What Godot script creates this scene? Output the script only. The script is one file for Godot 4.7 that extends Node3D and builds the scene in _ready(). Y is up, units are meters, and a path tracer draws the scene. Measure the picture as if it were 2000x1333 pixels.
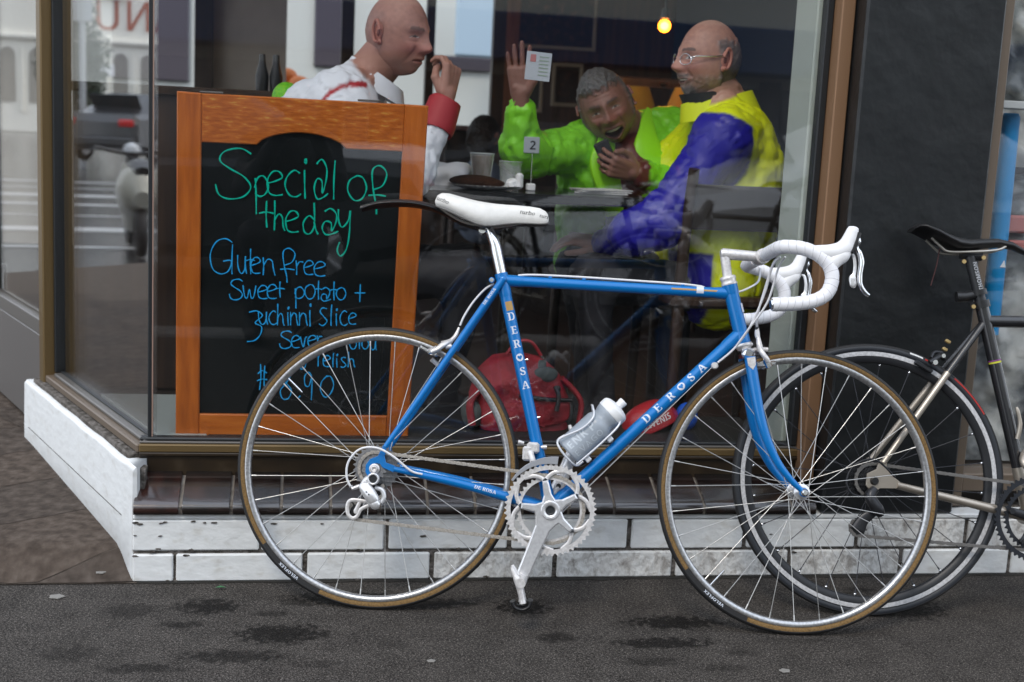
extends Node3D
# A shopfront on an overcast street corner: a blue road bicycle leans on the sill of a cafe window.
# World: x along the shopfront, y up, z towards the street (the plinth face is z = 0). Metres.

var names := {}
var mats := {}

# ---------------------------------------------------------------- mesh building
class MB:
	var v := PackedVector3Array()
	var n := PackedVector3Array()
	var uv := PackedVector2Array()
	var c := PackedColorArray()
	var ix := PackedInt32Array()
	var col := Color(1, 1, 1)
	var colored := false

	func vert(p: Vector3, nn: Vector3, t := Vector2.ZERO) -> int:
		v.push_back(p); n.push_back(nn); uv.push_back(t); c.push_back(col)
		return v.size() - 1

	func tri_i(a: int, b: int, d: int) -> void:
		var g := (v[d] - v[a]).cross(v[b] - v[a])
		if g.dot(n[a] + n[b] + n[d]) >= 0.0:
			ix.push_back(a); ix.push_back(b); ix.push_back(d)
		else:
			ix.push_back(a); ix.push_back(d); ix.push_back(b)

	func tri(a: Vector3, b: Vector3, d: Vector3, out_dir: Vector3) -> void:
		var g := (b - a).cross(d - a)
		if g.length_squared() < 1e-18:
			return
		g = g.normalized()
		if g.dot(out_dir) < 0.0:
			g = -g
		var i := vert(a, g, Vector2(a.x, a.y)); vert(b, g, Vector2(b.x, b.y)); vert(d, g, Vector2(d.x, d.y))
		tri_i(i, i + 1, i + 2)

	func quad(a: Vector3, b: Vector3, d: Vector3, e: Vector3, out_dir: Vector3) -> void:
		var g := (b - a).cross(e - a)
		if g.length_squared() < 1e-18:
			g = (d - b).cross(e - b)
		g = g.normalized()
		if g.dot(out_dir) < 0.0:
			g = -g
		var i := vert(a, g, Vector2(0, 0)); vert(b, g, Vector2(1, 0)); vert(d, g, Vector2(1, 1)); vert(e, g, Vector2(0, 1))
		tri_i(i, i + 1, i + 2); tri_i(i, i + 2, i + 3)

	# chamfered box about t.origin; s full size, b chamfer
	func box(t: Transform3D, s: Vector3, b := 0.0) -> void:
		var h := s * 0.5
		b = minf(b, minf(h.x, minf(h.y, h.z)) * 0.9)
		var ax := [Vector3.RIGHT, Vector3.UP, Vector3.BACK]
		var hh := [h.x, h.y, h.z]
		var ctr := t.origin
		for k in 3:
			var i := (k + 1) % 3
			var j := (k + 2) % 3
			for sg in [-1.0, 1.0]:
				var p: Vector3 = ax[k] * (hh[k] * sg)
				var e: Vector3 = ax[i] * (hh[i] - b)
				var f: Vector3 = ax[j] * (hh[j] - b)
				quad(t * (p - e - f), t * (p + e - f), t * (p + e + f), t * (p - e + f), t.basis * (ax[k] * sg))
		if b <= 0.0:
			return
		for k in 3:
			var i := (k + 1) % 3
			var j := (k + 2) % 3
			for si in [-1.0, 1.0]:
				for sj in [-1.0, 1.0]:
					var l: Vector3 = ax[k] * (hh[k] - b)
					var p1: Vector3 = ax[i] * (hh[i] * si) + ax[j] * ((hh[j] - b) * sj)
					var p2: Vector3 = ax[i] * ((hh[i] - b) * si) + ax[j] * (hh[j] * sj)
					quad(t * (p1 - l), t * (p1 + l), t * (p2 + l), t * (p2 - l), t.basis * (ax[i] * si + ax[j] * sj))
		for sx in [-1.0, 1.0]:
			for sy in [-1.0, 1.0]:
				for sz in [-1.0, 1.0]:
					var q := Vector3(h.x * sx, h.y * sy, h.z * sz)
					var d := Vector3(sx, sy, sz)
					tri(t * (q - Vector3(0, b * sy, b * sz)), t * (q - Vector3(b * sx, 0, b * sz)), t * (q - Vector3(b * sx, b * sy, 0)), t.basis * d)

	func bx(p: Vector3, s: Vector3, b := 0.0) -> void:
		box(Transform3D(Basis(), p), s, b)

	# smooth surface through rings of points; out points away from the ring centres
	func rings(rs: Array, closed := true, caps := true, join := false) -> void:
		var m: int = rs[0].size()
		var k := rs.size()
		var base := v.size()
		var total := 0.0
		var nor := PackedVector3Array()
		for i in k:
			var a: PackedVector3Array = rs[(i - 1 + k) % k] if (i > 0 or join) else rs[i]
			var b: PackedVector3Array = rs[(i + 1) % k] if (i < k - 1 or join) else rs[i]
			var r: PackedVector3Array = rs[i]
			var ctr := Vector3.ZERO
			for p in r:
				ctr += p
			ctr /= m
			for j in m:
				var jl := (j - 1 + m) % m if closed else maxi(j - 1, 0)
				var jr := (j + 1) % m if closed else mini(j + 1, m - 1)
				var du: Vector3 = r[jr] - r[jl]
				var dv: Vector3 = b[j] - a[j]
				var g := du.cross(dv)
				if g.length_squared() < 1e-20:
					g = r[j] - ctr
				g = g.normalized()
				total += g.dot(r[j] - ctr)
				nor.push_back(g)
		var sg := 1.0 if total >= 0.0 else -1.0
		for i in k:
			for j in m:
				vert(rs[i][j], nor[i * m + j] * sg, Vector2(float(j) / m, float(i) / maxi(k - 1, 1)))
		for i in (k if join else k - 1):
			var i2 := (i + 1) % k
			for j in (m if closed else m - 1):
				var j2 := (j + 1) % m
				var p0 := base + i * m + j
				var p1 := base + i * m + j2
				var p2 := base + i2 * m + j2
				var p3 := base + i2 * m + j
				tri_i(p0, p1, p2); tri_i(p0, p2, p3)
		if caps and closed and not join:
			cap(rs[0], rs[1]); cap(rs[k - 1], rs[k - 2])

	func cap(r: PackedVector3Array, inner: PackedVector3Array) -> void:
		var a := Vector3.ZERO
		var b := Vector3.ZERO
		for p in r: a += p
		for p in inner: b += p
		a /= r.size(); b /= inner.size()
		var d := a - b
		var nn := Vector3.ZERO
		for j in r.size():
			nn += (r[j] - a).cross(r[(j + 1) % r.size()] - a)
		if nn.length_squared() < 1e-20:
			return
		nn = nn.normalized()
		if nn.dot(d) < 0.0: nn = -nn
		var i0 := vert(a, nn)
		for p in r: vert(p, nn)
		for j in r.size():
			tri_i(i0, i0 + 1 + j, i0 + 1 + (j + 1) % r.size())

	# round tube along a path; r a number or one per point; fl flattens along `flat_dir`
	func tube(path: Array, r, sides := 10, caps := true, fl := 1.0, flat_dir := Vector3.ZERO) -> void:
		var rs := []
		var k := path.size()
		var up := Vector3.ZERO
		for i in k:
			var t: Vector3 = path[mini(i + 1, k - 1)] - path[maxi(i - 1, 0)]
			t = t.normalized()
			if i == 0:
				up = flat_dir if flat_dir != Vector3.ZERO else (Vector3.UP if absf(t.y) < 0.9 else Vector3.RIGHT)
			if flat_dir != Vector3.ZERO: up = flat_dir
			up = (up - t * up.dot(t)).normalized()
			var sd := t.cross(up)
			var rad: float = r[i] if r is Array else r
			var ring := PackedVector3Array()
			for j in sides:
				var an := TAU * j / sides
				ring.push_back(path[i] + (up * cos(an) * fl + sd * sin(an)) * rad)
			rs.push_back(ring)
		rings(rs, true, caps)

	# profile of (r, h) points turned about the axis of t (its z); arc in radians
	func lathe(t: Transform3D, prof: Array, segs := 24, closed_prof := false) -> void:
		var rs := []
		for p in prof:
			var ring := PackedVector3Array()
			for j in segs:
				var an := TAU * j / segs
				ring.push_back(t * Vector3(cos(an) * p.x, sin(an) * p.x, p.y))
			rs.push_back(ring)
		if closed_prof:
			# a ring-shaped solid: normals away from the profile's own centre
			var pc := Vector2.ZERO
			for p in prof: pc += p
			pc /= prof.size()
			var turned := []
			for j in segs:
				var an := TAU * j / segs
				var ring := PackedVector3Array()
				for p in prof: ring.push_back(t * Vector3(cos(an) * p.x, sin(an) * p.x, p.y))
				turned.push_back(ring)
			rings(turned, true, false, true)
			return
		rings(rs, true, true)

	# flat polygon (in t's xy plane) pushed along z from z0 to z1, front edge chamfered by b
	func prism(t: Transform3D, poly: PackedVector2Array, z0: float, z1: float, b := 0.0) -> void:
		var k := poly.size()
		var area := 0.0
		for i in k:
			area += poly[i].cross(poly[(i + 1) % k])
		var sg := 1.0 if area > 0.0 else -1.0
		var inner := PackedVector2Array()
		for i in k:
			var e0 := (poly[i] - poly[(i - 1 + k) % k]).normalized()
			var e1 := (poly[(i + 1) % k] - poly[i]).normalized()
			var n0 := Vector2(-e0.y, e0.x) * sg
			var n1 := Vector2(-e1.y, e1.x) * sg
			var mm := (n0 + n1)
			mm = mm.normalized() / maxf(0.5, mm.normalized().dot(n0)) if mm.length() > 0.01 else n0
			inner.push_back(poly[i] + mm * b)
		var tr := Geometry2D.triangulate_polygon(poly)
		for i in range(0, tr.size(), 3):
			tri(t * _z(inner[tr[i]], z1), t * _z(inner[tr[i + 1]], z1), t * _z(inner[tr[i + 2]], z1), t.basis.z)
			tri(t * _z(inner[tr[i]], z0), t * _z(inner[tr[i + 1]], z0), t * _z(inner[tr[i + 2]], z0), -t.basis.z)
		for i in k:
			var i2 := (i + 1) % k
			var e := poly[i2] - poly[i]
			var od := t.basis * Vector3(e.y * sg, -e.x * sg, 0)
			if b > 0.0:
				quad(t * _z(poly[i], z0 + b), t * _z(poly[i2], z0 + b), t * _z(poly[i2], z1 - b), t * _z(poly[i], z1 - b), od)
				quad(t * _z(poly[i], z1 - b), t * _z(poly[i2], z1 - b), t * _z(inner[i2], z1), t * _z(inner[i], z1), od.normalized() + t.basis.z)
				quad(t * _z(poly[i], z0 + b), t * _z(poly[i2], z0 + b), t * _z(inner[i2], z0), t * _z(inner[i], z0), od.normalized() - t.basis.z)
			else:
				quad(t * _z(poly[i], z0), t * _z(poly[i2], z0), t * _z(poly[i2], z1), t * _z(poly[i], z1), od)

	func _z(p: Vector2, z: float) -> Vector3:
		return Vector3(p.x, p.y, z)

	func ball(p: Vector3, r: Vector3, seg := 16, rows := 10, bas := Basis()) -> void:
		var rs := []
		for i in rows + 1:
			var a := PI * (i / float(rows)) - PI / 2
			a = clampf(a, -PI / 2 + 0.02, PI / 2 - 0.02)
			var ring := PackedVector3Array()
			for j in seg:
				var an := TAU * j / seg
				ring.push_back(p + bas * Vector3(cos(an) * cos(a) * r.x, sin(a) * r.y, sin(an) * cos(a) * r.z))
			rs.push_back(ring)
		rings(rs, true, true)

	func add(o: MB, t: Transform3D) -> void:
		var b := v.size()
		var nb := t.basis.inverse().transposed()
		for i in o.v.size():
			v.push_back(t * o.v[i]); n.push_back((nb * o.n[i]).normalized()); uv.push_back(o.uv[i]); c.push_back(o.c[i])
		for i in o.ix: ix.push_back(b + i)
		colored = colored or o.colored

	func mesh() -> ArrayMesh:
		var a := []
		a.resize(Mesh.ARRAY_MAX)
		a[Mesh.ARRAY_VERTEX] = v; a[Mesh.ARRAY_NORMAL] = n; a[Mesh.ARRAY_TEX_UV] = uv; a[Mesh.ARRAY_INDEX] = ix
		if colored: a[Mesh.ARRAY_COLOR] = c
		var m := ArrayMesh.new()
		m.add_surface_from_arrays(Mesh.PRIMITIVE_TRIANGLES, a)
		return m

# ---------------------------------------------------------------- scene helpers
func numbered(s: String) -> String:
	if not names.has(s):
		names[s] = 0
		return s
	names[s] += 1
	return "%s_%03d" % [s, names[s]]

func thing(called: String, label: String, category: String, t := Transform3D(), group := "") -> Node3D:
	var o := Node3D.new()
	o.name = numbered(called)
	add_child(o)
	o.transform = t
	tag(o, label, category, group)
	return o

func tag(o: Node3D, label: String, category: String, group := "") -> void:
	o.set_meta("label", label)
	o.set_meta("category", category)
	if group: o.set_meta("group", group)

func part(called: String, m, mat: Material, parent: Node3D, t := Transform3D()) -> MeshInstance3D:
	var o := MeshInstance3D.new()
	o.name = called
	o.mesh = m.mesh() if m is MB else m
	o.material_override = mat
	o.transform = t
	parent.add_child(o, true)
	return o

func solo(called: String, label: String, category: String, m, mat: Material, t := Transform3D(), group := "") -> MeshInstance3D:
	var o := part(numbered(called), m, mat, self, t)
	tag(o, label, category, group)
	return o

func struct(called: String, m, mat: Material, t := Transform3D()) -> MeshInstance3D:
	var o := part(numbered(called), m, mat, self, t)
	o.set_meta("kind", "structure")
	return o

# base colours are linear, real-world values
func M(key: String, r: float, g: float, b: float, rough := 0.6, metal := 0.0) -> StandardMaterial3D:
	if mats.has(key): return mats[key]
	var m := StandardMaterial3D.new()
	m.resource_name = key
	m.albedo_color = Color(r, g, b).linear_to_srgb()
	m.roughness = rough
	m.metallic = metal
	mats[key] = m
	return m

func noise_tex(freq: float, ramp: Array, seed_ := 1, size := 512, oct := 5, type := FastNoiseLite.TYPE_SIMPLEX_SMOOTH, warp := 0.0) -> NoiseTexture2D:
	var nz := FastNoiseLite.new()
	nz.seed = seed_; nz.frequency = freq; nz.fractal_octaves = oct; nz.noise_type = type
	if warp > 0.0:
		nz.domain_warp_enabled = true; nz.domain_warp_amplitude = warp; nz.domain_warp_frequency = freq
	var t := NoiseTexture2D.new()
	t.width = size; t.height = size; t.seamless = true; t.noise = nz
	if ramp.size():
		var gr := Gradient.new()
		gr.offsets = PackedFloat32Array([0.0, 1.0]) if ramp.size() == 2 else PackedFloat32Array(ramp.map(func(e): return e[0]))
		gr.colors = PackedColorArray(ramp.map(func(e): return (e[1] as Color).linear_to_srgb()))
		t.color_ramp = gr
	return t

# a material whose colour runs over a noise ramp, laid on in world metres
func NM(key: String, freq: float, ramp: Array, rough: float, bump := 0.0, scale := 1.0, bump_freq := 0.05, opts := {}) -> StandardMaterial3D:
	if mats.has(key): return mats[key]
	var m := M(key, 1, 1, 1, rough)
	if rough >= 0.65: m.metallic_specular = 0.22
	m.albedo_texture = noise_tex(freq, ramp, hash(key) % 1000, 512, 5, opts.get("type", FastNoiseLite.TYPE_SIMPLEX_SMOOTH), opts.get("warp", 0.0))
	m.uv1_triplanar = true
	m.uv1_world_triplanar = opts.get("world", true)
	m.uv1_scale = opts.get("stretch", Vector3.ONE) * scale
	if bump > 0.0:
		m.heightmap_enabled = true
		m.heightmap_scale = bump
		m.heightmap_texture = noise_tex(bump_freq, [], hash(key + "b") % 1000, 512, 5)
	return m

func axis_t(o: Vector3, z: Vector3) -> Transform3D:
	z = z.normalized()
	var x := Vector3.UP.cross(z)
	if x.length() < 0.01: x = Vector3.RIGHT
	x = x.normalized()
	return Transform3D(Basis(x, z.cross(x), z), o)

func smooth_path(pts: Array, per := 6) -> Array:
	var out := []
	for i in pts.size() - 1:
		var p0: Vector3 = pts[maxi(i - 1, 0)]
		var p1: Vector3 = pts[i]
		var p2: Vector3 = pts[i + 1]
		var p3: Vector3 = pts[mini(i + 2, pts.size() - 1)]
		for k in per:
			out.push_back(p1.cubic_interpolate(p2, p0, p3, k / float(per)))
	out.push_back(pts[-1])
	return out

func smooth_vals(vals: Array, per := 6) -> Array:
	var out := []
	for i in vals.size() - 1:
		for k in per:
			out.push_back(lerpf(vals[i], vals[i + 1], smoothstep(0.0, 1.0, k / float(per))))
	out.push_back(vals[-1])
	return out

func cyl(a: Vector3, b: Vector3, r: float, sides := 12, ch := 0.0) -> MB:
	var m := MB.new()
	if ch > 0.0:
		var d := (b - a).normalized() * ch
		m.tube([a, a + d, b - d, b], [r - ch, r, r, r - ch], sides)
	else:
		m.tube([a, b], r, sides)
	return m

# flat lettering, made finer so that it can be bent; returned as an MB in the xy plane, height h, centred
func letters(text: String, h: float, font_name := "Droid Serif", bold := true, spacing := 0.0) -> MB:
	var tm := TextMesh.new()
	var f := SystemFont.new()
	f.font_names = PackedStringArray([font_name])
	f.font_weight = 700 if bold else 400
	var fv := FontVariation.new()
	fv.base_font = f
	if spacing != 0.0: fv.spacing_glyph = int(spacing)
	tm.font = fv
	tm.text = text
	tm.font_size = 64
	tm.pixel_size = 0.01
	tm.depth = 0.0
	tm.curve_step = 4.0
	var a := tm.get_mesh_arrays()
	var vs: PackedVector3Array = a[Mesh.ARRAY_VERTEX]
	var ids = a[Mesh.ARRAY_INDEX]
	var o := MB.new()
	if vs.size() == 0: return o
	var lo := vs[0]
	var hi := vs[0]
	for p in vs:
		lo = lo.min(p); hi = hi.max(p)
	var s := h / 0.46
	var mid := (lo + hi) * 0.5
	var list: PackedInt32Array = ids if ids != null else PackedInt32Array(range(vs.size()))
	for i in range(0, list.size(), 3):
		_fine(o, (vs[list[i]] - mid) * s, (vs[list[i + 1]] - mid) * s, (vs[list[i + 2]] - mid) * s, h * 0.3, 0)
	return o

func _fine(o: MB, a: Vector3, b: Vector3, d: Vector3, most: float, depth: int) -> void:
	var la := a.distance_to(b)
	var lb := b.distance_to(d)
	var lc := d.distance_to(a)
	var l := maxf(la, maxf(lb, lc))
	if l < most or depth > 6:
		var g := (b - a).cross(d - a)
		if g.length_squared() < 1e-20: return
		o.tri(Vector3(a.x, a.y, 0), Vector3(b.x, b.y, 0), Vector3(d.x, d.y, 0), Vector3.BACK)
	elif l == la:
		var m := (a + b) * 0.5
		_fine(o, a, m, d, most, depth + 1); _fine(o, m, b, d, most, depth + 1)
	elif l == lb:
		var m := (b + d) * 0.5
		_fine(o, b, m, a, most, depth + 1); _fine(o, m, d, a, most, depth + 1)
	else:
		var m := (a + d) * 0.5
		_fine(o, a, m, b, most, depth + 1); _fine(o, m, d, b, most, depth + 1)

# bends lettering round a tube: text x runs along `along`, its middle faces `face`
func on_tube(txt: MB, mid: Vector3, along: Vector3, face: Vector3, r: float, squeeze := 1.0) -> MB:
	along = along.normalized()
	face = (face - along * face.dot(along)).normalized()
	var up := face.cross(along)
	var o := MB.new()
	for i in range(0, txt.ix.size(), 3):
		var q := []
		var nn := []
		for k in 3:
			var p := txt.v[txt.ix[i + k]]
			var an := p.y / r
			var dir := face * cos(an) + up * sin(an)
			q.push_back(mid + along * p.x * squeeze + dir * r); nn.push_back(dir)
		var b := o.vert(q[0], nn[0]); o.vert(q[1], nn[1]); o.vert(q[2], nn[2])
		o.tri_i(b, b + 1, b + 2)
	return o
# ---------------------------------------------------------------- setting
const SX := Vector3(0.401, 0, 0.916)     # along the splayed side of the shop, towards the street
const SN := Vector3(-0.916, 0, 0.401)    # out of that side
const SP := Vector3(-0.384, 0, -0.10)    # where the two window rails meet

func side_t() -> Transform3D:
	return Transform3D(Basis(SX.normalized(), Vector3.UP, SN.normalized()), SP)

func view_and_light() -> void:
	var cam := Camera3D.new()
	cam.name = "camera"
	add_child(cam)
	cam.transform = Transform3D(Basis(Vector3(0.985842, 0.048896, 0.16039), Vector3(-0.021644, 0.985644, -0.167446), Vector3(-0.166275, 0.161604, 0.972747)).orthonormalized(), Vector3(0, 1.13, 3.08))
	cam.near = 0.05; cam.far = 400.0
	var ca := CameraAttributesPhysical.new()
	ca.frustum_focal_length = 45.0
	ca.exposure_aperture = 4.5
	ca.frustum_focus_distance = 2.85
	ca.frustum_near = 0.05; ca.frustum_far = 400.0
	cam.attributes = ca
	cam.fov = 29.86
	cam.current = true
	var env := Environment.new()
	env.background_mode = Environment.BG_SKY
	var sky := Sky.new()
	var sm := ProceduralSkyMaterial.new()
	sm.sky_top_color = Color(0.80, 0.84, 0.90)
	sm.sky_horizon_color = Color(0.88, 0.90, 0.92)
	sm.sky_curve = 0.2
	sm.ground_bottom_color = Color(0.25, 0.25, 0.25)
	sm.ground_horizon_color = Color(0.55, 0.56, 0.57)
	sm.sky_energy_multiplier = SKY
	sm.sun_angle_max = 1.0
	sky.sky_material = sm
	env.sky = sky
	env.tonemap_mode = Environment.TONE_MAPPER_LINEAR
	env.tonemap_exposure = 1.45
	env.sdfgi_enabled = true; env.ssao_enabled = true; env.ssil_enabled = true
	var we := WorldEnvironment.new()
	we.name = "world_environment"
	we.environment = env
	add_child(we)
	var sun := DirectionalLight3D.new()
	sun.name = "sun"
	sun.light_energy = 0.35
	sun.light_color = Color(1.0, 0.97, 0.93)
	sun.light_angular_distance = 16.0
	sun.shadow_enabled = true
	add_child(sun)
	sun.look_at_from_position(Vector3(-3, 7, 5), Vector3.ZERO)

const SKY := 1.25

# ---- paint and surface materials
func surfaces() -> void:
	NM("white_paint", 0.02, [[0.0, Color(0.52, 0.51, 0.49)], [0.2, Color(0.66, 0.665, 0.65)], [0.34, Color(0.72, 0.735, 0.735)], [1.0, Color(0.77, 0.79, 0.795)]], 0.55, 0.14, 1.6, 0.03, {"stretch": Vector3(0.8, 1.2, 0.8)})
	NM("dirty_white_paint", 0.03, [[0.0, Color(0.24, 0.22, 0.20)], [0.22, Color(0.42, 0.405, 0.385)], [0.36, Color(0.58, 0.57, 0.55)], [0.55, Color(0.67, 0.67, 0.655)], [1.0, Color(0.73, 0.74, 0.735)]], 0.6, 0.4, 1.5, 0.05, {"warp": 45.0, "stretch": Vector3(1.3, 0.8, 1)})
	NM("mortar", 0.03, [[0.0, Color(0.04, 0.035, 0.03)], [0.5, Color(0.11, 0.10, 0.09)], [1.0, Color(0.24, 0.22, 0.21)]], 0.9, 0.6, 2.0, 0.08)
	NM("pale_mortar", 0.03, [[0.0, Color(0.10, 0.085, 0.075)], [0.5, Color(0.19, 0.17, 0.15)], [1.0, Color(0.30, 0.28, 0.26)]], 0.9, 0.6, 2.0, 0.08)
	for k in 3:
		var g := NM("brown_glaze" + "abc"[k], 0.012, [[0.0, Color(0.003, 0.0018, 0.0015)], [0.5, [Color(0.008, 0.0035, 0.0028), Color(0.012, 0.0055, 0.004), Color(0.026, 0.0065, 0.004)][k]], [1.0, Color(0.028, 0.013, 0.009)]], 0.22, 0.05, 2.0, 0.02)
		g.metallic_specular = 0.7
		g.clearcoat_enabled = true; g.clearcoat = 0.8; g.clearcoat_roughness = 0.10
	M("bronze", 0.15, 0.10, 0.042, 0.4, 0.35)
	M("dull_bronze", 0.24, 0.135, 0.072, 0.5, 0.2)
	M("grey_bronze", 0.15, 0.115, 0.085, 0.5, 0.2)
	NM("dark_bronze", 0.01, [[0.0, Color(0.012, 0.007, 0.003)], [0.6, Color(0.026, 0.016, 0.007)], [1.0, Color(0.06, 0.045, 0.03)]], 0.4, 0.0, 1.5)
	M("gasket", 0.010, 0.012, 0.014, 0.5)
	M("dull_alloy", 0.16, 0.15, 0.14, 0.45, 0.5)
	NM("pavers_a", 0.02, [[0.0, Color(0.036, 0.027, 0.021)], [0.5, Color(0.072, 0.055, 0.044)], [1.0, Color(0.12, 0.097, 0.080)]], 0.7, 0.12, 2.2, 0.05, {"warp": 8.0})
	NM("pavers_b", 0.02, [[0.0, Color(0.032, 0.025, 0.020)], [0.5, Color(0.064, 0.050, 0.041)], [1.0, Color(0.108, 0.089, 0.075)]], 0.7, 0.12, 2.0, 0.05, {"warp": 8.0})
	NM("paver_joint", 0.05, [[0.0, Color(0.09, 0.074, 0.062)], [1.0, Color(0.15, 0.125, 0.105)]], 0.9)
	NM("black_render", 0.008, [[0.0, Color(0.006, 0.007, 0.008)], [0.6, Color(0.008, 0.0095, 0.0105)], [1.0, Color(0.012, 0.014, 0.0155)]], 0.42, 0.3, 1.0, 0.012)
	NM("road_asphalt", 0.05, [[0.0, Color(0.018, 0.018, 0.02)], [0.5, Color(0.034, 0.034, 0.036)], [1.0, Color(0.06, 0.06, 0.06)]], 0.14, 0.2, 0.5, 0.2)
	NM("old_asphalt", 0.05, [[0.0, Color(0.018, 0.017, 0.016)], [0.5, Color(0.036, 0.033, 0.030)], [1.0, Color(0.06, 0.056, 0.052)]], 0.75, 0.3, 1.0, 0.2)
	NM("beige_wall", 0.004, [[0.0, Color(0.52, 0.47, 0.41)], [1.0, Color(0.64, 0.59, 0.52)]], 0.8)
	NM("dark_wood", 0.01, [[0.0, Color(0.016, 0.008, 0.005)], [0.5, Color(0.035, 0.018, 0.010)], [1.0, Color(0.06, 0.032, 0.018)]], 0.45, 0.0, 1.0, 0.05, {"stretch": Vector3(3, 0.25, 3)})
	NM("red_wood", 0.01, [[0.0, Color(0.20, 0.06, 0.02)], [1.0, Color(0.36, 0.12, 0.04)]], 0.5, 0.0, 1.0, 0.05, {"stretch": Vector3(3, 0.25, 3)})
	NM("orange_wood", 0.012, [[0.0, Color(0.31, 0.074, 0.007)], [0.5, Color(0.45, 0.112, 0.010)], [1.0, Color(0.54, 0.155, 0.018)]], 0.35, 0.03, 1.2, 0.05, {"stretch": Vector3(4, 0.5, 4), "warp": 10.0})
	NM("orange_wood_across", 0.012, [[0.0, Color(0.32, 0.076, 0.007)], [0.5, Color(0.46, 0.116, 0.010)], [1.0, Color(0.55, 0.16, 0.019)]], 0.35, 0.03, 1.2, 0.05, {"stretch": Vector3(0.5, 4, 4), "warp": 10.0})
	M("cream_wall", 0.62, 0.60, 0.52, 0.8)
	M("pale_green_paint", 0.42, 0.47, 0.42, 0.6)
	M("dark_room", 0.02, 0.017, 0.015, 0.8)
	M("ceiling_paint", 0.5, 0.48, 0.44, 0.85)
	M("chrome", 0.82, 0.83, 0.85, 0.12, 1.0)
	M("black_rubber", 0.012, 0.012, 0.013, 0.6)
	M("white_plastic", 0.78, 0.79, 0.80, 0.35)
	M("black_plastic", 0.012, 0.012, 0.013, 0.35)
	var g := M("window_glass", 0.02, 0.025, 0.025, 0.0)
	g.transparency = BaseMaterial3D.TRANSPARENCY_ALPHA
	g.albedo_color.a = 0.03

# the stained, gritty asphalt of the footpath: one picture in metres
func asphalt_material(x0: float, z0: float, sx: float, sz: float, stains: Array) -> StandardMaterial3D:
	var w := 2000
	var h := int(w * sz / sx)
	var a := _bytes(0.35, 3, w, h, 2)
	var b := _bytes(0.012, 5, w, h, 4)
	var d := _bytes(0.05, 9, w, h, 4)
	var e := _bytes(0.15, 17, w, h, 2)
	var rng := RandomNumberGenerator.new()
	rng.seed = 21
	var im := PackedByteArray()
	im.resize(w * h * 3)
	var hm := PackedByteArray()
	hm.resize(w * h)
	var st := PackedFloat32Array()
	st.resize(w * h)
	for s in stains:
		var cx: float = (s[0] - x0) / sx * w
		var cz: float = (s[1] - z0) / sz * h
		var rx: float = s[2] / sx * w
		var rz: float = s[3] / sz * h
		for y in range(maxi(0, int(cz - rz * 1.6)), mini(h, int(cz + rz * 1.6))):
			for x in range(maxi(0, int(cx - rx * 1.6)), mini(w, int(cx + rx * 1.6))):
				var q := pow((x - cx) / rx, 2) + pow((y - cz) / rz, 2)
				var i := y * w + x
				var edge := 1.0 + (d[i] - 128) / 128.0 * 1.25 + (e[i] - 128) / 128.0 * 1.1
				st[i] = maxf(st[i], smoothstep(1.0, 0.45, q / maxf(edge, 0.12)) * s[4])
	for i in w * h:
		var grain := (a[i] - 128) / 128.0
		var gr2 := (e[i] - 128) / 128.0
		var large := (b[i] - 128) / 128.0
		var dot := rng.randf()
		var v := 0.039 * (1.0 + grain * 0.6 + gr2 * 0.6 + large * 0.22 + (dot - 0.5) * 0.7)
		if grain > 0.30 and dot > 0.3: v *= 2.5
		if dot > 0.9965: v *= 3.0
		v *= 1.0 - 0.84 * st[i]
		v = clampf(v, 0.004, 1.0)
		var cr := Color(v * 1.10, v * 0.985, v * 0.89).linear_to_srgb()
		im[i * 3] = int(cr.r * 255); im[i * 3 + 1] = int(cr.g * 255); im[i * 3 + 2] = int(cr.b * 255)
		hm[i] = clampi(int(128 + grain * 80 + gr2 * 40), 0, 255)
	var m := M("footpath_asphalt", 1, 1, 1, 0.8)
	m.metallic_specular = 0.24
	m.albedo_texture = ImageTexture.create_from_image(Image.create_from_data(w, h, false, Image.FORMAT_RGB8, im))
	m.heightmap_enabled = true
	m.heightmap_scale = 0.25
	m.heightmap_texture = ImageTexture.create_from_image(Image.create_from_data(w, h, false, Image.FORMAT_L8, hm))
	return m

func _bytes(freq: float, sd: int, w: int, h: int, oct: int) -> PackedByteArray:
	var nz := FastNoiseLite.new()
	nz.seed = sd; nz.frequency = freq; nz.fractal_octaves = oct
	var im := nz.get_image(w, h, false, false, true)
	im.convert(Image.FORMAT_L8)
	return im.get_data()

func sheet(x0: float, z0: float, x1: float, z1: float, y: float) -> MB:
	var m := MB.new()
	m.quad(Vector3(x0, y, z0), Vector3(x1, y, z0), Vector3(x1, y, z1), Vector3(x0, y, z1), Vector3.UP)
	return m

func entry_y(x: float, z: float) -> float:
	var t := maxf(0.0, -z + 0.0)
	return 0.058 * smoothstep(-0.02, 0.13, t) + 0.042 * clampf((t - 0.1) / 0.9, 0.0, 1.0) + 0.002

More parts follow.
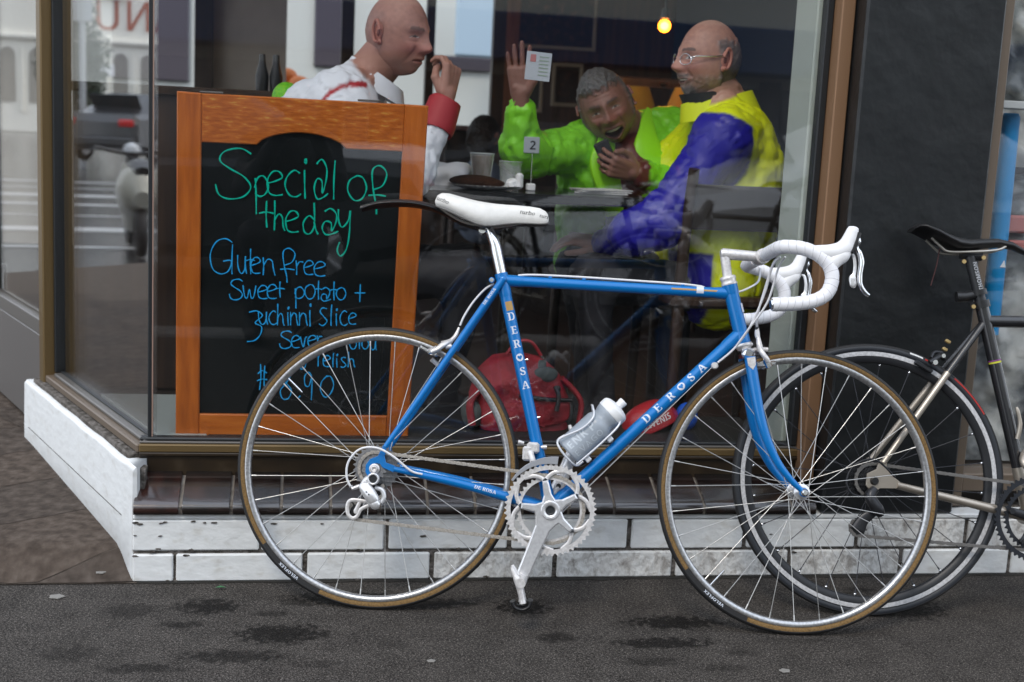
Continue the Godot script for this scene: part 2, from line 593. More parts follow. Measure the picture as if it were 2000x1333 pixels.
func ground() -> void:
	# the wide ground: road level, to the horizon
	var m := MB.new()
	m.quad(Vector3(-180, -0.13, -180), Vector3(180, -0.13, -180), Vector3(180, -0.13, 180), Vector3(-180, -0.13, 180), Vector3.UP)
	struct("road", m, mats["road_asphalt"])
	m = MB.new()
	m.quad(Vector3(-4.0, -0.127, 3.6), Vector3(30, -0.127, 3.6), Vector3(30, -0.127, 13.0), Vector3(-4.0, -0.127, 13.0), Vector3.UP)
	struct("near_lane", m, NM("dark_lane", 0.05, [[0.0, Color(0.012, 0.012, 0.012)], [1.0, Color(0.032, 0.031, 0.030)]], 0.7))
	# footpath slab with its kerb face: street side, splayed corner, side street
	var edge := PackedVector2Array([Vector2(40, 3.5), Vector2(-3.4, 3.5), Vector2(-5.0, 2.4), Vector2(-5.2, -2.0), Vector2(-2.75, -4.6), Vector2(-12.6, -27), Vector2(-4, -27), Vector2(40, -27)])
	var fp := MB.new()
	fp.prism(Transform3D(Basis(Vector3.RIGHT, Vector3.BACK, Vector3.DOWN), Vector3.ZERO), edge, 0.004, 0.15)
	struct("footpath", fp, mats["old_asphalt"])
	var near := MB.new()
	var st := [[-0.19, 0.16, 0.085, 0.05, 0.9], [-0.24, 0.27, 0.06, 0.02, 0.7], [-0.02, 0.33, 0.11, 0.06, 0.9], [-0.36, 0.18, 0.07, 0.05, 0.6], [-0.46, 0.42, 0.06, 0.05, 0.5], [0.02, 0.14, 0.05, 0.03, 0.6], [0.14, 0.12, 0.18, 0.045, 0.95], [0.32, 0.16, 0.15, 0.04, 0.85], [0.22, 0.4, 0.04, 0.03, 0.3], [0.55, 0.19, 0.075, 0.06, 0.95], [0.6, 0.38, 0.05, 0.03, 0.7], [0.9, 0.30, 0.13, 0.045, 0.95], [0.84, 0.42, 0.13, 0.035, 0.9], [0.78, 0.52, 0.06, 0.03, 0.6], [0.93, 0.56, 0.06, 0.02, 0.4], [1.52, 0.22, 0.11, 0.09, 0.9], [1.36, 0.13, 0.07, 0.02, 0.7], [1.46, 0.1, 0.05, 0.02, 0.5], [-0.12, 0.45, 0.12, 0.035, 0.75], [-0.3, 0.5, 0.09, 0.03, 0.7], [1.0, 0.48, 0.05, 0.02, 0.4], [-0.05, 0.21, 0.05, 0.02, 0.6], [0.06, 0.5, 0.05, 0.02, 0.5], [1.15, 0.42, 0.1, 0.02, 0.3]]
	var am := asphalt_material(-0.9, -0.1, 2.9, 1.0, st)
	var b := near.vert(Vector3(-0.9, 0, -0.1), Vector3.UP, Vector2(0, 0)); near.vert(Vector3(2.0, 0, -0.1), Vector3.UP, Vector2(1, 0)); near.vert(Vector3(2.0, 0, 0.9), Vector3.UP, Vector2(1, 1)); near.vert(Vector3(-0.9, 0, 0.9), Vector3.UP, Vector2(0, 1))
	near.tri_i(b, b + 1, b + 2); near.tri_i(b, b + 2, b + 3)
	struct("pavement", near, am)
	# litter on the asphalt
	var gum := M("old_gum", 0.20, 0.19, 0.175, 0.8)
	for q in [[-0.541, 0.092, 0.017, "round pale gum spot on the asphalt left of the brick corner"], [-0.46, -0.03, 0.012, "flattened pale gum spot on the paving at its front edge"], [1.063, 0.589, 0.012, "small pale gum spot in front of the front wheel"], [0.30, 0.50, 0.009, "tiny pale gum spot at the middle of the near asphalt"]]:
		var gm := MB.new()
		var gp := PackedVector2Array()
		for k in 14: gp.push_back(Vector2(cos(TAU * k / 14), sin(TAU * k / 14) * 0.8) * q[2] * (1.0 + 0.18 * sin(k * 2.3 + q[0] * 9)))
		gm.prism(Transform3D(Basis(Vector3.RIGHT, Vector3.BACK, Vector3.DOWN), Vector3.ZERO), gp, -0.003, 0.0, 0.001)
		solo("gum_spot", q[3], "gum", gm, gum, Transform3D(Basis(), Vector3(q[0], entry_y(q[0], q[1]) - 0.001 if q[1] < 0 else 0.001, q[1])))
	var lf := MB.new(); lf.tube(smooth_path([Vector3(-0.012, 0.003, 0), Vector3(0, 0.006, 0.002), Vector3(0.013, 0.003, 0)], 4), smooth_vals([0.001, 0.006, 0.001], 4), 8, true, 0.25)
	solo("green_leaf", "tiny green leaf on the asphalt under the rear wheel's left side", "leaf", lf, M("leaf_green", 0.03, 0.14, 0.05, 0.6), Transform3D(Basis(), Vector3(-0.168, 0.002, 0.049)))
	# kerb stones
	var kb := Node3D.new()
	kb.name = numbered("kerb"); add_child(kb); kb.set_meta("kind", "structure")
	var stone := MB.new(); stone.bx(Vector3.ZERO, Vector3(1.19, 0.15, 0.3), 0.015)
	var sm := stone.mesh()
	NM("kerb_stone", 0.02, [[0.0, Color(0.12, 0.12, 0.115)], [1.0, Color(0.26, 0.255, 0.25)]], 0.8)
	for k in 24:
		part("kerb_stone", sm, mats["kerb_stone"], kb, Transform3D(Basis(), Vector3(-2.7 + k * 1.2, -0.066, 3.52)))
	# entry paving, rising to the doorstep
	var ep := MB.new()
	var rs := []
	for i in 41:
		var z: float = 0.006 - [0.0, 0.01, 0.02, 0.03, 0.04, 0.05, 0.06, 0.07, 0.08, 0.09, 0.1, 0.11, 0.12, 0.13][i] if i < 14 else 0.006 - 0.13 - (i - 13) * 0.17
		var row := PackedVector3Array()
		for j in 2:
			var x := [-5.1, -0.36][j] as float
			if j == 1: x = -0.37 + minf(0.0, z * 0.36)
			row.push_back(Vector3(x if j == 1 else minf(x, -3.2 + minf(z, 0) * 0.3), entry_y(x, z) - 0.0025, z))
		rs.push_back(row)
	_open_rings(ep, rs)
	var paving := struct("entry_paving", ep, mats["paver_joint"])
	var rd := Vector2(0.85, -0.527)
	var jd := Vector2(0.527, 0.85)
	var at := Vector2(-0.70, -0.28)
	for i in range(-14, 5):
		for j in range(-8, 4):
			var c0 := at + jd * (i * 0.29) + rd * (j * 0.46 - 0.14)
			var cen := c0 + jd * 0.145 + rd * 0.23
			if cen.y > 0.16 or cen.y < -3.8 or cen.x < -3.0: continue
			var sidex := -0.385 + minf(0.0, cen.y + 0.1) * 0.437
			if cen.x > sidex + 0.30: continue
			var pv := MB.new()
			var n := 6 if cen.y > -0.8 else 2
			var rr := []
			for a in n + 1:
				var row := PackedVector3Array()
				for q in n + 1:
					var p := c0 + jd * (0.0015 + 0.287 * a / n) + rd * (0.0015 + 0.457 * q / n)
					p.y = minf(p.y, 0.006)
					if p.x > -0.40 and p.y > -0.004: p.y = -0.004
					row.push_back(Vector3(p.x, entry_y(p.x, p.y), p.y))
				rr.push_back(row)
			_open_rings(pv, rr)
			part("paving_stone", pv, mats[["pavers_a", "pavers_b"][absi(i * 7 + j * 3) % 2]], paving)

func _open_rings(m: MB, rs: Array) -> void:
	# an open sheet facing up
	var base := m.v.size()
	var k := rs.size()
	var w: int = rs[0].size()
	for i in k:
		for j in w:
			var du: Vector3 = rs[i][mini(j + 1, w - 1)] - rs[i][maxi(j - 1, 0)]
			var dv: Vector3 = rs[mini(i + 1, k - 1)][j] - rs[maxi(i - 1, 0)][j]
			var g := du.cross(dv)
			g = g.normalized() if g.length_squared() > 1e-16 else Vector3.UP
			if g.y < 0: g = -g
			m.vert(rs[i][j], g, Vector2(rs[i][j].x, rs[i][j].z))
	for i in k - 1:
		for j in w - 1:
			var p := base + i * w + j
			m.tri_i(p, p + 1, p + w + 1); m.tri_i(p, p + w + 1, p + w)

# ---------------------------------------------------------------- the cafe building
func cafe() -> void:
	var o := thing("cafe_building", "corner cafe with bronze framed windows over a white brick plinth and black pillar", "building")
	var st := side_t()
	# plinth: mortar core, then every brick
	var core := MB.new()
	core.bx(Vector3(2.62, 0.086, -0.134), Vector3(6.0, 0.17, 0.25))
	var plinth := part("plinth_wall", core, mats["mortar"], o)
	var rng := RandomNumberGenerator.new()
	rng.seed = 4
	for row in 2:
		var y0: float = [0.003, 0.081][row]
		var y1: float = [0.0725, 0.1585][row]
		var x: float = [-0.278 - 0.317, -0.074 - 0.313 * 1.0][row]
		var per: float = [0.317, 0.313][row]
		for k in 19:
			var a := x + per * k
			var b := a + per - 0.0125
			if k == 0:
				a = -0.381 if row == 0 else -0.381
				b = -0.285 if row == 0 else -0.080
			if b > 4.4: break
			var m := MB.new()
			var jit := rng.randf_range(-0.0025, 0.001)
			m.box(Transform3D(Basis(), Vector3((a + b) / 2, (y0 + y1) / 2 + rng.randf_range(-0.001, 0.001), -0.028 + jit)), Vector3(b - a, y1 - y0, 0.056), 0.0035)
			var dirty := (row == 0 and a > 0.33 and a < 1.4) or (row == 1 and a > 1.4)
			part("brick", m, mats["dirty_white_paint" if dirty else "white_paint"], plinth)
	var strip := MB.new()
	strip.bx(Vector3(2.62, 0.1665, -0.0335), Vector3(6.0, 0.0125, 0.066), 0.003)
	part("render_band", strip, mats["white_paint"], plinth)
	# chipped paint, mostly at the corner bricks, and grime along the foot of the wall
	for k in 30:
		var cx := -0.375 + pow(rng.randf(), 2.2) * 1.9
		var cy := [0.152, 0.083, 0.070, 0.006, 0.12][rng.randi() % 5] + rng.randf_range(-0.004, 0.004) as float
		var sz := rng.randf_range(0.0018, 0.0055)
		var cpoly := PackedVector2Array()
		for j in 9: cpoly.push_back(Vector2(cos(TAU * j / 9) * 1.7, sin(TAU * j / 9) * 0.62) * sz * rng.randf_range(0.6, 1.15))
		var cmesh := MB.new(); cmesh.prism(Transform3D(), cpoly, -0.002, 0.0014)
		part("paint_chip", cmesh, mats["mortar"], plinth, Transform3D(Basis(), Vector3(cx, cy, 0.0)))
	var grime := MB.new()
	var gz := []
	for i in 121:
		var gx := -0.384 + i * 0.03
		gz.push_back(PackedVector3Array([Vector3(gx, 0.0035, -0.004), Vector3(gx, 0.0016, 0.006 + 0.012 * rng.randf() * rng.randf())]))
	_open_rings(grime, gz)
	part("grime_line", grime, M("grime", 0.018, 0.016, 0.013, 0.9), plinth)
	# splayed side of the plinth, painted white over render
	var sw := MB.new()
	var prof := []
	for i in 15:
		var x := -1.06 + i * (1.145 / 14.0)
		var inn := -0.05 if x < -0.02 else lerpf(-0.05, 0.024, clampf((x + 0.02) / 0.07, 0.0, 1.0))
		var wob := sin(x * 23.0) * 0.0012 + sin(x * 97.0) * 0.0012
		prof.push_back(PackedVector3Array([Vector3(x, 0.0, 0.037), Vector3(x, 0.15, 0.036), Vector3(x, 0.276 + wob, 0.034), Vector3(x, 0.286 + wob, 0.026), Vector3(x, 0.286, inn), Vector3(x, 0.0, inn)]))
	sw.rings(prof)
	part("side_plinth", sw, mats["white_paint"], o, st)
	var seam := MB.new()
	seam.bx(Vector3(-0.5, 0.146, 0.0372), Vector3(1.0, 0.0016, 0.001))
	part("paint_crack", seam, mats["mortar"], o, st)
	var cap := MB.new()
	cap.bx(Vector3(-0.51, 0.287, -0.012), Vector3(1.0, 0.024, 0.06), 0.004)
	part("side_ledge", cap, mats["mortar"], o, st)
	var chip := MB.new()
	chip.prism(Transform3D(Basis(), Vector3(-0.374, 0.215, -0.06)), PackedVector2Array([Vector2(-0.02, -0.04), Vector2(0.006, -0.032), Vector2(0.016, 0.0), Vector2(0.02, 0.06), Vector2(-0.005, 0.066), Vector2(-0.016, 0.02)]), -0.02, 0.02, 0.003)
	part("broken_corner", chip, mats["mortar"], o)
	# glazed sill tiles
	var bed := MB.new()
	bed.prism(Transform3D(Basis(Vector3.BACK, Vector3.UP, Vector3.LEFT), Vector3(1.36, 0, 0)), PackedVector2Array([Vector2(-0.13, 0.174), Vector2(0.004, 0.174), Vector2(0.006, 0.196), Vector2(-0.004, 0.2), Vector2(-0.13, 0.2525)]), 0.0, 1.738)
	var ledge := part("tile_ledge", bed, mats["pale_mortar"], o)
	var tp := [Vector2(-0.112, 0.2545), Vector2(-0.08, 0.2415), Vector2(-0.04, 0.2245), Vector2(-0.012, 0.2125), Vector2(-0.002, 0.2065), Vector2(0.007, 0.201), Vector2(0.0115, 0.194), Vector2(0.0125, 0.186), Vector2(0.0122, 0.1765), Vector2(-0.004, 0.1762), Vector2(-0.10, 0.2)]
	for k in 15:
		var a := -0.264 + 0.120 * (k - 1)
		var b := a + 0.1125
		if k == 0: a = -0.378
		if k == 0: b = -0.2725
		b = minf(b, 1.358)
		if b - a < 0.03: continue
		var rs := []
		for x in [a, a + 0.0015, b - 0.0015, b]:
			var r := PackedVector3Array()
			for p in tp:
				var inset := 0.0015 if x == a or x == b else 0.0
				r.push_back(Vector3(x, p.y - inset, p.x - inset))
			rs.push_back(r)
		var m := MB.new()
		m.rings(rs)
		part("tile", m, mats["brown_glaze" + "abc"[2 if k == 0 else [0, 1, 0, 0, 1][k % 5]]], ledge, Transform3D(Basis(), Vector3(0, rng.randf_range(-0.0008, 0.0008), 0)))
	# street window: sub-sill, rail, gasket, pane, jambs
	var W := 1.738
	var XC := 0.491
	var wf := MB.new()
	wf.bx(Vector3(XC, 0.268, -0.128), Vector3(W, 0.056, 0.044), 0.002)
	part("sub_sill", wf, mats["dark_bronze"], o)
	wf = MB.new(); wf.bx(Vector3(XC, 0.2975, -0.122), Vector3(W, 0.009, 0.05), 0.002)
	part("sill_drip", wf, mats["dark_bronze"], o)
	wf = MB.new(); wf.bx(Vector3(XC, 0.3125, -0.125), Vector3(W, 0.020, 0.054), 0.0025)
	var rail := part("window_rail", wf, mats["bronze"], o)
	wf = MB.new(); wf.bx(Vector3(XC, 0.3255, -0.128), Vector3(W, 0.005, 0.042), 0.0012); part("bead", wf, mats["dull_alloy"], rail)
	wf = MB.new(); wf.bx(Vector3(XC, 0.3315, -0.13), Vector3(W, 0.009, 0.03), 0.003); part("gasket", wf, mats["gasket"], rail)
	wf = MB.new(); wf.bx(Vector3(0.502, 1.48, -0.128), Vector3(1.70, 2.30, 0.006))
	part("window_pane", wf, mats["window_glass"], o)
	# corner joint of the two panes
	wf = MB.new(); wf.bx(Vector3(-0.3555, 1.48, -0.128), Vector3(0.009, 2.30, 0.012), 0.002)
	var joint := part("corner_joint", wf, mats["gasket"], o)
	wf = MB.new(); wf.bx(Vector3(-0.3490, 1.48, -0.1285), Vector3(0.0028, 2.30, 0.009)); part("joint_edge", wf, M("joint_pink", 0.30, 0.2, 0.16, 0.4), joint)
	# right jamb, inner reveal
	wf = MB.new(); wf.bx(Vector3(1.3555, 1.45, -0.088), Vector3(0.036, 2.40, 0.06), 0.003); part("window_jamb", wf, mats["dull_bronze"], o)
	wf = MB.new(); wf.bx(Vector3(1.3270, 1.48, -0.122), Vector3(0.020, 2.30, 0.034), 0.003); part("jamb_gasket", wf, mats["gasket"], o)
	wf = MB.new(); wf.bx(Vector3(1.352, 1.48, -0.22), Vector3(0.09, 2.52, 0.15), 0.004); part("inner_reveal", wf, mats["pale_green_paint"], o)
	# head of the windows and the wall above
	wf = MB.new(); wf.bx(Vector3(0.49, 2.66, -0.125), Vector3(1.74, 0.06, 0.07), 0.003); part("window_head", wf, mats["bronze"], o)
	wf = MB.new(); wf.prism(Transform3D(Basis(Vector3.RIGHT, Vector3.BACK, Vector3.DOWN), Vector3.ZERO), PackedVector2Array([Vector2(-0.40, -0.03), Vector2(6.0, -0.03), Vector2(6.0, -0.3), Vector2(-0.23, -0.3), Vector2(-2.4, -5.25), Vector2(-2.72, -5.3)]), -4.6, -2.70)
	part("upper_wall", wf, mats["cream_wall"], o)
	# side window
	var sr := MB.new(); sr.bx(Vector3(-0.47, 0.3105, -0.028), Vector3(0.936, 0.021, 0.054), 0.003)
	var srail := part("window_rail", sr, mats["grey_bronze"], o, st)
	sr = MB.new(); sr.bx(Vector3(-0.455, 0.3265, -0.034), Vector3(0.90, 0.011, 0.03), 0.003); part("bead", sr, mats["dull_alloy"], srail)
	sr = MB.new(); sr.bx(Vector3(-0.455, 0.3345, -0.046), Vector3(0.90, 0.004, 0.014), 0.001); part("gasket", sr, mats["gasket"], srail)
	sr = MB.new(); sr.bx(Vector3(-0.4705, 1.48, -0.046), Vector3(0.90, 2.30, 0.006)); part("window_pane", sr, mats["window_glass"], o, st)
	sr = MB.new(); sr.bx(Vector3(-0.4705, 1.48, -0.059), Vector3(0.88, 2.28, 0.004)); part("window_pane", sr, mats["window_glass"], o, st)
	sr = MB.new(); sr.bx(Vector3(-0.96, 1.36, -0.04), Vector3(0.052, 2.56, 0.09), 0.004)
	var post := part("window_post", sr, mats["bronze"], o, st)
	sr = MB.new(); sr.bx(Vector3(-0.926, 1.48, -0.042), Vector3(0.016, 2.30, 0.03), 0.002); part("gasket", sr, mats["gasket"], post)
	sr = MB.new(); sr.bx(Vector3(-0.991, 1.40, -0.046), Vector3(0.010, 2.5, 0.075), 0.002); part("door_stop", sr, mats["dull_alloy"], post)
	sr = MB.new(); sr.bx(Vector3(-2.5, 2.66, -0.04), Vector3(5.0, 0.06, 0.07), 0.003); part("window_head", sr, mats["grey_bronze"], o, st)
	# glazed door and the windows beyond it
	var door := part("door", _door_kick(), M("kick_plate", 0.20, 0.19, 0.185, 0.35, 0.5), o, st)
	sr = MB.new(); sr.bx(Vector3(-1.45, 1.53, -0.046), Vector3(0.80, 2.1, 0.006)); part("door_pane", sr, mats["window_glass"], door)
	for q in [[-1.015, 0.05], [-1.90, 0.07]]:
		sr = MB.new(); sr.bx(Vector3(q[0], 1.37, -0.046), Vector3(q[1], 2.5, 0.05), 0.003); part("door_stile", sr, mats["gasket"] if q[1] > 0.06 else mats["dull_alloy"], door)
	sr = MB.new(); sr.bx(Vector3(-1.45, 0.445, -0.046), Vector3(0.80, 0.05, 0.05), 0.003); part("door_rail", sr, mats["dull_alloy"], door)
	for k in 2:
		var xm := -2.75 - k * 1.66
		sr = MB.new(); sr.bx(Vector3(xm, 1.60, -0.046), Vector3(1.58, 2.06, 0.006)); part("window_pane", sr, mats["window_glass"], o, st)
		sr = MB.new(); sr.bx(Vector3(xm, 0.30, -0.046), Vector3(1.60, 0.50, 0.10), 0.004); part("side_plinth", sr, mats["white_paint"], o, st)
		sr = MB.new(); sr.bx(Vector3(xm - 0.81, 1.35, -0.046), Vector3(0.06, 2.6, 0.08), 0.004); part("window_post", sr, mats["bronze"], o, st)
	# pillar and the window to its right
	sr = MB.new()
	sr.bx(Vector3(1.562, 2.36, -0.19), Vector3(0.372, 4.37, 0.39), 0.006)
	part("pillar", sr, mats["black_render"], o)
	sr = MB.new(); sr.bx(Vector3(1.776, 1.41, -0.10), Vector3(0.050, 2.46, 0.10), 0.003); part("window_jamb", sr, mats["grey_bronze"], o)
	sr = MB.new(); sr.bx(Vector3(3.1, 1.45, -0.128), Vector3(2.60, 2.36, 0.006)); part("window_pane", sr, mats["window_glass"], o)
	sr = MB.new(); sr.bx(Vector3(3.1, 0.245, -0.11), Vector3(2.60, 0.05, 0.11), 0.004); part("window_rail", sr, mats["grey_bronze"], o)
	sr = MB.new(); sr.bx(Vector3(3.1, 1.265, -0.15), Vector3(2.60, 0.022, 0.04), 0.003); part("glazing_bar", sr, M("pale_alloy", 0.5, 0.52, 0.52, 0.4, 0.3), o)
	sr = MB.new(); sr.bx(Vector3(5.2, 1.5, -0.15), Vector3(1.6, 2.7, 0.25)); part("end_wall", sr, mats["cream_wall"], o)
	# inside: floor, ceiling, walls of some thickness
	var room := PackedVector2Array([Vector2(-0.36, -0.13), Vector2(5.9, -0.13), Vector2(5.9, -6.1), Vector2(-2.98, -6.1)])
	sr = MB.new(); sr.prism(Transform3D(Basis(Vector3.RIGHT, Vector3.BACK, Vector3.DOWN), Vector3.ZERO), room, -0.22, -0.02)
	part("inner_floor", sr, M("floor_boards", 0.02, 0.013, 0.010, 0.5), o)
	sr = MB.new(); sr.prism(Transform3D(Basis(Vector3.RIGHT, Vector3.BACK, Vector3.DOWN), Vector3.ZERO), room, -2.9, -2.68)
	part("ceiling", sr, mats["ceiling_paint"], o)
	sr = MB.new(); sr.prism(Transform3D(Basis(Vector3.RIGHT, Vector3.BACK, Vector3.DOWN), Vector3.ZERO), PackedVector2Array([Vector2(-3.0, -6.2), Vector2(6.0, -6.2), Vector2(6.0, -0.3), Vector2(-0.36, -0.03)]), -4.62, -4.55)
	part("roof", sr, mats["dark_room"], o)
	# back wall with three windows
	var bw := MB.new()
	for q in [[-2.98, -1.62, 0.2, 2.7], [-0.62, -0.62 + 0.51, 0.2, 2.7], [-1.62, 1.40, 0.2, 1.06], [-1.62, 1.40, 2.52, 2.7], [1.38, 2.62, 0.2, 2.7]]:
		bw.bx(Vector3((q[0] + q[1]) / 2, (q[2] + q[3]) / 2, -6.06), Vector3(q[1] - q[0], q[3] - q[2], 0.1 + 0.004 * (q[2])))
	part("back_wall", bw, mats["beige_wall"], o)
	for q in [[-0.655, 0.12, "dark_wood"], [0.30, 0.088, "dark_wood"], [0.866, 0.06, "dark_wood"], [1.345, 0.09, "dark_wood"], [1.435, 0.094, "red_wood"]]:
		var cm := MB.new(); cm.bx(Vector3(q[0], 1.46, -5.95), Vector3(q[1], 2.44, 0.09), 0.004)
		part("window_mullion", cm, mats[q[2]], o)
	var pan := MB.new(); pan.bx(Vector3(2.06, 1.45, -5.965), Vector3(1.14, 2.46, 0.05)); part("wall_panel", pan, NM("warm_panel", 0.012, [[0.0, Color(0.035, 0.012, 0.006)], [1.0, Color(0.10, 0.036, 0.015)]], 0.6, 0.0, 1.0, 0.05, {"stretch": Vector3(3, 0.3, 3)}), o)
	var rw := MB.new(); rw.bx(Vector3(2.66, 1.45, -3.2), Vector3(0.12, 2.46, 5.6)); part("partition_wall", rw, M("deep_blue_wall", 0.012, 0.02, 0.035, 0.6), o)
	var bk := MB.new(); bk.bx(Vector3(4.3, 1.45, -2.6), Vector3(3.2, 2.46, 0.1)); part("partition_wall", bk, mats["beige_wall"], o)
	# display shelf behind the panes
	var sh := MB.new()
	var down := Transform3D(Basis(Vector3.RIGHT, Vector3.BACK, Vector3.DOWN), Vector3.ZERO)
	sh.prism(down, PackedVector2Array([Vector2(-0.335, -0.152), Vector2(-0.22, -0.152), Vector2(-0.22, -0.66), Vector2(-0.55, -0.66)]), -0.330, -0.24, 0.002)
	part("display_shelf", sh, M("grey_laminate", 0.30, 0.335, 0.32, 0.45), o)
	sh = MB.new(); sh.prism(down, PackedVector2Array([Vector2(-0.217, -0.152), Vector2(1.305, -0.152), Vector2(1.305, -0.46), Vector2(-0.217, -0.46)]), -0.329, -0.24, 0.002)
	part("display_shelf", sh, M("dark_shelf", 0.014, 0.013, 0.012, 0.6), o)

func _door_kick() -> MB:
	var m := MB.new()
	m.bx(Vector3(-1.45, 0.265, -0.046), Vector3(0.80, 0.31, 0.045), 0.004)
	return m
# ---------------------------------------------------------------- bicycles
# A bicycle's own axes: x forward, y up in its plane, z to its right side; the origin is where the rear tyre stands.
func bike_t(x: float, z: float, heading: float, lean: float) -> Transform3D:
	return Transform3D(Basis(Vector3.UP, -deg_to_rad(heading)) * Basis(Vector3.RIGHT, -deg_to_rad(lean)), Vector3(x, 0, z))

func torus_profile(r: float, m: float, from := 0.0, to := 360.0, n := 18, inner := -1.0) -> Array:
	var p := []
	for i in n + (0 if to - from >= 360.0 else 1):
		var a := deg_to_rad(from + (to - from) * i / n)
		p.push_back(Vector2(r + cos(a) * m, sin(a) * m))
	if inner > 0.0:
		for i in n + 1:
			var a := deg_to_rad(to - (to - from) * i / n)
			p.push_back(Vector2(r + cos(a) * inner, sin(a) * inner))
	return p

func gear(teeth: int, r_tip: float, tooth: float, r_in: float, z0: float, z1: float) -> MB:
	var m := MB.new()
	var n := teeth * 6
	var ro := PackedFloat32Array()
	var sh := [0.0, 0.0, 0.35, 1.0, 1.0, 0.35]
	for i in n:
		ro.push_back(r_tip - tooth * (1.0 - sh[i % 6]))
	for i in n:
		var a0 := TAU * i / n
		var a1 := TAU * (i + 1) / n
		var d0 := Vector3(cos(a0), sin(a0), 0)
		var d1 := Vector3(cos(a1), sin(a1), 0)
		var o0 := d0 * ro[i]
		var o1 := d1 * ro[(i + 1) % n]
		var zz0 := Vector3(0, 0, z0)
		var zz1 := Vector3(0, 0, z1)
		m.quad(o0 + zz1, o1 + zz1, d1 * r_in + zz1, d0 * r_in + zz1, Vector3.BACK)
		m.quad(o0 + zz0, o1 + zz0, d1 * r_in + zz0, d0 * r_in + zz0, Vector3.FORWARD)
		m.quad(o0 + zz0, o1 + zz0, o1 + zz1, o0 + zz1, d0 + d1)
		m.quad(d0 * r_in + zz0, d1 * r_in + zz0, d1 * r_in + zz1, d0 * r_in + zz1, -d0 - d1)
	return m

func wheel(bike: Node3D, called: String, t: Transform3D, o: Dictionary) -> MeshInstance3D:
	var Z := Transform3D()
	var rim := MB.new()
	var d: float = o.rim_depth
	rim.lathe(Z, [Vector2(0.3168, 0.0078), Vector2(0.3150, 0.0098), Vector2(0.3160 - d * 0.5, 0.0096), Vector2(0.3165 - d * 0.85, 0.0070), Vector2(0.3165 - d, 0.0028), Vector2(0.3165 - d, -0.0028), Vector2(0.3165 - d * 0.85, -0.0070), Vector2(0.3160 - d * 0.5, -0.0096), Vector2(0.3150, -0.0098), Vector2(0.3168, -0.0078)], 96, true)
	var w := part(called, rim, o.rim, bike, t)
	if o.has("brake_track"):
		var bt := MB.new()
		for s in [-1.0, 1.0]:
			bt.lathe(Z, [Vector2(0.3152, 0.0096 * s), Vector2(0.3148, 0.0103 * s), Vector2(0.3050, 0.0103 * s), Vector2(0.3046, 0.0096 * s)], 96, true)
		part("brake_track", bt, o.brake_track, w)
	var ty := MB.new(); ty.lathe(Z, torus_profile(0.3235, 0.0105), 96, true)
	part("tyre", ty, o.wall, w)
	var tr := MB.new(); tr.lathe(Z, torus_profile(0.3235, 0.0112, -o.tread, o.tread, 14, 0.0098), 96, true)
	part("tread", tr, o.tread_mat, w)
	var hub := MB.new()
	var f: float = o.flange
	hub.lathe(Z, [Vector2(0.004, -0.05), Vector2(0.008, -0.049), Vector2(0.0085, -0.036), Vector2(f, -0.034), Vector2(f, -0.031), Vector2(0.012, -0.029), Vector2(0.0105, 0.0), Vector2(0.012, o.zr - 0.005), Vector2(f, o.zr - 0.002), Vector2(f, o.zr + 0.001), Vector2(0.0085, o.zr + 0.003), Vector2(0.008, 0.049), Vector2(0.004, 0.05)], 28)
	part("hub", hub, o.hub, w)
	# spokes, laced
	var n: int = o.spokes
	var off: float = TAU / n * o.cross
	var lens := [0.0, 0.0]
	var ms := [null, null]
	for k in n:
		var side := k % 2
		var zz: float = o.zr - 0.001 if side == 0 else -0.0325
		var ar: float = TAU * (k + 0.5) / n + o.phase
		var ah := ar + (off if (k / 2) % 2 == 0 else -off)
		var a := Vector3(cos(ah) * f * 0.88, sin(ah) * f * 0.88, zz)
		var b := Vector3(cos(ar) * (0.3172 - d), sin(ar) * (0.3172 - d), 0.0015 if side == 0 else -0.0015)
		if ms[side] == null:
			var L := a.distance_to(b)
			var m := MB.new()
			var rr: float = o.spoke_r
			m.tube([Vector3.ZERO, Vector3(0, L - 0.013, 0)], rr, 6, false)
			m.tube([Vector3(0, L - 0.0135, 0), Vector3(0, L - 0.012, 0), Vector3(0, L, 0)], [rr * 1.5, rr * 1.9, rr * 2.0], 6)
			ms[side] = m.mesh()
		var y := (b - a).normalized()
		var x := y.cross(Vector3.BACK).normalized()
		part("spoke", ms[side], o.spoke, w, Transform3D(Basis(x, y, x.cross(y)), a))
	return w

func stadium_link(waist: float, r: float, pitch: float) -> PackedVector2Array:
	var p := PackedVector2Array()
	for i in 9:
		var a := -PI / 2 - PI * i / 8.0
		p.push_back(Vector2(cos(a), sin(a)) * r)
	p.push_back(Vector2(pitch / 2, waist))
	for i in 9:
		var a := PI / 2 - PI * i / 8.0
		p.push_back(Vector2(pitch + cos(a) * r, sin(a) * r))
	p.push_back(Vector2(pitch / 2, -waist))
	return p

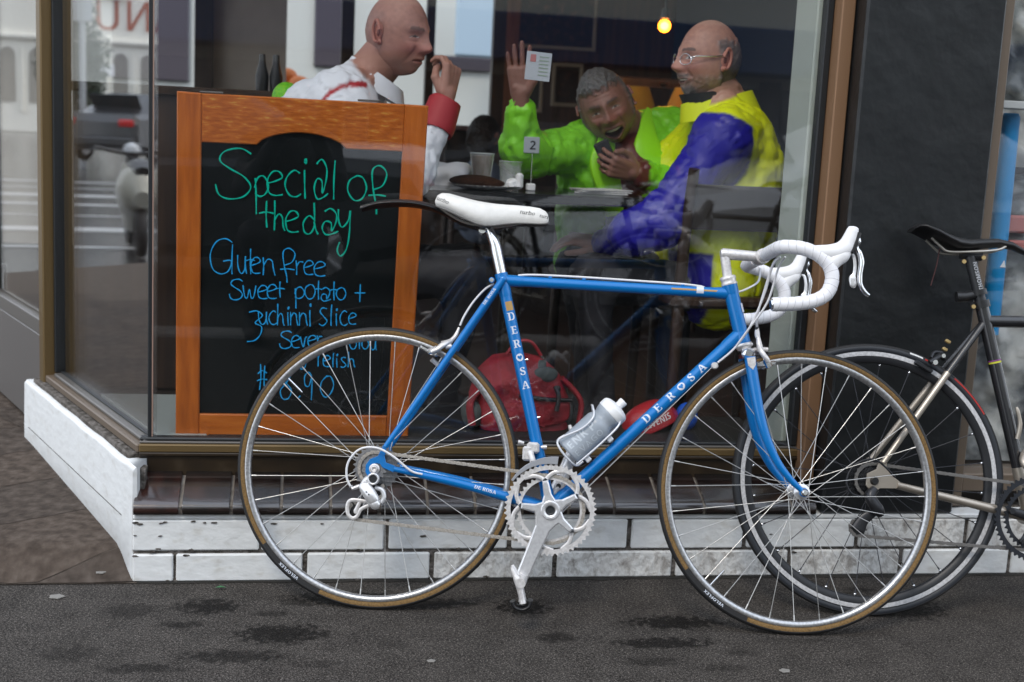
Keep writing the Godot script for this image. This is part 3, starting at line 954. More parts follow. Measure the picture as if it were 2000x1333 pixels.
func chain(path: Array, z: float, dim := 1.0) -> MB:
	# walks the path in steps of one pitch and sets a link, outer and inner plates in turn, with rollers
	var m := MB.new()
	var pitch := 0.0127
	var outer := stadium_link(0.0030, 0.0043, pitch)
	var inner := stadium_link(0.0034, 0.0040, pitch)
	var pts := []
	var acc := 0.0
	pts.push_back(path[0])
	for i in path.size() - 1:
		var a: Vector3 = path[i]
		var b: Vector3 = path[i + 1]
		var l := a.distance_to(b)
		var s := pitch - acc
		while s <= l:
			pts.push_back(a.lerp(b, s / l))
			s += pitch
		acc = l - (s - pitch)
	for i in pts.size() - 1:
		var x: Vector3 = (pts[i + 1] - pts[i]).normalized()
		var y := Vector3.BACK.cross(x).normalized()
		var t := Transform3D(Basis(x, y, x.cross(y)), pts[i])
		if i % 2 == 0:
			m.prism(t, outer, 0.0024, 0.0034, 0.0003); m.prism(t, outer, -0.0034, -0.0024)
		else:
			m.prism(t, inner, 0.0014, 0.0023); m.prism(t, inner, -0.0023, -0.0014)
		m.tube([pts[i] - Vector3(0, 0, 0.0039), pts[i] + Vector3(0, 0, 0.0039)], 0.0019, 8)
	return m

func frame_tube(frame: Node3D, called: String, a: Vector3, b: Vector3, r0: float, r1: float, mat: Material, bend := []) -> void:
	var m := MB.new()
	if bend.size(): m.tube(bend, smooth_vals([r0, r1], bend.size() - 1), 20)
	else: m.tube([a, b], [r0, r1], 24)
	part(called, m, mat, frame)

func lug(m: MB, p: Vector3, d: Vector3, r: float, len: float) -> void:
	d = d.normalized()
	m.tube([p, p + d * len * 0.8, p + d * len], [r * 1.12, r * 1.09, r * 1.015], 24)

func blue_bicycle() -> void:
	var bike := thing("road_bicycle", "blue steel racing bicycle with white saddle and bars leaning on the cafe window", "bicycle", bike_t(0.184, 0.190, 11.27, 12.0))
	var blue := M("blue_enamel", 0.0, 0.155, 0.47, 0.3, 0.1)
	blue.clearcoat_enabled = true; blue.clearcoat = 0.7; blue.clearcoat_roughness = 0.05; blue.metallic_specular = 0.35
	var alloy := NM("polished_alloy", 0.02, [[0.0, Color(0.64, 0.64, 0.65)], [1.0, Color(0.84, 0.84, 0.85)]], 0.24, 0.0, 8.0, 0.05, {"world": false}); alloy.metallic = 0.55
	var pale_alloy := NM("worn_alloy", 0.03, [[0.0, Color(0.52, 0.50, 0.49)], [0.5, Color(0.68, 0.66, 0.65)], [1.0, Color(0.80, 0.78, 0.77)]], 0.34, 0.0, 6.0, 0.05, {"world": false}); pale_alloy.metallic = 0.4
	var rim_alloy := NM("rim_alloy", 0.04, [[0.0, Color(0.28, 0.28, 0.285)], [0.45, Color(0.46, 0.46, 0.465)], [1.0, Color(0.68, 0.68, 0.68)]], 0.28, 0.0, 5.0, 0.05, {"world": false}); rim_alloy.metallic = 0.85
	var tan_wall := NM("tan_sidewall", 0.05, [[0.0, Color(0.07, 0.045, 0.022)], [0.4, Color(0.17, 0.105, 0.045)], [1.0, Color(0.25, 0.155, 0.062)]], 0.75, 0.0, 6.0, 0.05, {"world": false})
	var steel := M("spoke_steel", 0.66, 0.65, 0.63, 0.28, 0.85)
	var chrome: StandardMaterial3D = mats["chrome"]
	var rubber: StandardMaterial3D = mats["black_rubber"]
	var white := M("white_tape", 0.77, 0.77, 0.80, 0.62)
	var cable := M("white_housing", 0.70, 0.70, 0.72, 0.4)
	var decal := M("silver_white_print", 0.62, 0.66, 0.74, 0.4)

	# wheels
	var wo := {"rim_depth": 0.0145, "rim": rim_alloy, "wall": tan_wall, "tread": 74.0, "tread_mat": rubber, "flange": 0.0235, "zr": 0.019, "hub": alloy, "spokes": 32, "cross": 5.6, "phase": 0.02, "spoke": steel, "spoke_r": 0.00095}
	var rear := wheel(bike, "rear_wheel", Transform3D(Basis(), Vector3(0, 0.334, 0)), wo)
	var wf := wo.duplicate()
	wf.flange = 0.019; wf.zr = 0.0325; wf.phase = 0.11; wf.cross = 5.4
	# the front end turns about the steering axis
	var ax := Vector3(0.0385, -0.1364, 0).normalized()
	var piv := Vector3(0.83, 0.743, 0)
	var steer := Transform3D(Basis(), piv) * Transform3D(Basis(-ax, deg_to_rad(3.8)), Vector3.ZERO) * Transform3D(Basis(), -piv)
	var front := wheel(bike, "front_wheel", steer * Transform3D(Basis(), Vector3(0.9955, 0.334, 0)), wf)
	for q in [[rear, 219.0, 246.0], [front, 219.0, 248.0]]:
		# maker's name moulded along the tyre wall
		var lb := MB.new()
		var a0: float = q[1]
		var a1: float = q[2]
		var rs := []
		for r in [0.3165, 0.3205, 0.3245, 0.3275]:
			var ring := PackedVector3Array()
			for i in 25:
				var a := deg_to_rad(lerpf(a0 - 2, a1 + 2, i / 24.0))
				var zz := sqrt(maxf(0.0, 0.0109 * 0.0109 - pow(r - 0.3235, 2))) + 0.0002
				ring.push_back(Vector3(cos(a) * r, sin(a) * r, zz))
			rs.push_back(ring)
		var base := lb.v.size()
		for i in 4:
			for j in 25: lb.vert(rs[i][j], Vector3.BACK)
		for i in 3:
			for j in 24:
				var p := base + i * 25 + j
				lb.tri_i(p, p + 1, p + 26); lb.tri_i(p, p + 26, p + 25)
		part("tyre_label", lb, rubber, q[0])
		var lt := letters("VELOFLEX", 0.0065, "Droid Sans")
		var l2 := MB.new()
		for i in range(0, lt.ix.size(), 3):
			var b := -1
			for k in 3:
				var p := lt.v[lt.ix[i + k]]
				var an := deg_to_rad((a0 + a1) / 2) - p.x * 1.35 / 0.322
				var r := 0.3215 + p.y
				var zz := sqrt(maxf(0.0, 0.0110 * 0.0110 - pow(r - 0.3235, 2))) + 0.0006
				var id := l2.vert(Vector3(cos(an) * r, sin(an) * r, zz), Vector3.BACK)
				if b < 0: b = id
			l2.tri_i(b, b + 1, b + 2)
		part("lettering", l2, decal, q[0])
	# valve stems
	for q in [[rear, 2.42], [front, 4.0]]:
		var vm := MB.new()
		var d := Vector3(cos(q[1]), sin(q[1]), 0)
		vm.tube([d * 0.303, d * 0.262], 0.0026, 8); vm.tube([d * 0.266, d * 0.255], 0.0018, 8)
		part("valve", vm, chrome, q[0])

	# frame
	var BB := Vector3(0.414, 0.262, 0)
	var ST := Vector3(0.270, 0.800, 0)
	var TT0 := Vector3(0.2765, 0.7955, 0)
	var TT1 := Vector3(0.818, 0.7925, 0)
	var HT := Vector3(0.8115, 0.8115, 0)
	var HB := Vector3(0.8495, 0.6765, 0)
	var DT := Vector3(0.8425, 0.699, 0)
	var fm := MB.new()
	fm.tube([BB - Vector3(0, 0, 0.036), BB + Vector3(0, 0, 0.036)], 0.0205, 24)
	var frame := part("frame", fm, blue, bike)
	for q in [[BB, ST - BB, 0.0143, 0.05], [BB, DT - BB, 0.0148, 0.055], [ST - (BB - ST).normalized() * 0.012, BB - ST, 0.0143, 0.057], [TT0, TT1 - TT0, 0.0128, 0.045], [TT1, TT0 - TT1, 0.0128, 0.04], [DT, BB - DT, 0.0146, 0.05], [HT + (HT - HB).normalized() * 0.002, HB - HT, 0.0167, 0.024], [HB - (HT - HB).normalized() * 0.002, HT - HB, 0.0167, 0.03]]:
		var lm := MB.new()
		lug(lm, q[0], q[1], q[2], q[3])
		part("lug", lm, blue, frame)
	frame_tube(frame, "seat_tube", BB, ST, 0.0143, 0.0143, blue)
	frame_tube(frame, "top_tube", TT0, TT1, 0.0127, 0.0127, blue)
	frame_tube(frame, "down_tube", BB, DT, 0.0146, 0.0146, blue)
	frame_tube(frame, "head_tube", HT, HB, 0.0172, 0.0172, blue)
	for s in [-1.0, 1.0]:
		var sp := smooth_path([Vector3(0.272, 0.795, 0.0175 * s), Vector3(0.222, 0.715, 0.024 * s), Vector3(0.14, 0.58, 0.036 * s), Vector3(0.022, 0.386, 0.057 * s)], 5)
		var sm := MB.new(); sm.tube(sp, smooth_vals([0.0085, 0.0085, 0.008, 0.0065], 5), 14)
		sm.ball(Vector3(0.2725, 0.7965, 0.0175 * s), Vector3(0.0095, 0.0095, 0.006))
		part("seat_stay", sm, blue, frame)
		var cp := smooth_path([Vector3(0.400, 0.264, 0.024 * s), Vector3(0.33, 0.280, 0.030 * s), Vector3(0.2, 0.310, 0.045 * s), Vector3(0.045, 0.336, 0.059 * s)], 5)
		var cm := MB.new(); cm.tube(cp, smooth_vals([0.0125, 0.0122, 0.0105, 0.0065], 5), 14)
		part("chain_stay", cm, blue, frame)
		var dm := MB.new()
		dm.prism(Transform3D(Basis(), Vector3(0, 0.334, 0.0575 * s)), PackedVector2Array([Vector2(0.026, 0.058), Vector2(0.017, 0.056), Vector2(0.006, 0.030), Vector2(-0.012, 0.022), Vector2(-0.021, 0.008), Vector2(-0.021, -0.008), Vector2(-0.013, -0.022), Vector2(0.002, -0.029), Vector2(0.012, -0.027), Vector2(0.013, -0.019), Vector2(0.004, -0.014), Vector2(-0.006, -0.006), Vector2(-0.006, 0.006), Vector2(0.004, 0.013), Vector2(0.012, 0.012), Vector2(0.018, 0.004), Vector2(0.045, -0.006), Vector2(0.052, 0.002), Vector2(0.046, 0.010), Vector2(0.026, 0.016), Vector2(0.022, 0.03)]), -0.003, 0.003, 0.0008)
		part("dropout", dm, blue, frame)
	var br := MB.new(); br.tube([Vector3(0.135, 0.575, -0.033), Vector3(0.135, 0.575, 0.033)], 0.006, 12); br.tube([Vector3(0.33, 0.281, -0.03), Vector3(0.33, 0.281, 0.03)], 0.006, 12)
	part("stay_bridge", br, blue, frame)
	# small fittings of the frame
	for x in [0.385, 0.465, 0.70]:
		var c := TT0.lerp(TT1, (x - 0.2765) / 0.5415)
		part("cable_guide", cyl(c + Vector3(-0.004, 0.0125, 0.004), c + Vector3(0.004, 0.0125, 0.004), 0.0042, 10), blue, frame)
	part("cable_guide", cyl(Vector3(0.112, 0.3275, 0.057), Vector3(0.124, 0.3255, 0.057), 0.0035, 10), blue, frame)
	var clip := MB.new()
	clip.tube([ST + Vector3(-0.024, -0.006, -0.010), ST + Vector3(-0.024, -0.006, 0.012)], 0.0068, 16)
	part("seat_binder", clip, blue, frame)
	clip = MB.new(); clip.tube([ST + Vector3(-0.024, -0.006, 0.012), ST + Vector3(-0.024, -0.006, 0.0138)], [0.0055, 0.0048], 16)
	clip.tube([ST + Vector3(-0.024, -0.006, 0.0136), ST + Vector3(-0.024, -0.006, 0.0145)], 0.002, 6)
	part("binder_bolt", clip, chrome, frame)
	clip = MB.new()
	for q in [0.605, 0.47]:
		var p := BB.lerp(ST, (q - 0.262) / 0.538)
		clip.tube([p + Vector3(0.013, 0.003, 0), p + Vector3(0.0205, 0.005, 0)], 0.0028, 10)
	part("bottle_bosses", clip, chrome, frame)
	# lettering on the tubes
	var sd := (BB - ST).normalized()
	var face := Vector3(0.0, 0.12, 1.0)
	var stack := ["D", "E", "R", "O", "S", "A"]
	for i in 6:
		var p := Vector3(0.2925, 0.7085, 0).lerp(Vector3(0.3335, 0.5475, 0), i / 5.0)
		p = BB + sd * ((p - BB).dot(sd))
		if stack[i] == "O":
			var disc := MB.new()
			var rr := []
			for k in 20: rr.push_back(Vector3(cos(TAU * k / 20), sin(TAU * k / 20), 0) * 0.0092)
			for k in 20: _fine(disc, Vector3.ZERO, rr[k], rr[(k + 1) % 20], 0.004, 0)
			part("lettering", _wrap(disc, p, sd, face + Vector3(0.2, 0, 0), 0.0148), decal, frame)
			part("heart", _wrap(_heart(0.0056), p, sd, face + Vector3(0.2, 0, 0), 0.0152), blue, frame)
		else:
			part("lettering", _wrap(letters(stack[i], 0.0185), p, sd, face + Vector3(0.2, 0, 0), 0.0148), decal, frame)
	var dd := (DT - BB).normalized()
	var lp := [Vector3(0.6155, 0.4995, 0), Vector3(0.641, 0.5245, 0), Vector3(0.672, 0.552, 0), Vector3(0.697, 0.5755, 0), Vector3(0.7205, 0.597, 0), Vector3(0.7455, 0.62, 0)]
	for i in 6:
		var p: Vector3 = BB + dd * ((lp[i] - BB).dot(dd))
		var fc := Vector3(-0.15, 0.22, 1.0)
		if stack[i] == "O":
			var disc := MB.new()
			var rr := []
			for k in 20: rr.push_back(Vector3(cos(TAU * k / 20), sin(TAU * k / 20), 0) * 0.0095)
			for k in 20: _fine(disc, Vector3.ZERO, rr[k], rr[(k + 1) % 20], 0.004, 0)
			part("lettering", on_tube(disc, p, dd, fc, 0.0151), decal, frame)
			part("heart", on_tube(_heart(0.0058), p, dd, fc, 0.0155), blue, frame)
		else:
			part("lettering", on_tube(letters(stack[i], 0.0195), p, dd, fc, 0.0151), decal, frame)
	var cd := (Vector3(0.33, 0.280, 0.030) - Vector3(0.2, 0.310, 0.045)).normalized()
	part("lettering", on_tube(letters("DE ROSA", 0.0085), Vector3(0.258, 0.2965, 0.0385), cd, Vector3(0, 0.35, 1), 0.0122), decal, frame)
	part("lettering", on_tube(letters("DE ROSA", 0.0075), Vector3(0.2445, 0.752, 0.021), Vector3(0.05, 0.08, -0.007), Vector3(-0.2, 0.1, 1), 0.0090), decal, frame)
	var gold := M("gold_foil", 0.42, 0.26, 0.09, 0.4, 0.3)
	part("tube_sticker", _patch(Vector3(0.2885, 0.7335, 0), sd, Vector3(0.25, 0, 1), 0.0146, 0.011, 0.62), gold, frame)
	part("stripe", _patch(Vector3(0.735, 0.7945, 0), Vector3(1, -0.005, 0), Vector3(0, 0.1, 1), 0.0130, 0.062, 0.16), gold, frame)
	part("crest", _patch(Vector3(0.741, 0.7945, 0), Vector3(1, -0.005, 0), Vector3(0, 0.2, 1), 0.0133, 0.0085, 0.75), decal, frame)
	part("head_badge", _patch(Vector3(0.829, 0.756, 0), Vector3(0.0385, -0.1364, 0), Vector3(1, 0, 0.30), 0.0176, 0.011, 0.55), decal, frame)

	# headset, stem, fork
	var hs := MB.new()
	var hu := (HT - HB).normalized()
	hs.tube([HT + hu * 0.001, HT + hu * 0.005, HT + hu * 0.007, HT + hu * 0.014, HT + hu * 0.016, HT + hu * 0.022, HT + hu * 0.0235], [0.0185, 0.020, 0.0178, 0.0178, 0.0195, 0.0185, 0.0135], 24)
	part("headset", hs, pale_alloy, bike)
	hs = MB.new(); hs.tube([HB - hu * 0.0005, HB - hu * 0.004, HB - hu * 0.008, HB - hu * 0.012, HB - hu * 0.016], [0.019, 0.0215, 0.0215, 0.0175, 0.0165], 24)
	part("headset", hs, pale_alloy, bike)
	var stem := MB.new()
	var q0 := HT + hu * 0.0225
	var sp2 := smooth_path([q0, q0 + hu * 0.045, Vector3(0.7965, 0.882, 0), Vector3(0.812, 0.8865, 0), Vector3(0.83, 0.8865, 0), Vector3(0.872, 0.8848, 0)], 5)
	stem.tube([q0, Vector3(0.7972, 0.880, 0)], [0.0112, 0.0118], 20)
	stem.tube([Vector3(0.7865, 0.8855, 0), Vector3(0.792, 0.8862, 0), Vector3(0.83, 0.8858, 0), Vector3(0.878, 0.8845, 0)], [0.010, 0.0138, 0.013, 0.0125], 20)
	stem.tube([Vector3(0.885, 0.8845, -0.02), Vector3(0.885, 0.8845, 0.02)], 0.0182, 20)
	part("stem", stem, pale_alloy, bike, steer)
	var cr := MB.new()
	cr.box(Transform3D(Basis(Vector3.BACK, -0.27), Vector3(0.8585, 0.6505, 0)), Vector3(0.032, 0.028, 0.058), 0.008)
	cr.tube([Vector3(0.8545, 0.663, 0), Vector3(0.853, 0.672, 0)], 0.0165, 20)
	var fork := part("fork_crown", cr, chrome, bike, steer)
	for s in [-1.0, 1.0]:
		var fp := smooth_path([Vector3(0.8605, 0.642, 0.031 * s), Vector3(0.8665, 0.607, 0.034 * s), Vector3(0.888, 0.505, 0.041 * s), Vector3(0.9085, 0.445, 0.045 * s), Vector3(0.935, 0.396, 0.048 * s), Vector3(0.966, 0.360, 0.050 * s), Vector3(0.990, 0.339, 0.050 * s)], 5)
		var fb := MB.new(); fb.tube(fp, smooth_vals([0.0135, 0.0135, 0.0122, 0.0108, 0.0092, 0.0075, 0.0062], 5), 16, true, 1.0)
		var blade := part("fork_blade", fb, blue, fork)
		var tip := MB.new(); tip.tube([Vector3(0.9955, 0.334, 0.046 * s), Vector3(0.9955, 0.334, 0.053 * s)], 0.0105, 18)
		part("fork_end", tip, blue, fork)
		var sl := MB.new(); sl.prism(Transform3D(Basis(Vector3.BACK, 0.2) , Vector3(0.862, 0.629, 0.0455 * s)), PackedVector2Array([Vector2(-0.010, 0.012), Vector2(-0.009, -0.006), Vector2(0, -0.018), Vector2(0.009, -0.006), Vector2(0.010, 0.012)]), -0.002, 0.0022 , 0.0008)
		part("crown_point", sl, pale_alloy, fork)
	var qr := MB.new()
	qr.tube([Vector3(0.9955, 0.334, -0.062), Vector3(0.9955, 0.334, 0.064)], 0.0032, 10)
	qr.tube([Vector3(0.9955, 0.334, 0.053), Vector3(0.9955, 0.334, 0.062), Vector3(0.9955, 0.334, 0.065)], [0.0088, 0.0085, 0.005], 16)
	qr.tube(smooth_path([Vector3(0.9955, 0.334, -0.060), Vector3(0.975, 0.338, -0.064), Vector3(0.953, 0.344, -0.066), Vector3(0.935, 0.348, -0.062)], 4), 0.0042, 10, true, 0.6)
	part("front_skewer", qr, chrome, bike, steer)
	qr = MB.new()
	qr.tube([Vector3(0, 0.334, -0.066), Vector3(0, 0.334, 0.064)], 0.0032, 10)
	qr.lathe(Transform3D(Basis(), Vector3(0, 0.334, 0.0605)), [Vector2(0.0125, 0.0), Vector2(0.0125, 0.002), Vector2(0.0105, 0.0035), Vector2(0.0085, 0.0035), Vector2(0.0085, 0.008), Vector2(0.0065, 0.010), Vector2(0.0045, 0.010), Vector2(0.0045, 0.006), Vector2(0.0005, 0.006)], 24)
	part("rear_skewer", qr, pale_alloy, bike)
	# seat post and saddle
	var pm := MB.new()
	var su := (ST - BB).normalized()
	pm.tube(smooth_path([ST - su * 0.01, ST + su * 0.05, ST + su * 0.085, Vector3(0.2375, 0.905, 0), Vector3(0.229, 0.917, 0), Vector3(0.214, 0.919, 0)], 5), smooth_vals([0.0136, 0.0136, 0.0132, 0.0118, 0.0115, 0.011], 5), 20)
	pm.tube([Vector3(0.217, 0.912, -0.016), Vector3(0.217, 0.912, 0.016)], 0.0085, 16)
	part("seat_post", pm, chrome, bike)
	pm = MB.new(); pm.bx(Vector3(0.217, 0.9235, 0), Vector3(0.044, 0.010, 0.048), 0.003); pm.tube([Vector3(0.2165, 0.90, 0), Vector3(0.2165, 0.908, 0)], 0.005, 10)
	part("saddle_clamp", pm, M("dark_alloy", 0.08, 0.08, 0.085, 0.4, 0.6), bike)
	var sx := [0.1035, 0.107, 0.117, 0.135, 0.16, 0.185, 0.205, 0.225, 0.245, 0.27, 0.30, 0.33, 0.352, 0.365, 0.371, 0.3735]
	var syt := [0.975, 0.988, 0.9945, 0.9945, 0.989, 0.984, 0.9805, 0.9785, 0.977, 0.9765, 0.9765, 0.9752, 0.9725, 0.966, 0.959, 0.951]
	var syb := [0.966, 0.9585, 0.9545, 0.948, 0.938, 0.928, 0.921, 0.9185, 0.921, 0.927, 0.932, 0.9335, 0.934, 0.9355, 0.9375, 0.942]
	var sww := [0.050, 0.058, 0.064, 0.066, 0.066, 0.0635, 0.060, 0.054, 0.046, 0.036, 0.027, 0.022, 0.019, 0.016, 0.012, 0.005]
	var rs := []
	var under := []
	for i in sx.size():
		var ring := PackedVector3Array()
		for k in 17:
			var a := PI * k / 16.0
			var ca := cos(a)
			ring.push_back(Vector3(sx[i], syb[i] + (syt[i] - syb[i]) * pow(maxf(0.0, sin(a)), 0.55), sww[i] * signf(ca) * pow(absf(ca), 0.75)))
		for k in 7:
			var u := (k + 1) / 8.0
			ring.push_back(Vector3(sx[i], syb[i] + (syt[i] - syb[i]) * 0.45 * sin(PI * u), lerpf(-sww[i], sww[i], u)))
		rs.push_back(ring)
	var sdl := MB.new(); sdl.rings(rs)
	var leather := NM("white_leather", 0.02, [[0.0, Color(0.66, 0.65, 0.62)], [1.0, Color(0.78, 0.77, 0.74)]], 0.42, 0.03, 4.0, 0.1, {"world": false})
	var saddle := part("saddle", sdl, leather, bike)
	var ed := MB.new()
	var ep := []
	for i in range(1, sx.size()): ep.push_back(Vector3(sx[i], syb[i] - 0.0012, sww[i] - 0.0015))
	ed.tube(ep, 0.0022, 8)
	ep = []
	for i in range(1, sx.size()): ep.push_back(Vector3(sx[i], syb[i] - 0.0012, -sww[i] + 0.0015))
	ed.tube(ep, 0.0022, 8)
	part("saddle_edge", ed, M("grey_edge", 0.12, 0.115, 0.11, 0.6), saddle)
	var tb := [[Vector3(0.3225, 0.9575, 0.0), Vector3(1, -0.06, 0), 0.0085], [Vector3(0.121, 0.972, 0.0), Vector3(0.9, -0.35, 0), 0.0085], [Vector3(0.3675, 0.951, 0.0), Vector3(0.8, -0.1, 0), 0.0075]]
	for q in tb:
		var lt := letters("turbo", q[2], "Droid Serif", false)
		var xx: Vector3 = q[1].normalized()
		var yy := Vector3.BACK.cross(xx).normalized()
		var l2 := MB.new()
		for i in range(0, lt.ix.size(), 3):
			var b := -1
			var ok := true
			for k in 3:
				var p2 := lt.v[lt.ix[i + k]]
				var p3: Vector3 = q[0] + xx * p2.x * 1.15 + yy * (p2.y) + xx * p2.y * 0.25
				if p3.x > 0.3725 or p3.x < 0.1055: ok = false
				# onto the flank of the saddle
				var j := 0
				while j < sx.size() - 2 and sx[j + 1] < p3.x: j += 1
				var u := clampf((p3.x - sx[j]) / (sx[j + 1] - sx[j]), 0, 1)
				var yt := lerpf(syt[j], syt[j + 1], u)
				var yb := lerpf(syb[j], syb[j + 1], u)
				var wv := lerpf(sww[j], sww[j + 1], u)
				var sn := pow(clampf((p3.y - yb) / (yt - yb), 0.0, 1.0), 1.0 / 0.55)
				p3.z = wv * pow(sqrt(maxf(0.0, 1.0 - sn * sn)), 0.75) + 0.0009
				var id := l2.vert(p3, Vector3.BACK)
				if b < 0: b = id
			if ok: l2.tri_i(b, b + 1, b + 2)
		part("lettering", l2, M("black_print", 0.012, 0.012, 0.012, 0.5), saddle)
	var rl := MB.new()
	for s in [-1.0, 1.0]:
		rl.tube(smooth_path([Vector3(0.115, 0.958, 0.030 * s), Vector3(0.14, 0.942, 0.028 * s), Vector3(0.175, 0.927, 0.023 * s), Vector3(0.215, 0.922, 0.021 * s), Vector3(0.26, 0.927, 0.021 * s), Vector3(0.31, 0.937, 0.015 * s), Vector3(0.345, 0.945, 0.008 * s)], 4), 0.0035, 8)
	part("saddle_rails", rl, M("titanium", 0.5, 0.47, 0.42, 0.35, 0.8), saddle)
	var mg := MB.new()
	var mgp := smooth_path([Vector3(0.205, 0.927, 0), Vector3(0.165, 0.938, 0), Vector3(0.130, 0.955, 0), Vector3(0.100, 0.9675, 0), Vector3(0.06, 0.9755, 0), Vector3(0.015, 0.977, 0), Vector3(-0.035, 0.971, 0), Vector3(-0.078, 0.9585, 0)], 4)
	var mr := []
	for i in mgp.size():
		var u := float(i) / (mgp.size() - 1)
		var hw := lerpf(0.020, 0.034, smoothstep(0.1, 0.6, u)) * (1.0 - 0.45 * smoothstep(0.85, 1.0, u))
		var ring := PackedVector3Array()
		for k in 9: ring.push_back(mgp[i] + Vector3(0, -0.010 * pow(k / 4.0 - 1.0, 2), hw * (k / 4.0 - 1.0)))
		for k in 9: ring.push_back(mgp[i] + Vector3(0, -0.0035 - 0.010 * pow(1.0 - k / 4.0, 2), hw * (1.0 - k / 4.0)))
		mr.push_back(ring)
	mg.rings(mr)
	part("clip_on_mudguard", mg, mats["black_plastic"], bike)

	drivetrain(bike, blue, alloy, pale_alloy, rear)
	cockpit(bike, steer, white, alloy, chrome, cable)
	brakes(bike, steer, pale_alloy, chrome, cable)

func _wrap(txt: MB, mid: Vector3, along: Vector3, face: Vector3, r: float) -> MB:
	# upright letter on a steep tube: its height runs along the tube, its width round it
	along = along.normalized()
	face = (face - along * face.dot(along)).normalized()
	var up := -along
	var right := up.cross(face)
	var o := MB.new()
	for i in range(0, txt.ix.size(), 3):
		var b := -1
		for k in 3:
			var p := txt.v[txt.ix[i + k]]
			var an := p.x / r
			var dir := face * cos(an) + right * sin(an)
			var id := o.vert(mid + up * p.y + dir * r, dir)
			if b < 0: b = id
		o.tri_i(b, b + 1, b + 2)
	return o

func _heart(s: float) -> MB:
	var pts := []
	for k in 28:
		var a := TAU * k / 28
		pts.push_back(Vector3(16 * pow(sin(a), 3), 13 * cos(a) - 5 * cos(2 * a) - 2 * cos(3 * a) - cos(4 * a), 0) * (s / 15.0))
	var m := MB.new()
	for k in 28: _fine(m, Vector3(0, 0, 0), pts[k], pts[(k + 1) % 28], s * 0.6, 0)
	return m

func _patch(mid: Vector3, along: Vector3, face: Vector3, r: float, half: float, ang: float) -> MB:
	along = along.normalized()
	face = (face - along * face.dot(along)).normalized()
	var side := along.cross(face)
	var m := MB.new()
	for i in 9:
		for s in 2:
			var a := lerpf(-ang, ang, i / 8.0)
			var d := face * cos(a) + side * sin(a)
			m.vert(mid + along * half * (s * 2 - 1) + d * r, d)
	for i in 8:
		m.tri_i(i * 2, i * 2 + 1, i * 2 + 3); m.tri_i(i * 2, i * 2 + 3, i * 2 + 2)
	return m

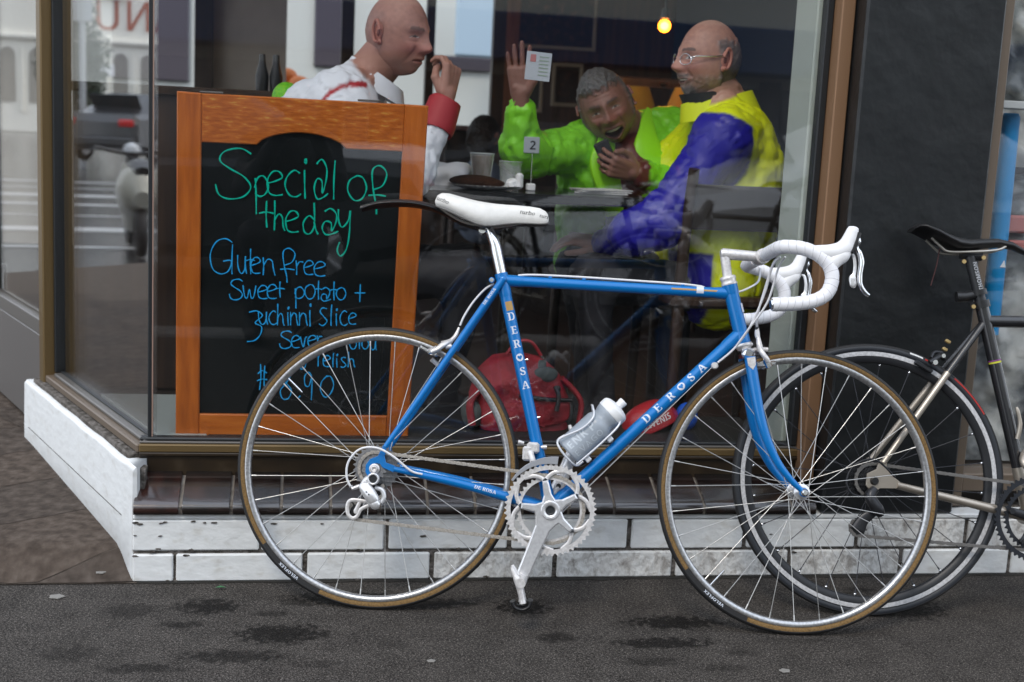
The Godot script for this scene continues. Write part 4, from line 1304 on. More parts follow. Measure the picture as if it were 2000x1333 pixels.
func drivetrain(bike: Node3D, blue: Material, alloy: Material, pale: Material, rear: Node3D) -> void:
	var BB := Vector3(0.414, 0.262, 0)
	var grey := NM("sprocket_steel", 0.05, [[0.0, Color(0.22, 0.22, 0.23)], [1.0, Color(0.42, 0.42, 0.43)]], 0.35, 0.0, 5.0, 0.05, {"world": false}); grey.metallic = 0.8
	var teeth := [26, 24, 22, 20, 18, 16, 14, 13, 12]
	var body := MB.new(); body.tube([Vector3(0, 0, 0.018), Vector3(0, 0, 0.055)], 0.017, 24)
	var cas := part("cassette", body, grey, rear)
	for i in 9:
		var r := 0.0127 / (2.0 * sin(PI / teeth[i])) + 0.003
		part("sprocket", gear(teeth[i], r, 0.0055, maxf(0.016, r - 0.016), 0.0205 + i * 0.0041, 0.0224 + i * 0.0041), grey, cas)
	# chainrings and right crank
	var ring := gear(53, 0.1075, 0.0056, 0.0925, 0.0495, 0.0525)
	for k in 5:
		var a := deg_to_rad(103.0 + 72.0 * k)
		for s in [-1.0, 1.0]:
			var p0 := Vector3(cos(a), sin(a), 0) * 0.068
			var pa: float = a + s * deg_to_rad(17.0)
			var pb: float = a + s * deg_to_rad(30.0)
			var path := smooth_path([p0, Vector3(cos(a + s * 0.13), sin(a + s * 0.13), 0) * 0.078, Vector3(cos(pa), sin(pa), 0) * 0.0875, Vector3(cos(pb), sin(pb), 0) * 0.0945], 4)
			for i in path.size(): path[i] += Vector3(0, 0, 0.051)
			ring.tube(path, smooth_vals([0.0055, 0.005, 0.005, 0.0045], 4), 8, true, 0.34, Vector3.BACK)
	var cr := part("chainring", ring, pale, bike, Transform3D(Basis(), BB))
	var inner := gear(39, 0.0815, 0.0056, 0.0690, 0.0425, 0.0455)
	part("chainring", inner, pale, bike, Transform3D(Basis(), BB))
	for k in 5:
		var a := deg_to_rad(103.0 + 72.0 * k)
		var c := Vector3(cos(a), sin(a), 0) * 0.0675
		var bolt := MB.new()
		bolt.tube([c + Vector3(0, 0, 0.042), c + Vector3(0, 0, 0.0555), c + Vector3(0, 0, 0.0565)], [0.0075, 0.0075, 0.0062], 16)
		part("chainring_bolt", bolt, mats["chrome"], cr)
		part("bolt_socket", cyl(c + Vector3(0, 0, 0.0562), c + Vector3(0, 0, 0.0569), 0.003, 6), mats["gasket"], cr)
	# spider and arm in one polygon
	var poly := PackedVector2Array()
	for a_deg in [31.0, 103.0, 175.0, 250.0, 319.0]:
		var a := deg_to_rad(a_deg)
		var d := Vector2(cos(a), sin(a))
		var nn := Vector2(-d.y, d.x)
		if a_deg == 250.0:
			poly.push_back(d * 0.026 - nn * 0.0265)
			poly.push_back(d * 0.045 - nn * 0.0185)
			poly.push_back(d * 0.10 - nn * 0.0160)
			poly.push_back(d * 0.150 - nn * 0.0150)
			for i in 9:
				var b := a - PI / 2 + PI * i / 8.0
				poly.push_back(d * 0.1725 + Vector2(cos(b), sin(b)) * 0.0142)
			poly.push_back(d * 0.150 + nn * 0.0150)
			poly.push_back(d * 0.10 + nn * 0.0160)
			poly.push_back(d * 0.045 + nn * 0.0185)
			poly.push_back(d * 0.026 + nn * 0.0265)
		else:
			var m0 := a - deg_to_rad(36.0)
			if a_deg != 319.0:
				poly.push_back(Vector2(cos(m0), sin(m0)) * 0.0265)
			poly.push_back(d * 0.036 - nn * 0.0090)
			poly.push_back(d * 0.062 - nn * 0.0075)
			poly.push_back(d * 0.0685 - nn * 0.0060)
			poly.push_back(d * 0.0685 + nn * 0.0060)
			poly.push_back(d * 0.062 + nn * 0.0075)
			poly.push_back(d * 0.036 + nn * 0.0090)
	var cm := MB.new()
	cm.prism(Transform3D(), poly, 0.053, 0.0665, 0.0034)
	cm.lathe(Transform3D(), [Vector2(0.0225, 0.060), Vector2(0.0225, 0.068), Vector2(0.0205, 0.0705), Vector2(0.0115, 0.0705), Vector2(0.0115, 0.064), Vector2(0.001, 0.063)], 28)
	var arm := part("right_crank", cm, alloy, bike, Transform3D(Basis(), BB))
	var ax := MB.new(); ax.lathe(Transform3D(), [Vector2(0.0108, 0.0706), Vector2(0.0108, 0.0712), Vector2(0.0068, 0.0712), Vector2(0.0068, 0.0685), Vector2(0.001, 0.0685)], 24)
	part("crank_bolt", ax, mats["gasket"], arm)
	# left crank, pointing the other way
	cm = MB.new()
	var a2 := deg_to_rad(70.0)
	var d2 := Vector3(cos(a2), sin(a2), 0)
	cm.tube([d2 * 0.0 + Vector3(0, 0, -0.062), d2 * 0.06 + Vector3(0, 0, -0.068), d2 * 0.16 + Vector3(0, 0, -0.073), d2 * 0.184 + Vector3(0, 0, -0.073)], [0.020, 0.0165, 0.0145, 0.010], 16, true, 0.5, Vector3.BACK)
	cm.tube([Vector3(0, 0, -0.034), Vector3(0, 0, -0.068)], 0.017, 20)
	var lc := part("left_crank", cm, alloy, bike, Transform3D(Basis(), BB))
	var mk := MB.new(); mk.tube([d2 * 0.052 + Vector3(0, 0, -0.0605), d2 * 0.052 + Vector3(0, 0, -0.0585)], 0.006, 16); part("crank_mark", mk, mats["gasket"], lc)
	# pedals
	for s in [1.0, -1.0]:
		var pe: Vector3 = BB + (Vector3(cos(deg_to_rad(250.0)), sin(deg_to_rad(250.0)), 0) * 0.1725 + Vector3(0, 0, 0.0)) * s
		var pm := MB.new()
		var z0: float = 0.070 * s
		pm.tube([pe + Vector3(0, 0, z0), pe + Vector3(0, 0, z0 + 0.012 * s), pe + Vector3(0, 0, z0 + 0.066 * s)], [0.0095, 0.0145, 0.0115], 18)
		# the platform hangs down: a bent tongue with a hook at its upper end
		for w in [0.016, 0.056]:
			pm.tube(smooth_path([pe + Vector3(-0.0215, 0.034, z0 + w * s), pe + Vector3(-0.0165, 0.022, z0 + w * s), pe + Vector3(-0.006, 0.004, z0 + w * s), pe + Vector3(0.000, -0.016, z0 + w * s), pe + Vector3(0.005, -0.034, z0 + w * s), pe + Vector3(0.008, -0.046, z0 + w * s)], 4), smooth_vals([0.004, 0.006, 0.0095, 0.0075, 0.007, 0.008], 4), 10)
		pm.bx(pe + Vector3(0.005, -0.036, z0 + 0.036 * s), Vector3(0.014, 0.022, 0.044), 0.004)
		var pd := part("pedal", pm, pale, bike)
		var tm := MB.new()
		tm.tube(smooth_path([pe + Vector3(-0.016, -0.044, z0 + 0.036 * s), pe + Vector3(-0.010, -0.056, z0 + 0.036 * s), pe + Vector3(0.008, -0.060, z0 + 0.036 * s), pe + Vector3(0.022, -0.052, z0 + 0.036 * s), pe + Vector3(0.0235, -0.040, z0 + 0.036 * s)], 4), 0.007, 10, true, 3.6, Vector3.BACK)
		part("pedal_tail", tm, mats["black_plastic"], pd)
	# chain: top run, round the inner ring, bottom run, cage pulleys, round the sprocket
	var zc := 0.044
	var path := []
	var rc := 0.0385
	for i in 9:   # round the back of the sprocket, from below to above
		var a := deg_to_rad(236.0 - (236.0 - 86.0) * i / 8.0)
		path.push_back(Vector3(cos(a) * rc, 0.334 + sin(a) * rc, zc))
	for i in 13:  # over the front of the chainring
		var a := deg_to_rad(96.0 - (96.0 + 100.0) * i / 12.0)
		path.push_back(BB + Vector3(cos(a) * 0.0787, sin(a) * 0.0787, zc))
	var J := Vector3(-0.038, 0.232, zc)
	var G := Vector3(0.004, 0.283, zc)
	for i in 6:
		var a := deg_to_rad(275.0 - 160.0 * i / 5.0)
		path.push_back(J + Vector3(cos(a), sin(a), 0) * 0.0195)
	for i in 6:
		var a := deg_to_rad(-62.0 + 130.0 * i / 5.0)
		path.push_back(G + Vector3(cos(a), sin(a), 0) * 0.0195)
	var cm2 := NM("chain_steel", 0.05, [[0.0, Color(0.30, 0.26, 0.22)], [0.5, Color(0.5, 0.46, 0.41)], [1.0, Color(0.62, 0.58, 0.53)]], 0.35, 0.0, 8.0, 0.05, {"world": false}); cm2.metallic = 0.6
	part("chain", chain(path, zc), cm2, bike)
	# rear derailleur
	var rd := MB.new()
	rd.lathe(Transform3D(Basis(), Vector3(0.0005, 0.3115, 0.058)), [Vector2(0.0135, 0.004), Vector2(0.0145, 0.008), Vector2(0.0145, 0.020), Vector2(0.013, 0.0235), Vector2(0.0098, 0.0235), Vector2(0.0090, 0.019)], 28)
	rd.tube(smooth_path([Vector3(0.0, 0.312, 0.066), Vector3(-0.014, 0.308, 0.066), Vector3(-0.022, 0.298, 0.068)], 4), smooth_vals([0.010, 0.009, 0.008], 4), 12)
	rd.tube(smooth_path([Vector3(-0.026, 0.297, 0.070), Vector3(-0.018, 0.291, 0.074), Vector3(-0.005, 0.276, 0.078), Vector3(0.004, 0.264, 0.078), Vector3(0.009, 0.256, 0.074)], 4), smooth_vals([0.010, 0.0145, 0.0155, 0.0145, 0.012], 4), 14, true, 0.75, Vector3.BACK)
	rd.tube(smooth_path([Vector3(0.000, 0.262, 0.076), Vector3(0.010, 0.254, 0.078), Vector3(0.018, 0.252, 0.076)], 3), smooth_vals([0.013, 0.0135, 0.009], 3), 14, true, 0.7, Vector3.BACK)
	rd.tube(smooth_path([Vector3(0.004, 0.290, 0.060), Vector3(0.020, 0.286, 0.060), Vector3(0.026, 0.270, 0.060), Vector3(0.020, 0.256, 0.062)], 4), 0.0058, 10)
	rd.tube([Vector3(-0.030, 0.293, 0.070), Vector3(-0.048, 0.286, 0.070), Vector3(-0.051, 0.293, 0.070)], [0.005, 0.0042, 0.0042], 10)
	var mech := part("rear_derailleur", rd, alloy, bike)
	var dots := MB.new()
	for q in [Vector3(-0.012, 0.2815, 0.0893), Vector3(-0.006, 0.276, 0.0898)]: dots.tube([q, q + Vector3(0, 0, 0.0012)], 0.0019, 8)
	dots.tube([Vector3(0.0005, 0.3115, 0.066), Vector3(0.0005, 0.3115, 0.0785)], 0.0088, 20)
	part("adjusters", dots, mats["gasket"], mech)
	var cage := MB.new()
	cage.tube(smooth_path([Vector3(-0.004, 0.2555, 0.058), Vector3(-0.030, 0.2585, 0.058), Vector3(-0.052, 0.2575, 0.058), Vector3(-0.0585, 0.243, 0.058), Vector3(-0.055, 0.224, 0.058), Vector3(-0.044, 0.2165, 0.058), Vector3(-0.034, 0.2225, 0.058), Vector3(-0.026, 0.2385, 0.058), Vector3(-0.006, 0.249, 0.058), Vector3(0.008, 0.2505, 0.058)], 4), 0.0046, 10, true, 0.42, Vector3.BACK)
	cage.tube([Vector3(-0.030, 0.2555, 0.058), Vector3(-0.038, 0.2325, 0.058)], [0.004, 0.006], 10, true, 0.4, Vector3.BACK)
	cage.tube([Vector3(-0.038, 0.232, 0.03), Vector3(-0.038, 0.232, 0.0605)], 0.0045, 12)
	part("derailleur_cage", cage, pale, mech)
	for q in [J, G]:
		part("jockey_wheel", gear(11, 0.0215, 0.004, 0.005, -0.003, 0.003), mats["black_plastic"], mech, Transform3D(Basis(), q))
	# front derailleur
	var fd := MB.new()
	fd.bx(Vector3(0.366, 0.402, 0.010), Vector3(0.030, 0.026, 0.040), 0.005)
	fd.bx(Vector3(0.352, 0.388, 0.024), Vector3(0.020, 0.034, 0.020), 0.004)
	fd.tube([Vector3(0.384, 0.404, 0.008), Vector3(0.398, 0.405, 0.008)], [0.004, 0.0055], 12)
	fd.tube([Vector3(0.344, 0.412, 0.018), Vector3(0.330, 0.414, 0.018)], [0.0035, 0.0055], 10)
	fd.tube(smooth_path([Vector3(0.360, 0.392, 0.030), Vector3(0.366, 0.376, 0.042), Vector3(0.368, 0.368, 0.050)], 3), 0.0075, 10)
	var fdp := part("front_derailleur", fd, pale, bike)
	var cg := MB.new()
	var outer_arc := PackedVector2Array()
	for i in 9:
		var a := deg_to_rad(84.0 + 62.0 * i / 8.0)
		outer_arc.push_back(Vector2(cos(a), sin(a)) * (0.124 - 0.010 * i / 8.0))
	for i in 9:
		var a := deg_to_rad(146.0 - 62.0 * i / 8.0)
		outer_arc.push_back(Vector2(cos(a), sin(a)) * (0.109 - 0.003 * i / 8.0))
	for z in [0.037, 0.0545]:
		cg.prism(Transform3D(Basis(), BB + Vector3(0, 0, z)), outer_arc, 0.0, 0.002, 0.0005)
	part("derailleur_cage", cg, M("grey_alloy", 0.42, 0.43, 0.46, 0.35, 0.6), fdp)
	# rear shift cable loop
	var lp := MB.new()
	lp.tube(smooth_path([Vector3(0.112, 0.3275, 0.060), Vector3(0.085, 0.335, 0.068), Vector3(0.045, 0.365, 0.076), Vector3(0.005, 0.3835, 0.078), Vector3(-0.035, 0.378, 0.076), Vector3(-0.060, 0.347, 0.074), Vector3(-0.062, 0.312, 0.072), Vector3(-0.0515, 0.290, 0.070)], 5), 0.0027, 10)
	part("cable_housing", lp, mats["white_housing"], bike)
	lp = MB.new()
	lp.tube([Vector3(0.125, 0.3250, 0.057), Vector3(0.40, 0.243, 0.012)], 0.0009, 6)
	for s in [-1.0, 1.0]: lp.tube([Vector3(0.44, 0.250, 0.008 * s), Vector3(0.785, 0.6235, 0.016 * s)], 0.0009, 6)
	part("gear_wires", lp, mats["spoke_steel"], bike)
	# bottle cage
	var bc := MB.new()
	var dd := Vector3(0.4285, 0.437, 0).normalized()
	var up := Vector3(-dd.y, dd.x, 0)
	var foot := Vector3(0.4900, 0.372, 0)
	for s in [-1.0, 1.0]:
		bc.tube(smooth_path([foot + up * 0.006 + Vector3(0, 0, 0.012 * s), foot - dd * 0.018 + up * 0.010 + Vector3(0, 0, 0.016 * s), foot - dd * 0.022 + up * 0.03 + Vector3(0, 0, 0.030 * s), foot - dd * 0.020 + up * 0.066 + Vector3(0, 0, 0.034 * s), foot - dd * 0.006 + up * 0.083 + Vector3(0, 0, 0.030 * s), foot + dd * 0.05 + up * 0.066 + Vector3(0, 0, 0.039 * s), foot + dd * 0.088 + up * 0.068 + Vector3(0, 0, 0.037 * s), foot + dd * 0.104 + up * 0.086 + Vector3(0, 0, 0.018 * s), foot + dd * 0.105 + up * 0.090 + Vector3(0, 0, 0.0)], 5), 0.0026, 8)
		bc.tube(smooth_path([foot - dd * 0.016 + up * 0.012 + Vector3(0, 0, 0.026 * s), foot + dd * 0.05 + up * 0.010 + Vector3(0, 0, 0.030 * s), foot + dd * 0.115 + up * 0.012 + Vector3(0, 0, 0.026 * s), foot + dd * 0.135 + up * 0.024 + Vector3(0, 0, 0.012 * s), foot + dd * 0.137 + up * 0.025 + Vector3(0, 0, 0)], 5), 0.0026, 8)
	for k in [0.012, 0.082]:
		bc.box(Transform3D(Basis(dd, up, Vector3.BACK), foot + dd * k + up * 0.004), Vector3(0.014, 0.016, 0.05), 0.002)
	part("bottle_cage", bc, M("white_wire", 0.66, 0.68, 0.72, 0.35, 0.3), bike)

func water_bottle() -> void:
	var dd := Vector3(0.4285, 0.437, 0).normalized()
	var up := Vector3(-dd.y, dd.x, 0)
	var o := thing("water_bottle", "frosted clear sports bottle with white cap in the blue bicycle's cage", "bottle", bike_t(0.184, 0.190, 11.27, 12.0) * Transform3D(Basis(up, Vector3.BACK, dd), Vector3(0.4900, 0.372, 0) + up * 0.0455 - dd * 0.012))
	var fr := NM("frosted_plastic", 0.01, [[0.0, Color(0.38, 0.43, 0.49)], [1.0, Color(0.47, 0.52, 0.58)]], 0.30, 0.0, 2.0, 0.05, {"world": false})
	fr.transparency = BaseMaterial3D.TRANSPARENCY_ALPHA
	fr.albedo_color.a = 0.72
	var b := MB.new()
	b.lathe(Transform3D(), [Vector2(0.030, 0.0), Vector2(0.0345, 0.002), Vector2(0.0365, 0.006), Vector2(0.0365, 0.090), Vector2(0.0362, 0.098), Vector2(0.034, 0.104), Vector2(0.0305, 0.110), Vector2(0.0300, 0.117), Vector2(0.0325, 0.123), Vector2(0.0345, 0.130), Vector2(0.0345, 0.137), Vector2(0.030, 0.139)], 40)
	var body := part("bottle_body", b, fr, o)
	b = MB.new()
	b.lathe(Transform3D(), [Vector2(0.0350, 0.134), Vector2(0.0362, 0.136), Vector2(0.0362, 0.150), Vector2(0.034, 0.155), Vector2(0.026, 0.160), Vector2(0.0155, 0.1625), Vector2(0.010, 0.163)], 40)
	b.lathe(Transform3D(), [Vector2(0.0105, 0.161), Vector2(0.0100, 0.170), Vector2(0.0110, 0.172), Vector2(0.0110, 0.178), Vector2(0.0095, 0.180), Vector2(0.003, 0.1805)], 24)
	part("cap", b, mats["white_plastic"], o)
	var wp := M("pale_print", 0.47, 0.52, 0.57, 0.4)
	# print runs along the bottle, facing the street
	var row := [["E", 0.016, 0.018], ["N", 0.036, 0.021], ["K", 0.058, 0.020], ["P", 0.083, 0.021]]
	for q in row:
		part("lettering", on_tube(letters(q[0], q[2], "Droid Sans"), Vector3(0, 0, q[1]), Vector3(0, 0, 1), Vector3(0.28, 0.96, 0), 0.0368), wp, body)
	for q in [["E", 0.016, 0.016], ["V", 0.033, 0.016], ["A", 0.05, 0.016], ["G", 0.068, 0.016], ["O", 0.086, 0.016]]:
		part("lettering", on_tube(letters(q[0], q[2], "Droid Sans", false), Vector3(0, 0, q[1]), Vector3(0, 0, 1), Vector3(-0.42, 0.9, 0), 0.0368), wp, body)

func cockpit(bike: Node3D, steer: Transform3D, white: Material, alloy: Material, chrome: Material, cable: Material) -> void:
	var seam := M("tape_seam", 0.42, 0.42, 0.44, 0.8)
	var bar := MB.new(); bar.tube([Vector3(0.885, 0.8845, -0.052), Vector3(0.885, 0.8845, 0.052)], 0.0132, 18)
	var hb := part("handlebar", bar, alloy, bike, steer)
	for s in [1.0, -1.0]:
		var raw := [Vector3(0.885, 0.8845, 0.05 * s), Vector3(0.885, 0.8845, 0.12 * s), Vector3(0.887, 0.8845, 0.165 * s), Vector3(0.899, 0.884, 0.190 * s), Vector3(0.930, 0.8800, 0.203 * s), Vector3(0.9615, 0.8685, 0.207 * s), Vector3(0.9880, 0.8460, 0.208 * s), Vector3(0.9965, 0.8165, 0.209 * s), Vector3(0.9870, 0.7840, 0.210 * s), Vector3(0.9605, 0.7650, 0.211 * s), Vector3(0.9180, 0.7550, 0.212 * s), Vector3(0.8640, 0.7500, 0.213 * s)]
		var pth := smooth_path(raw, 6)
		# wound tape: slight steps where the turns overlap
		var dense := []
		var rad := []
		var run := 0.0
		for i in pth.size() - 1:
			var l: float = pth[i].distance_to(pth[i + 1])
			var n := maxi(1, int(l / 0.0024))
			for k in n:
				dense.push_back(pth[i].lerp(pth[i + 1], k / float(n)))
				rad.push_back(0.01535 + 0.0008 * (1.0 - fposmod(run / 0.0165, 1.0)))
				run += l / n
		dense.push_back(pth[-1]); rad.push_back(0.0152)
		var tm := MB.new(); tm.tube(dense, rad, 18)
		part("bar_tape", tm, white, hb)
		# overlap lines of the tape
		var sm := MB.new()
		var acc := 0.0
		for i in range(1, dense.size() - 1):
			acc += dense[i].distance_to(dense[i - 1])
			if acc > 0.0165:
				acc -= 0.0165
				var t := (dense[i + 1] - dense[i - 1] as Vector3).normalized()
				var tilt := (t + Vector3(0.0, 0.28, 0.12)).normalized()
				var ringp := []
				var u := tilt.cross(Vector3(0.3, 0.5, 0.81)).normalized()
				var v2 := tilt.cross(u)
				for k in 21:
					var an := TAU * k / 20
					ringp.push_back(dense[i] + (u * cos(an) + v2 * sin(an)) * 0.01605)
				sm.tube(ringp, 0.00042, 5, false)
		part("tape_edges", sm, seam, hb)
		var plug := MB.new()
		plug.tube([Vector3(0.866, 0.7502, 0.213 * s), Vector3(0.8615, 0.7498, 0.213 * s), Vector3(0.8600, 0.7496, 0.213 * s)], [0.0135, 0.0132, 0.010], 18)
		part("bar_plug", plug, chrome, hb)
		# brake and gear lever: white hood, black works, bright blades
		var h := MB.new()
		var hz: float = 0.209 * s
		h.tube(smooth_path([Vector3(0.945, 0.8735, hz), Vector3(0.975, 0.8735, hz), Vector3(1.003, 0.8765, hz), Vector3(1.0205, 0.886, hz), Vector3(1.0305, 0.904, hz), Vector3(1.0375, 0.922, hz), Vector3(1.0405, 0.9315, hz), Vector3(1.0412, 0.935, hz)], 4), smooth_vals([0.0135, 0.0165, 0.0190, 0.0190, 0.0158, 0.0142, 0.0118, 0.006], 4), 16, true, 0.8, Vector3.BACK)
		h.tube(smooth_path([Vector3(0.992, 0.845, hz), Vector3(1.002, 0.858, hz), Vector3(1.016, 0.869, hz), Vector3(1.026, 0.880, hz)], 4), smooth_vals([0.0165, 0.0178, 0.018, 0.014], 4), 16, true, 0.8, Vector3.BACK)
		var hood := part("lever_hood", h, M("white_hood", 0.78, 0.78, 0.79, 0.5), bike, steer)
		h = MB.new()
		h.tube(smooth_path([Vector3(1.050, 0.922, hz), Vector3(1.046, 0.902, hz), Vector3(1.036, 0.878, hz)], 4), 0.0085, 12, true, 1.0)
		part("lever_body", h, mats["black_plastic"], hood)
		h = MB.new()
		h.tube(smooth_path([Vector3(1.0500, 0.914, hz), Vector3(1.0525, 0.902, hz), Vector3(1.0500, 0.889, hz), Vector3(1.0560, 0.876, hz), Vector3(1.0610, 0.856, hz), Vector3(1.0585, 0.826, hz), Vector3(1.0605, 0.806, hz), Vector3(1.0705, 0.790, hz), Vector3(1.0805, 0.783, hz)], 5), smooth_vals([0.0045, 0.0058, 0.0035, 0.0058, 0.0062, 0.0055, 0.0052, 0.0055, 0.0042], 5), 12, true, 1.3, Vector3.BACK)
		part("brake_lever", h, chrome, hood)
		h = MB.new()
		h.tube(smooth_path([Vector3(1.036, 0.876, hz - 0.004 * s), Vector3(1.0445, 0.870, hz - 0.005 * s), Vector3(1.0485, 0.852, hz - 0.006 * s), Vector3(1.0480, 0.832, hz - 0.006 * s), Vector3(1.0445, 0.820, hz - 0.006 * s), Vector3(1.0465, 0.806, hz - 0.006 * s), Vector3(1.0495, 0.799, hz - 0.006 * s)], 4), smooth_vals([0.003, 0.0038, 0.0038, 0.0042, 0.0088, 0.0085, 0.003], 4), 12, true, 0.45, Vector3.BACK)
		part("shift_lever", h, alloy, hood)
	# cable housings, hanging in front of the head tube
	var c := [
		[Vector3(0.9075, 0.872, 0.10), Vector3(0.897, 0.858, 0.085), Vector3(0.886, 0.80, 0.05), Vector3(0.876, 0.745, 0.03), Vector3(0.8785, 0.716, 0.012)],
		[Vector3(0.905, 0.870, 0.13), Vector3(0.893, 0.850, 0.10), Vector3(0.883, 0.79, 0.07), Vector3(0.858, 0.715, 0.046), Vector3(0.826, 0.662, 0.028), Vector3(0.790, 0.6265, 0.018)],
		[Vector3(0.918, 0.872, 0.12), Vector3(0.906, 0.845, 0.10), Vector3(0.890, 0.77, 0.075), Vector3(0.852, 0.705, 0.05), Vector3(0.828, 0.664, 0.028)],
		[Vector3(0.898, 0.867, -0.10), Vector3(0.892, 0.835, -0.075), Vector3(0.868, 0.815, -0.05), Vector3(0.835, 0.800, -0.036), Vector3(0.80, 0.797, -0.026), Vector3(0.77, 0.8005, -0.012), Vector3(0.745, 0.8055, 0.003)]]
	for q in c:
		var m := MB.new(); m.tube(smooth_path(q, 6), 0.0026, 10)
		part("cable_housing", m, cable, bike)
	var tt := MB.new()
	tt.tube(smooth_path([Vector3(0.745, 0.8055, 0.003), Vector3(0.70, 0.8085, 0.005), Vector3(0.60, 0.8105, 0.005), Vector3(0.465, 0.8125, 0.005), Vector3(0.385, 0.8125, 0.005), Vector3(0.335, 0.8115, 0.004), Vector3(0.308, 0.8085, 0.003)], 5), 0.0027, 10)
	part("cable_housing", tt, cable, bike)
	var sm2 := MB.new()
	for s in [-1.0, 1.0]:
		sm2.tube([Vector3(0.788, 0.624, 0.016 * s), Vector3(0.783, 0.6185, 0.016 * s)], [0.0035, 0.006], 10)
	sm2.tube([Vector3(0.783, 0.6185, 0.012), Vector3(0.783, 0.6185, 0.021), Vector3(0.783, 0.6185, 0.023)], [0.0085, 0.0085, 0.006], 14)
	part("cable_stop", sm2, mats["worn_alloy"], bike)

func brakes(bike: Node3D, steer: Transform3D, pale: Material, chrome: Material, cable: Material) -> void:
	# front
	var f := MB.new()
	f.tube([Vector3(0.870, 0.660, 0.0), Vector3(0.893, 0.6655, 0.0)], 0.0055, 12)
	f.tube([Vector3(0.884, 0.664, 0), Vector3(0.893, 0.6655, 0.0), Vector3(0.897, 0.666, 0)], [0.009, 0.009, 0.006], 14)
	f.tube(smooth_path([Vector3(0.8785, 0.716, 0.012), Vector3(0.8795, 0.700, 0.012), Vector3(0.881, 0.690, 0.014)], 3), smooth_vals([0.0045, 0.0065, 0.006], 3), 12)
	f.tube(smooth_path([Vector3(0.881, 0.692, 0.014), Vector3(0.884, 0.672, 0.018), Vector3(0.889, 0.655, 0.028), Vector3(0.900, 0.640, 0.032), Vector3(0.905, 0.632, 0.031)], 4), smooth_vals([0.0055, 0.0075, 0.008, 0.0075, 0.0065], 4), 12, true, 0.8)
	f.tube(smooth_path([Vector3(0.889, 0.662, 0.006), Vector3(0.889, 0.657, -0.02), Vector3(0.892, 0.645, -0.032), Vector3(0.898, 0.632, -0.031)], 4), 0.0068, 12)
	f.tube([Vector3(0.906, 0.6635, 0.014), Vector3(0.894, 0.6630, 0.014)], 0.0058, 12)
	f.tube([Vector3(0.870, 0.6735, 0.010), Vector3(0.856, 0.676, 0.010)], [0.004, 0.0055], 10)
	var fb := part("front_brake", f, pale, bike, steer)
	var pd := MB.new()
	for s in [-1.0, 1.0]:
		pd.box(Transform3D(Basis(Vector3.BACK, 0.10), Vector3(0.902, 0.6300, 0.0165 * s)), Vector3(0.048, 0.011, 0.010), 0.003)
		pd.box(Transform3D(Basis(Vector3.BACK, -1.1), Vector3(0.9045, 0.631, 0.024 * s)), Vector3(0.026, 0.016, 0.008), 0.003)
	part("brake_pads", pd, chrome, fb)
	var w := MB.new(); w.tube([Vector3(0.8785, 0.716, 0.012), Vector3(0.892, 0.664, 0.024)], 0.0009, 6); part("brake_wire", w, mats["spoke_steel"], fb)
	var bl := MB.new(); bl.tube([Vector3(0.8780, 0.718, 0.012), Vector3(0.8783, 0.709, 0.012)], 0.0052, 12); part("barrel_ring", bl, mats["gasket"], fb)
	# rear
	var r := MB.new()
	r.tube([Vector3(0.135, 0.580, -0.012), Vector3(0.112, 0.598, -0.004)], 0.0055, 12)
	r.tube(smooth_path([Vector3(0.174, 0.677, 0.0), Vector3(0.166, 0.655, 0.004), Vector3(0.152, 0.640, 0.010)], 3), smooth_vals([0.003, 0.005, 0.006], 3), 10)
	r.tube(smooth_path([Vector3(0.157, 0.643, 0.012), Vector3(0.142, 0.634, 0.026), Vector3(0.128, 0.622, 0.033), Vector3(0.114, 0.615, 0.032)], 4), smooth_vals([0.008, 0.009, 0.0075, 0.007], 4), 12, true, 0.8)
	r.tube(smooth_path([Vector3(0.150, 0.640, 0.0), Vector3(0.13, 0.636, -0.024), Vector3(0.11, 0.620, -0.032)], 4), 0.0065, 12)
	r.tube([Vector3(0.160, 0.631, 0.020), Vector3(0.146, 0.628, 0.022)], 0.0062, 12)
	var rb := part("rear_brake", r, pale, bike)
	pd = MB.new()
	for s in [-1.0, 1.0]:
		pd.box(Transform3D(Basis(Vector3.BACK, -0.42), Vector3(0.107, 0.6175, 0.0165 * s)), Vector3(0.046, 0.011, 0.010), 0.003)
		pd.box(Transform3D(Basis(Vector3.BACK, 0.5), Vector3(0.117, 0.6195, 0.025 * s)), Vector3(0.028, 0.013, 0.007), 0.003)
	part("brake_pads", pd, chrome, rb)
	var c := MB.new(); c.tube(smooth_path([Vector3(0.252, 0.787, -0.016), Vector3(0.232, 0.775, -0.014), Vector3(0.205, 0.742, -0.008), Vector3(0.185, 0.706, -0.002), Vector3(0.176, 0.682, 0.0)], 5), 0.0026, 10)
	part("cable_housing", c, cable, bike)
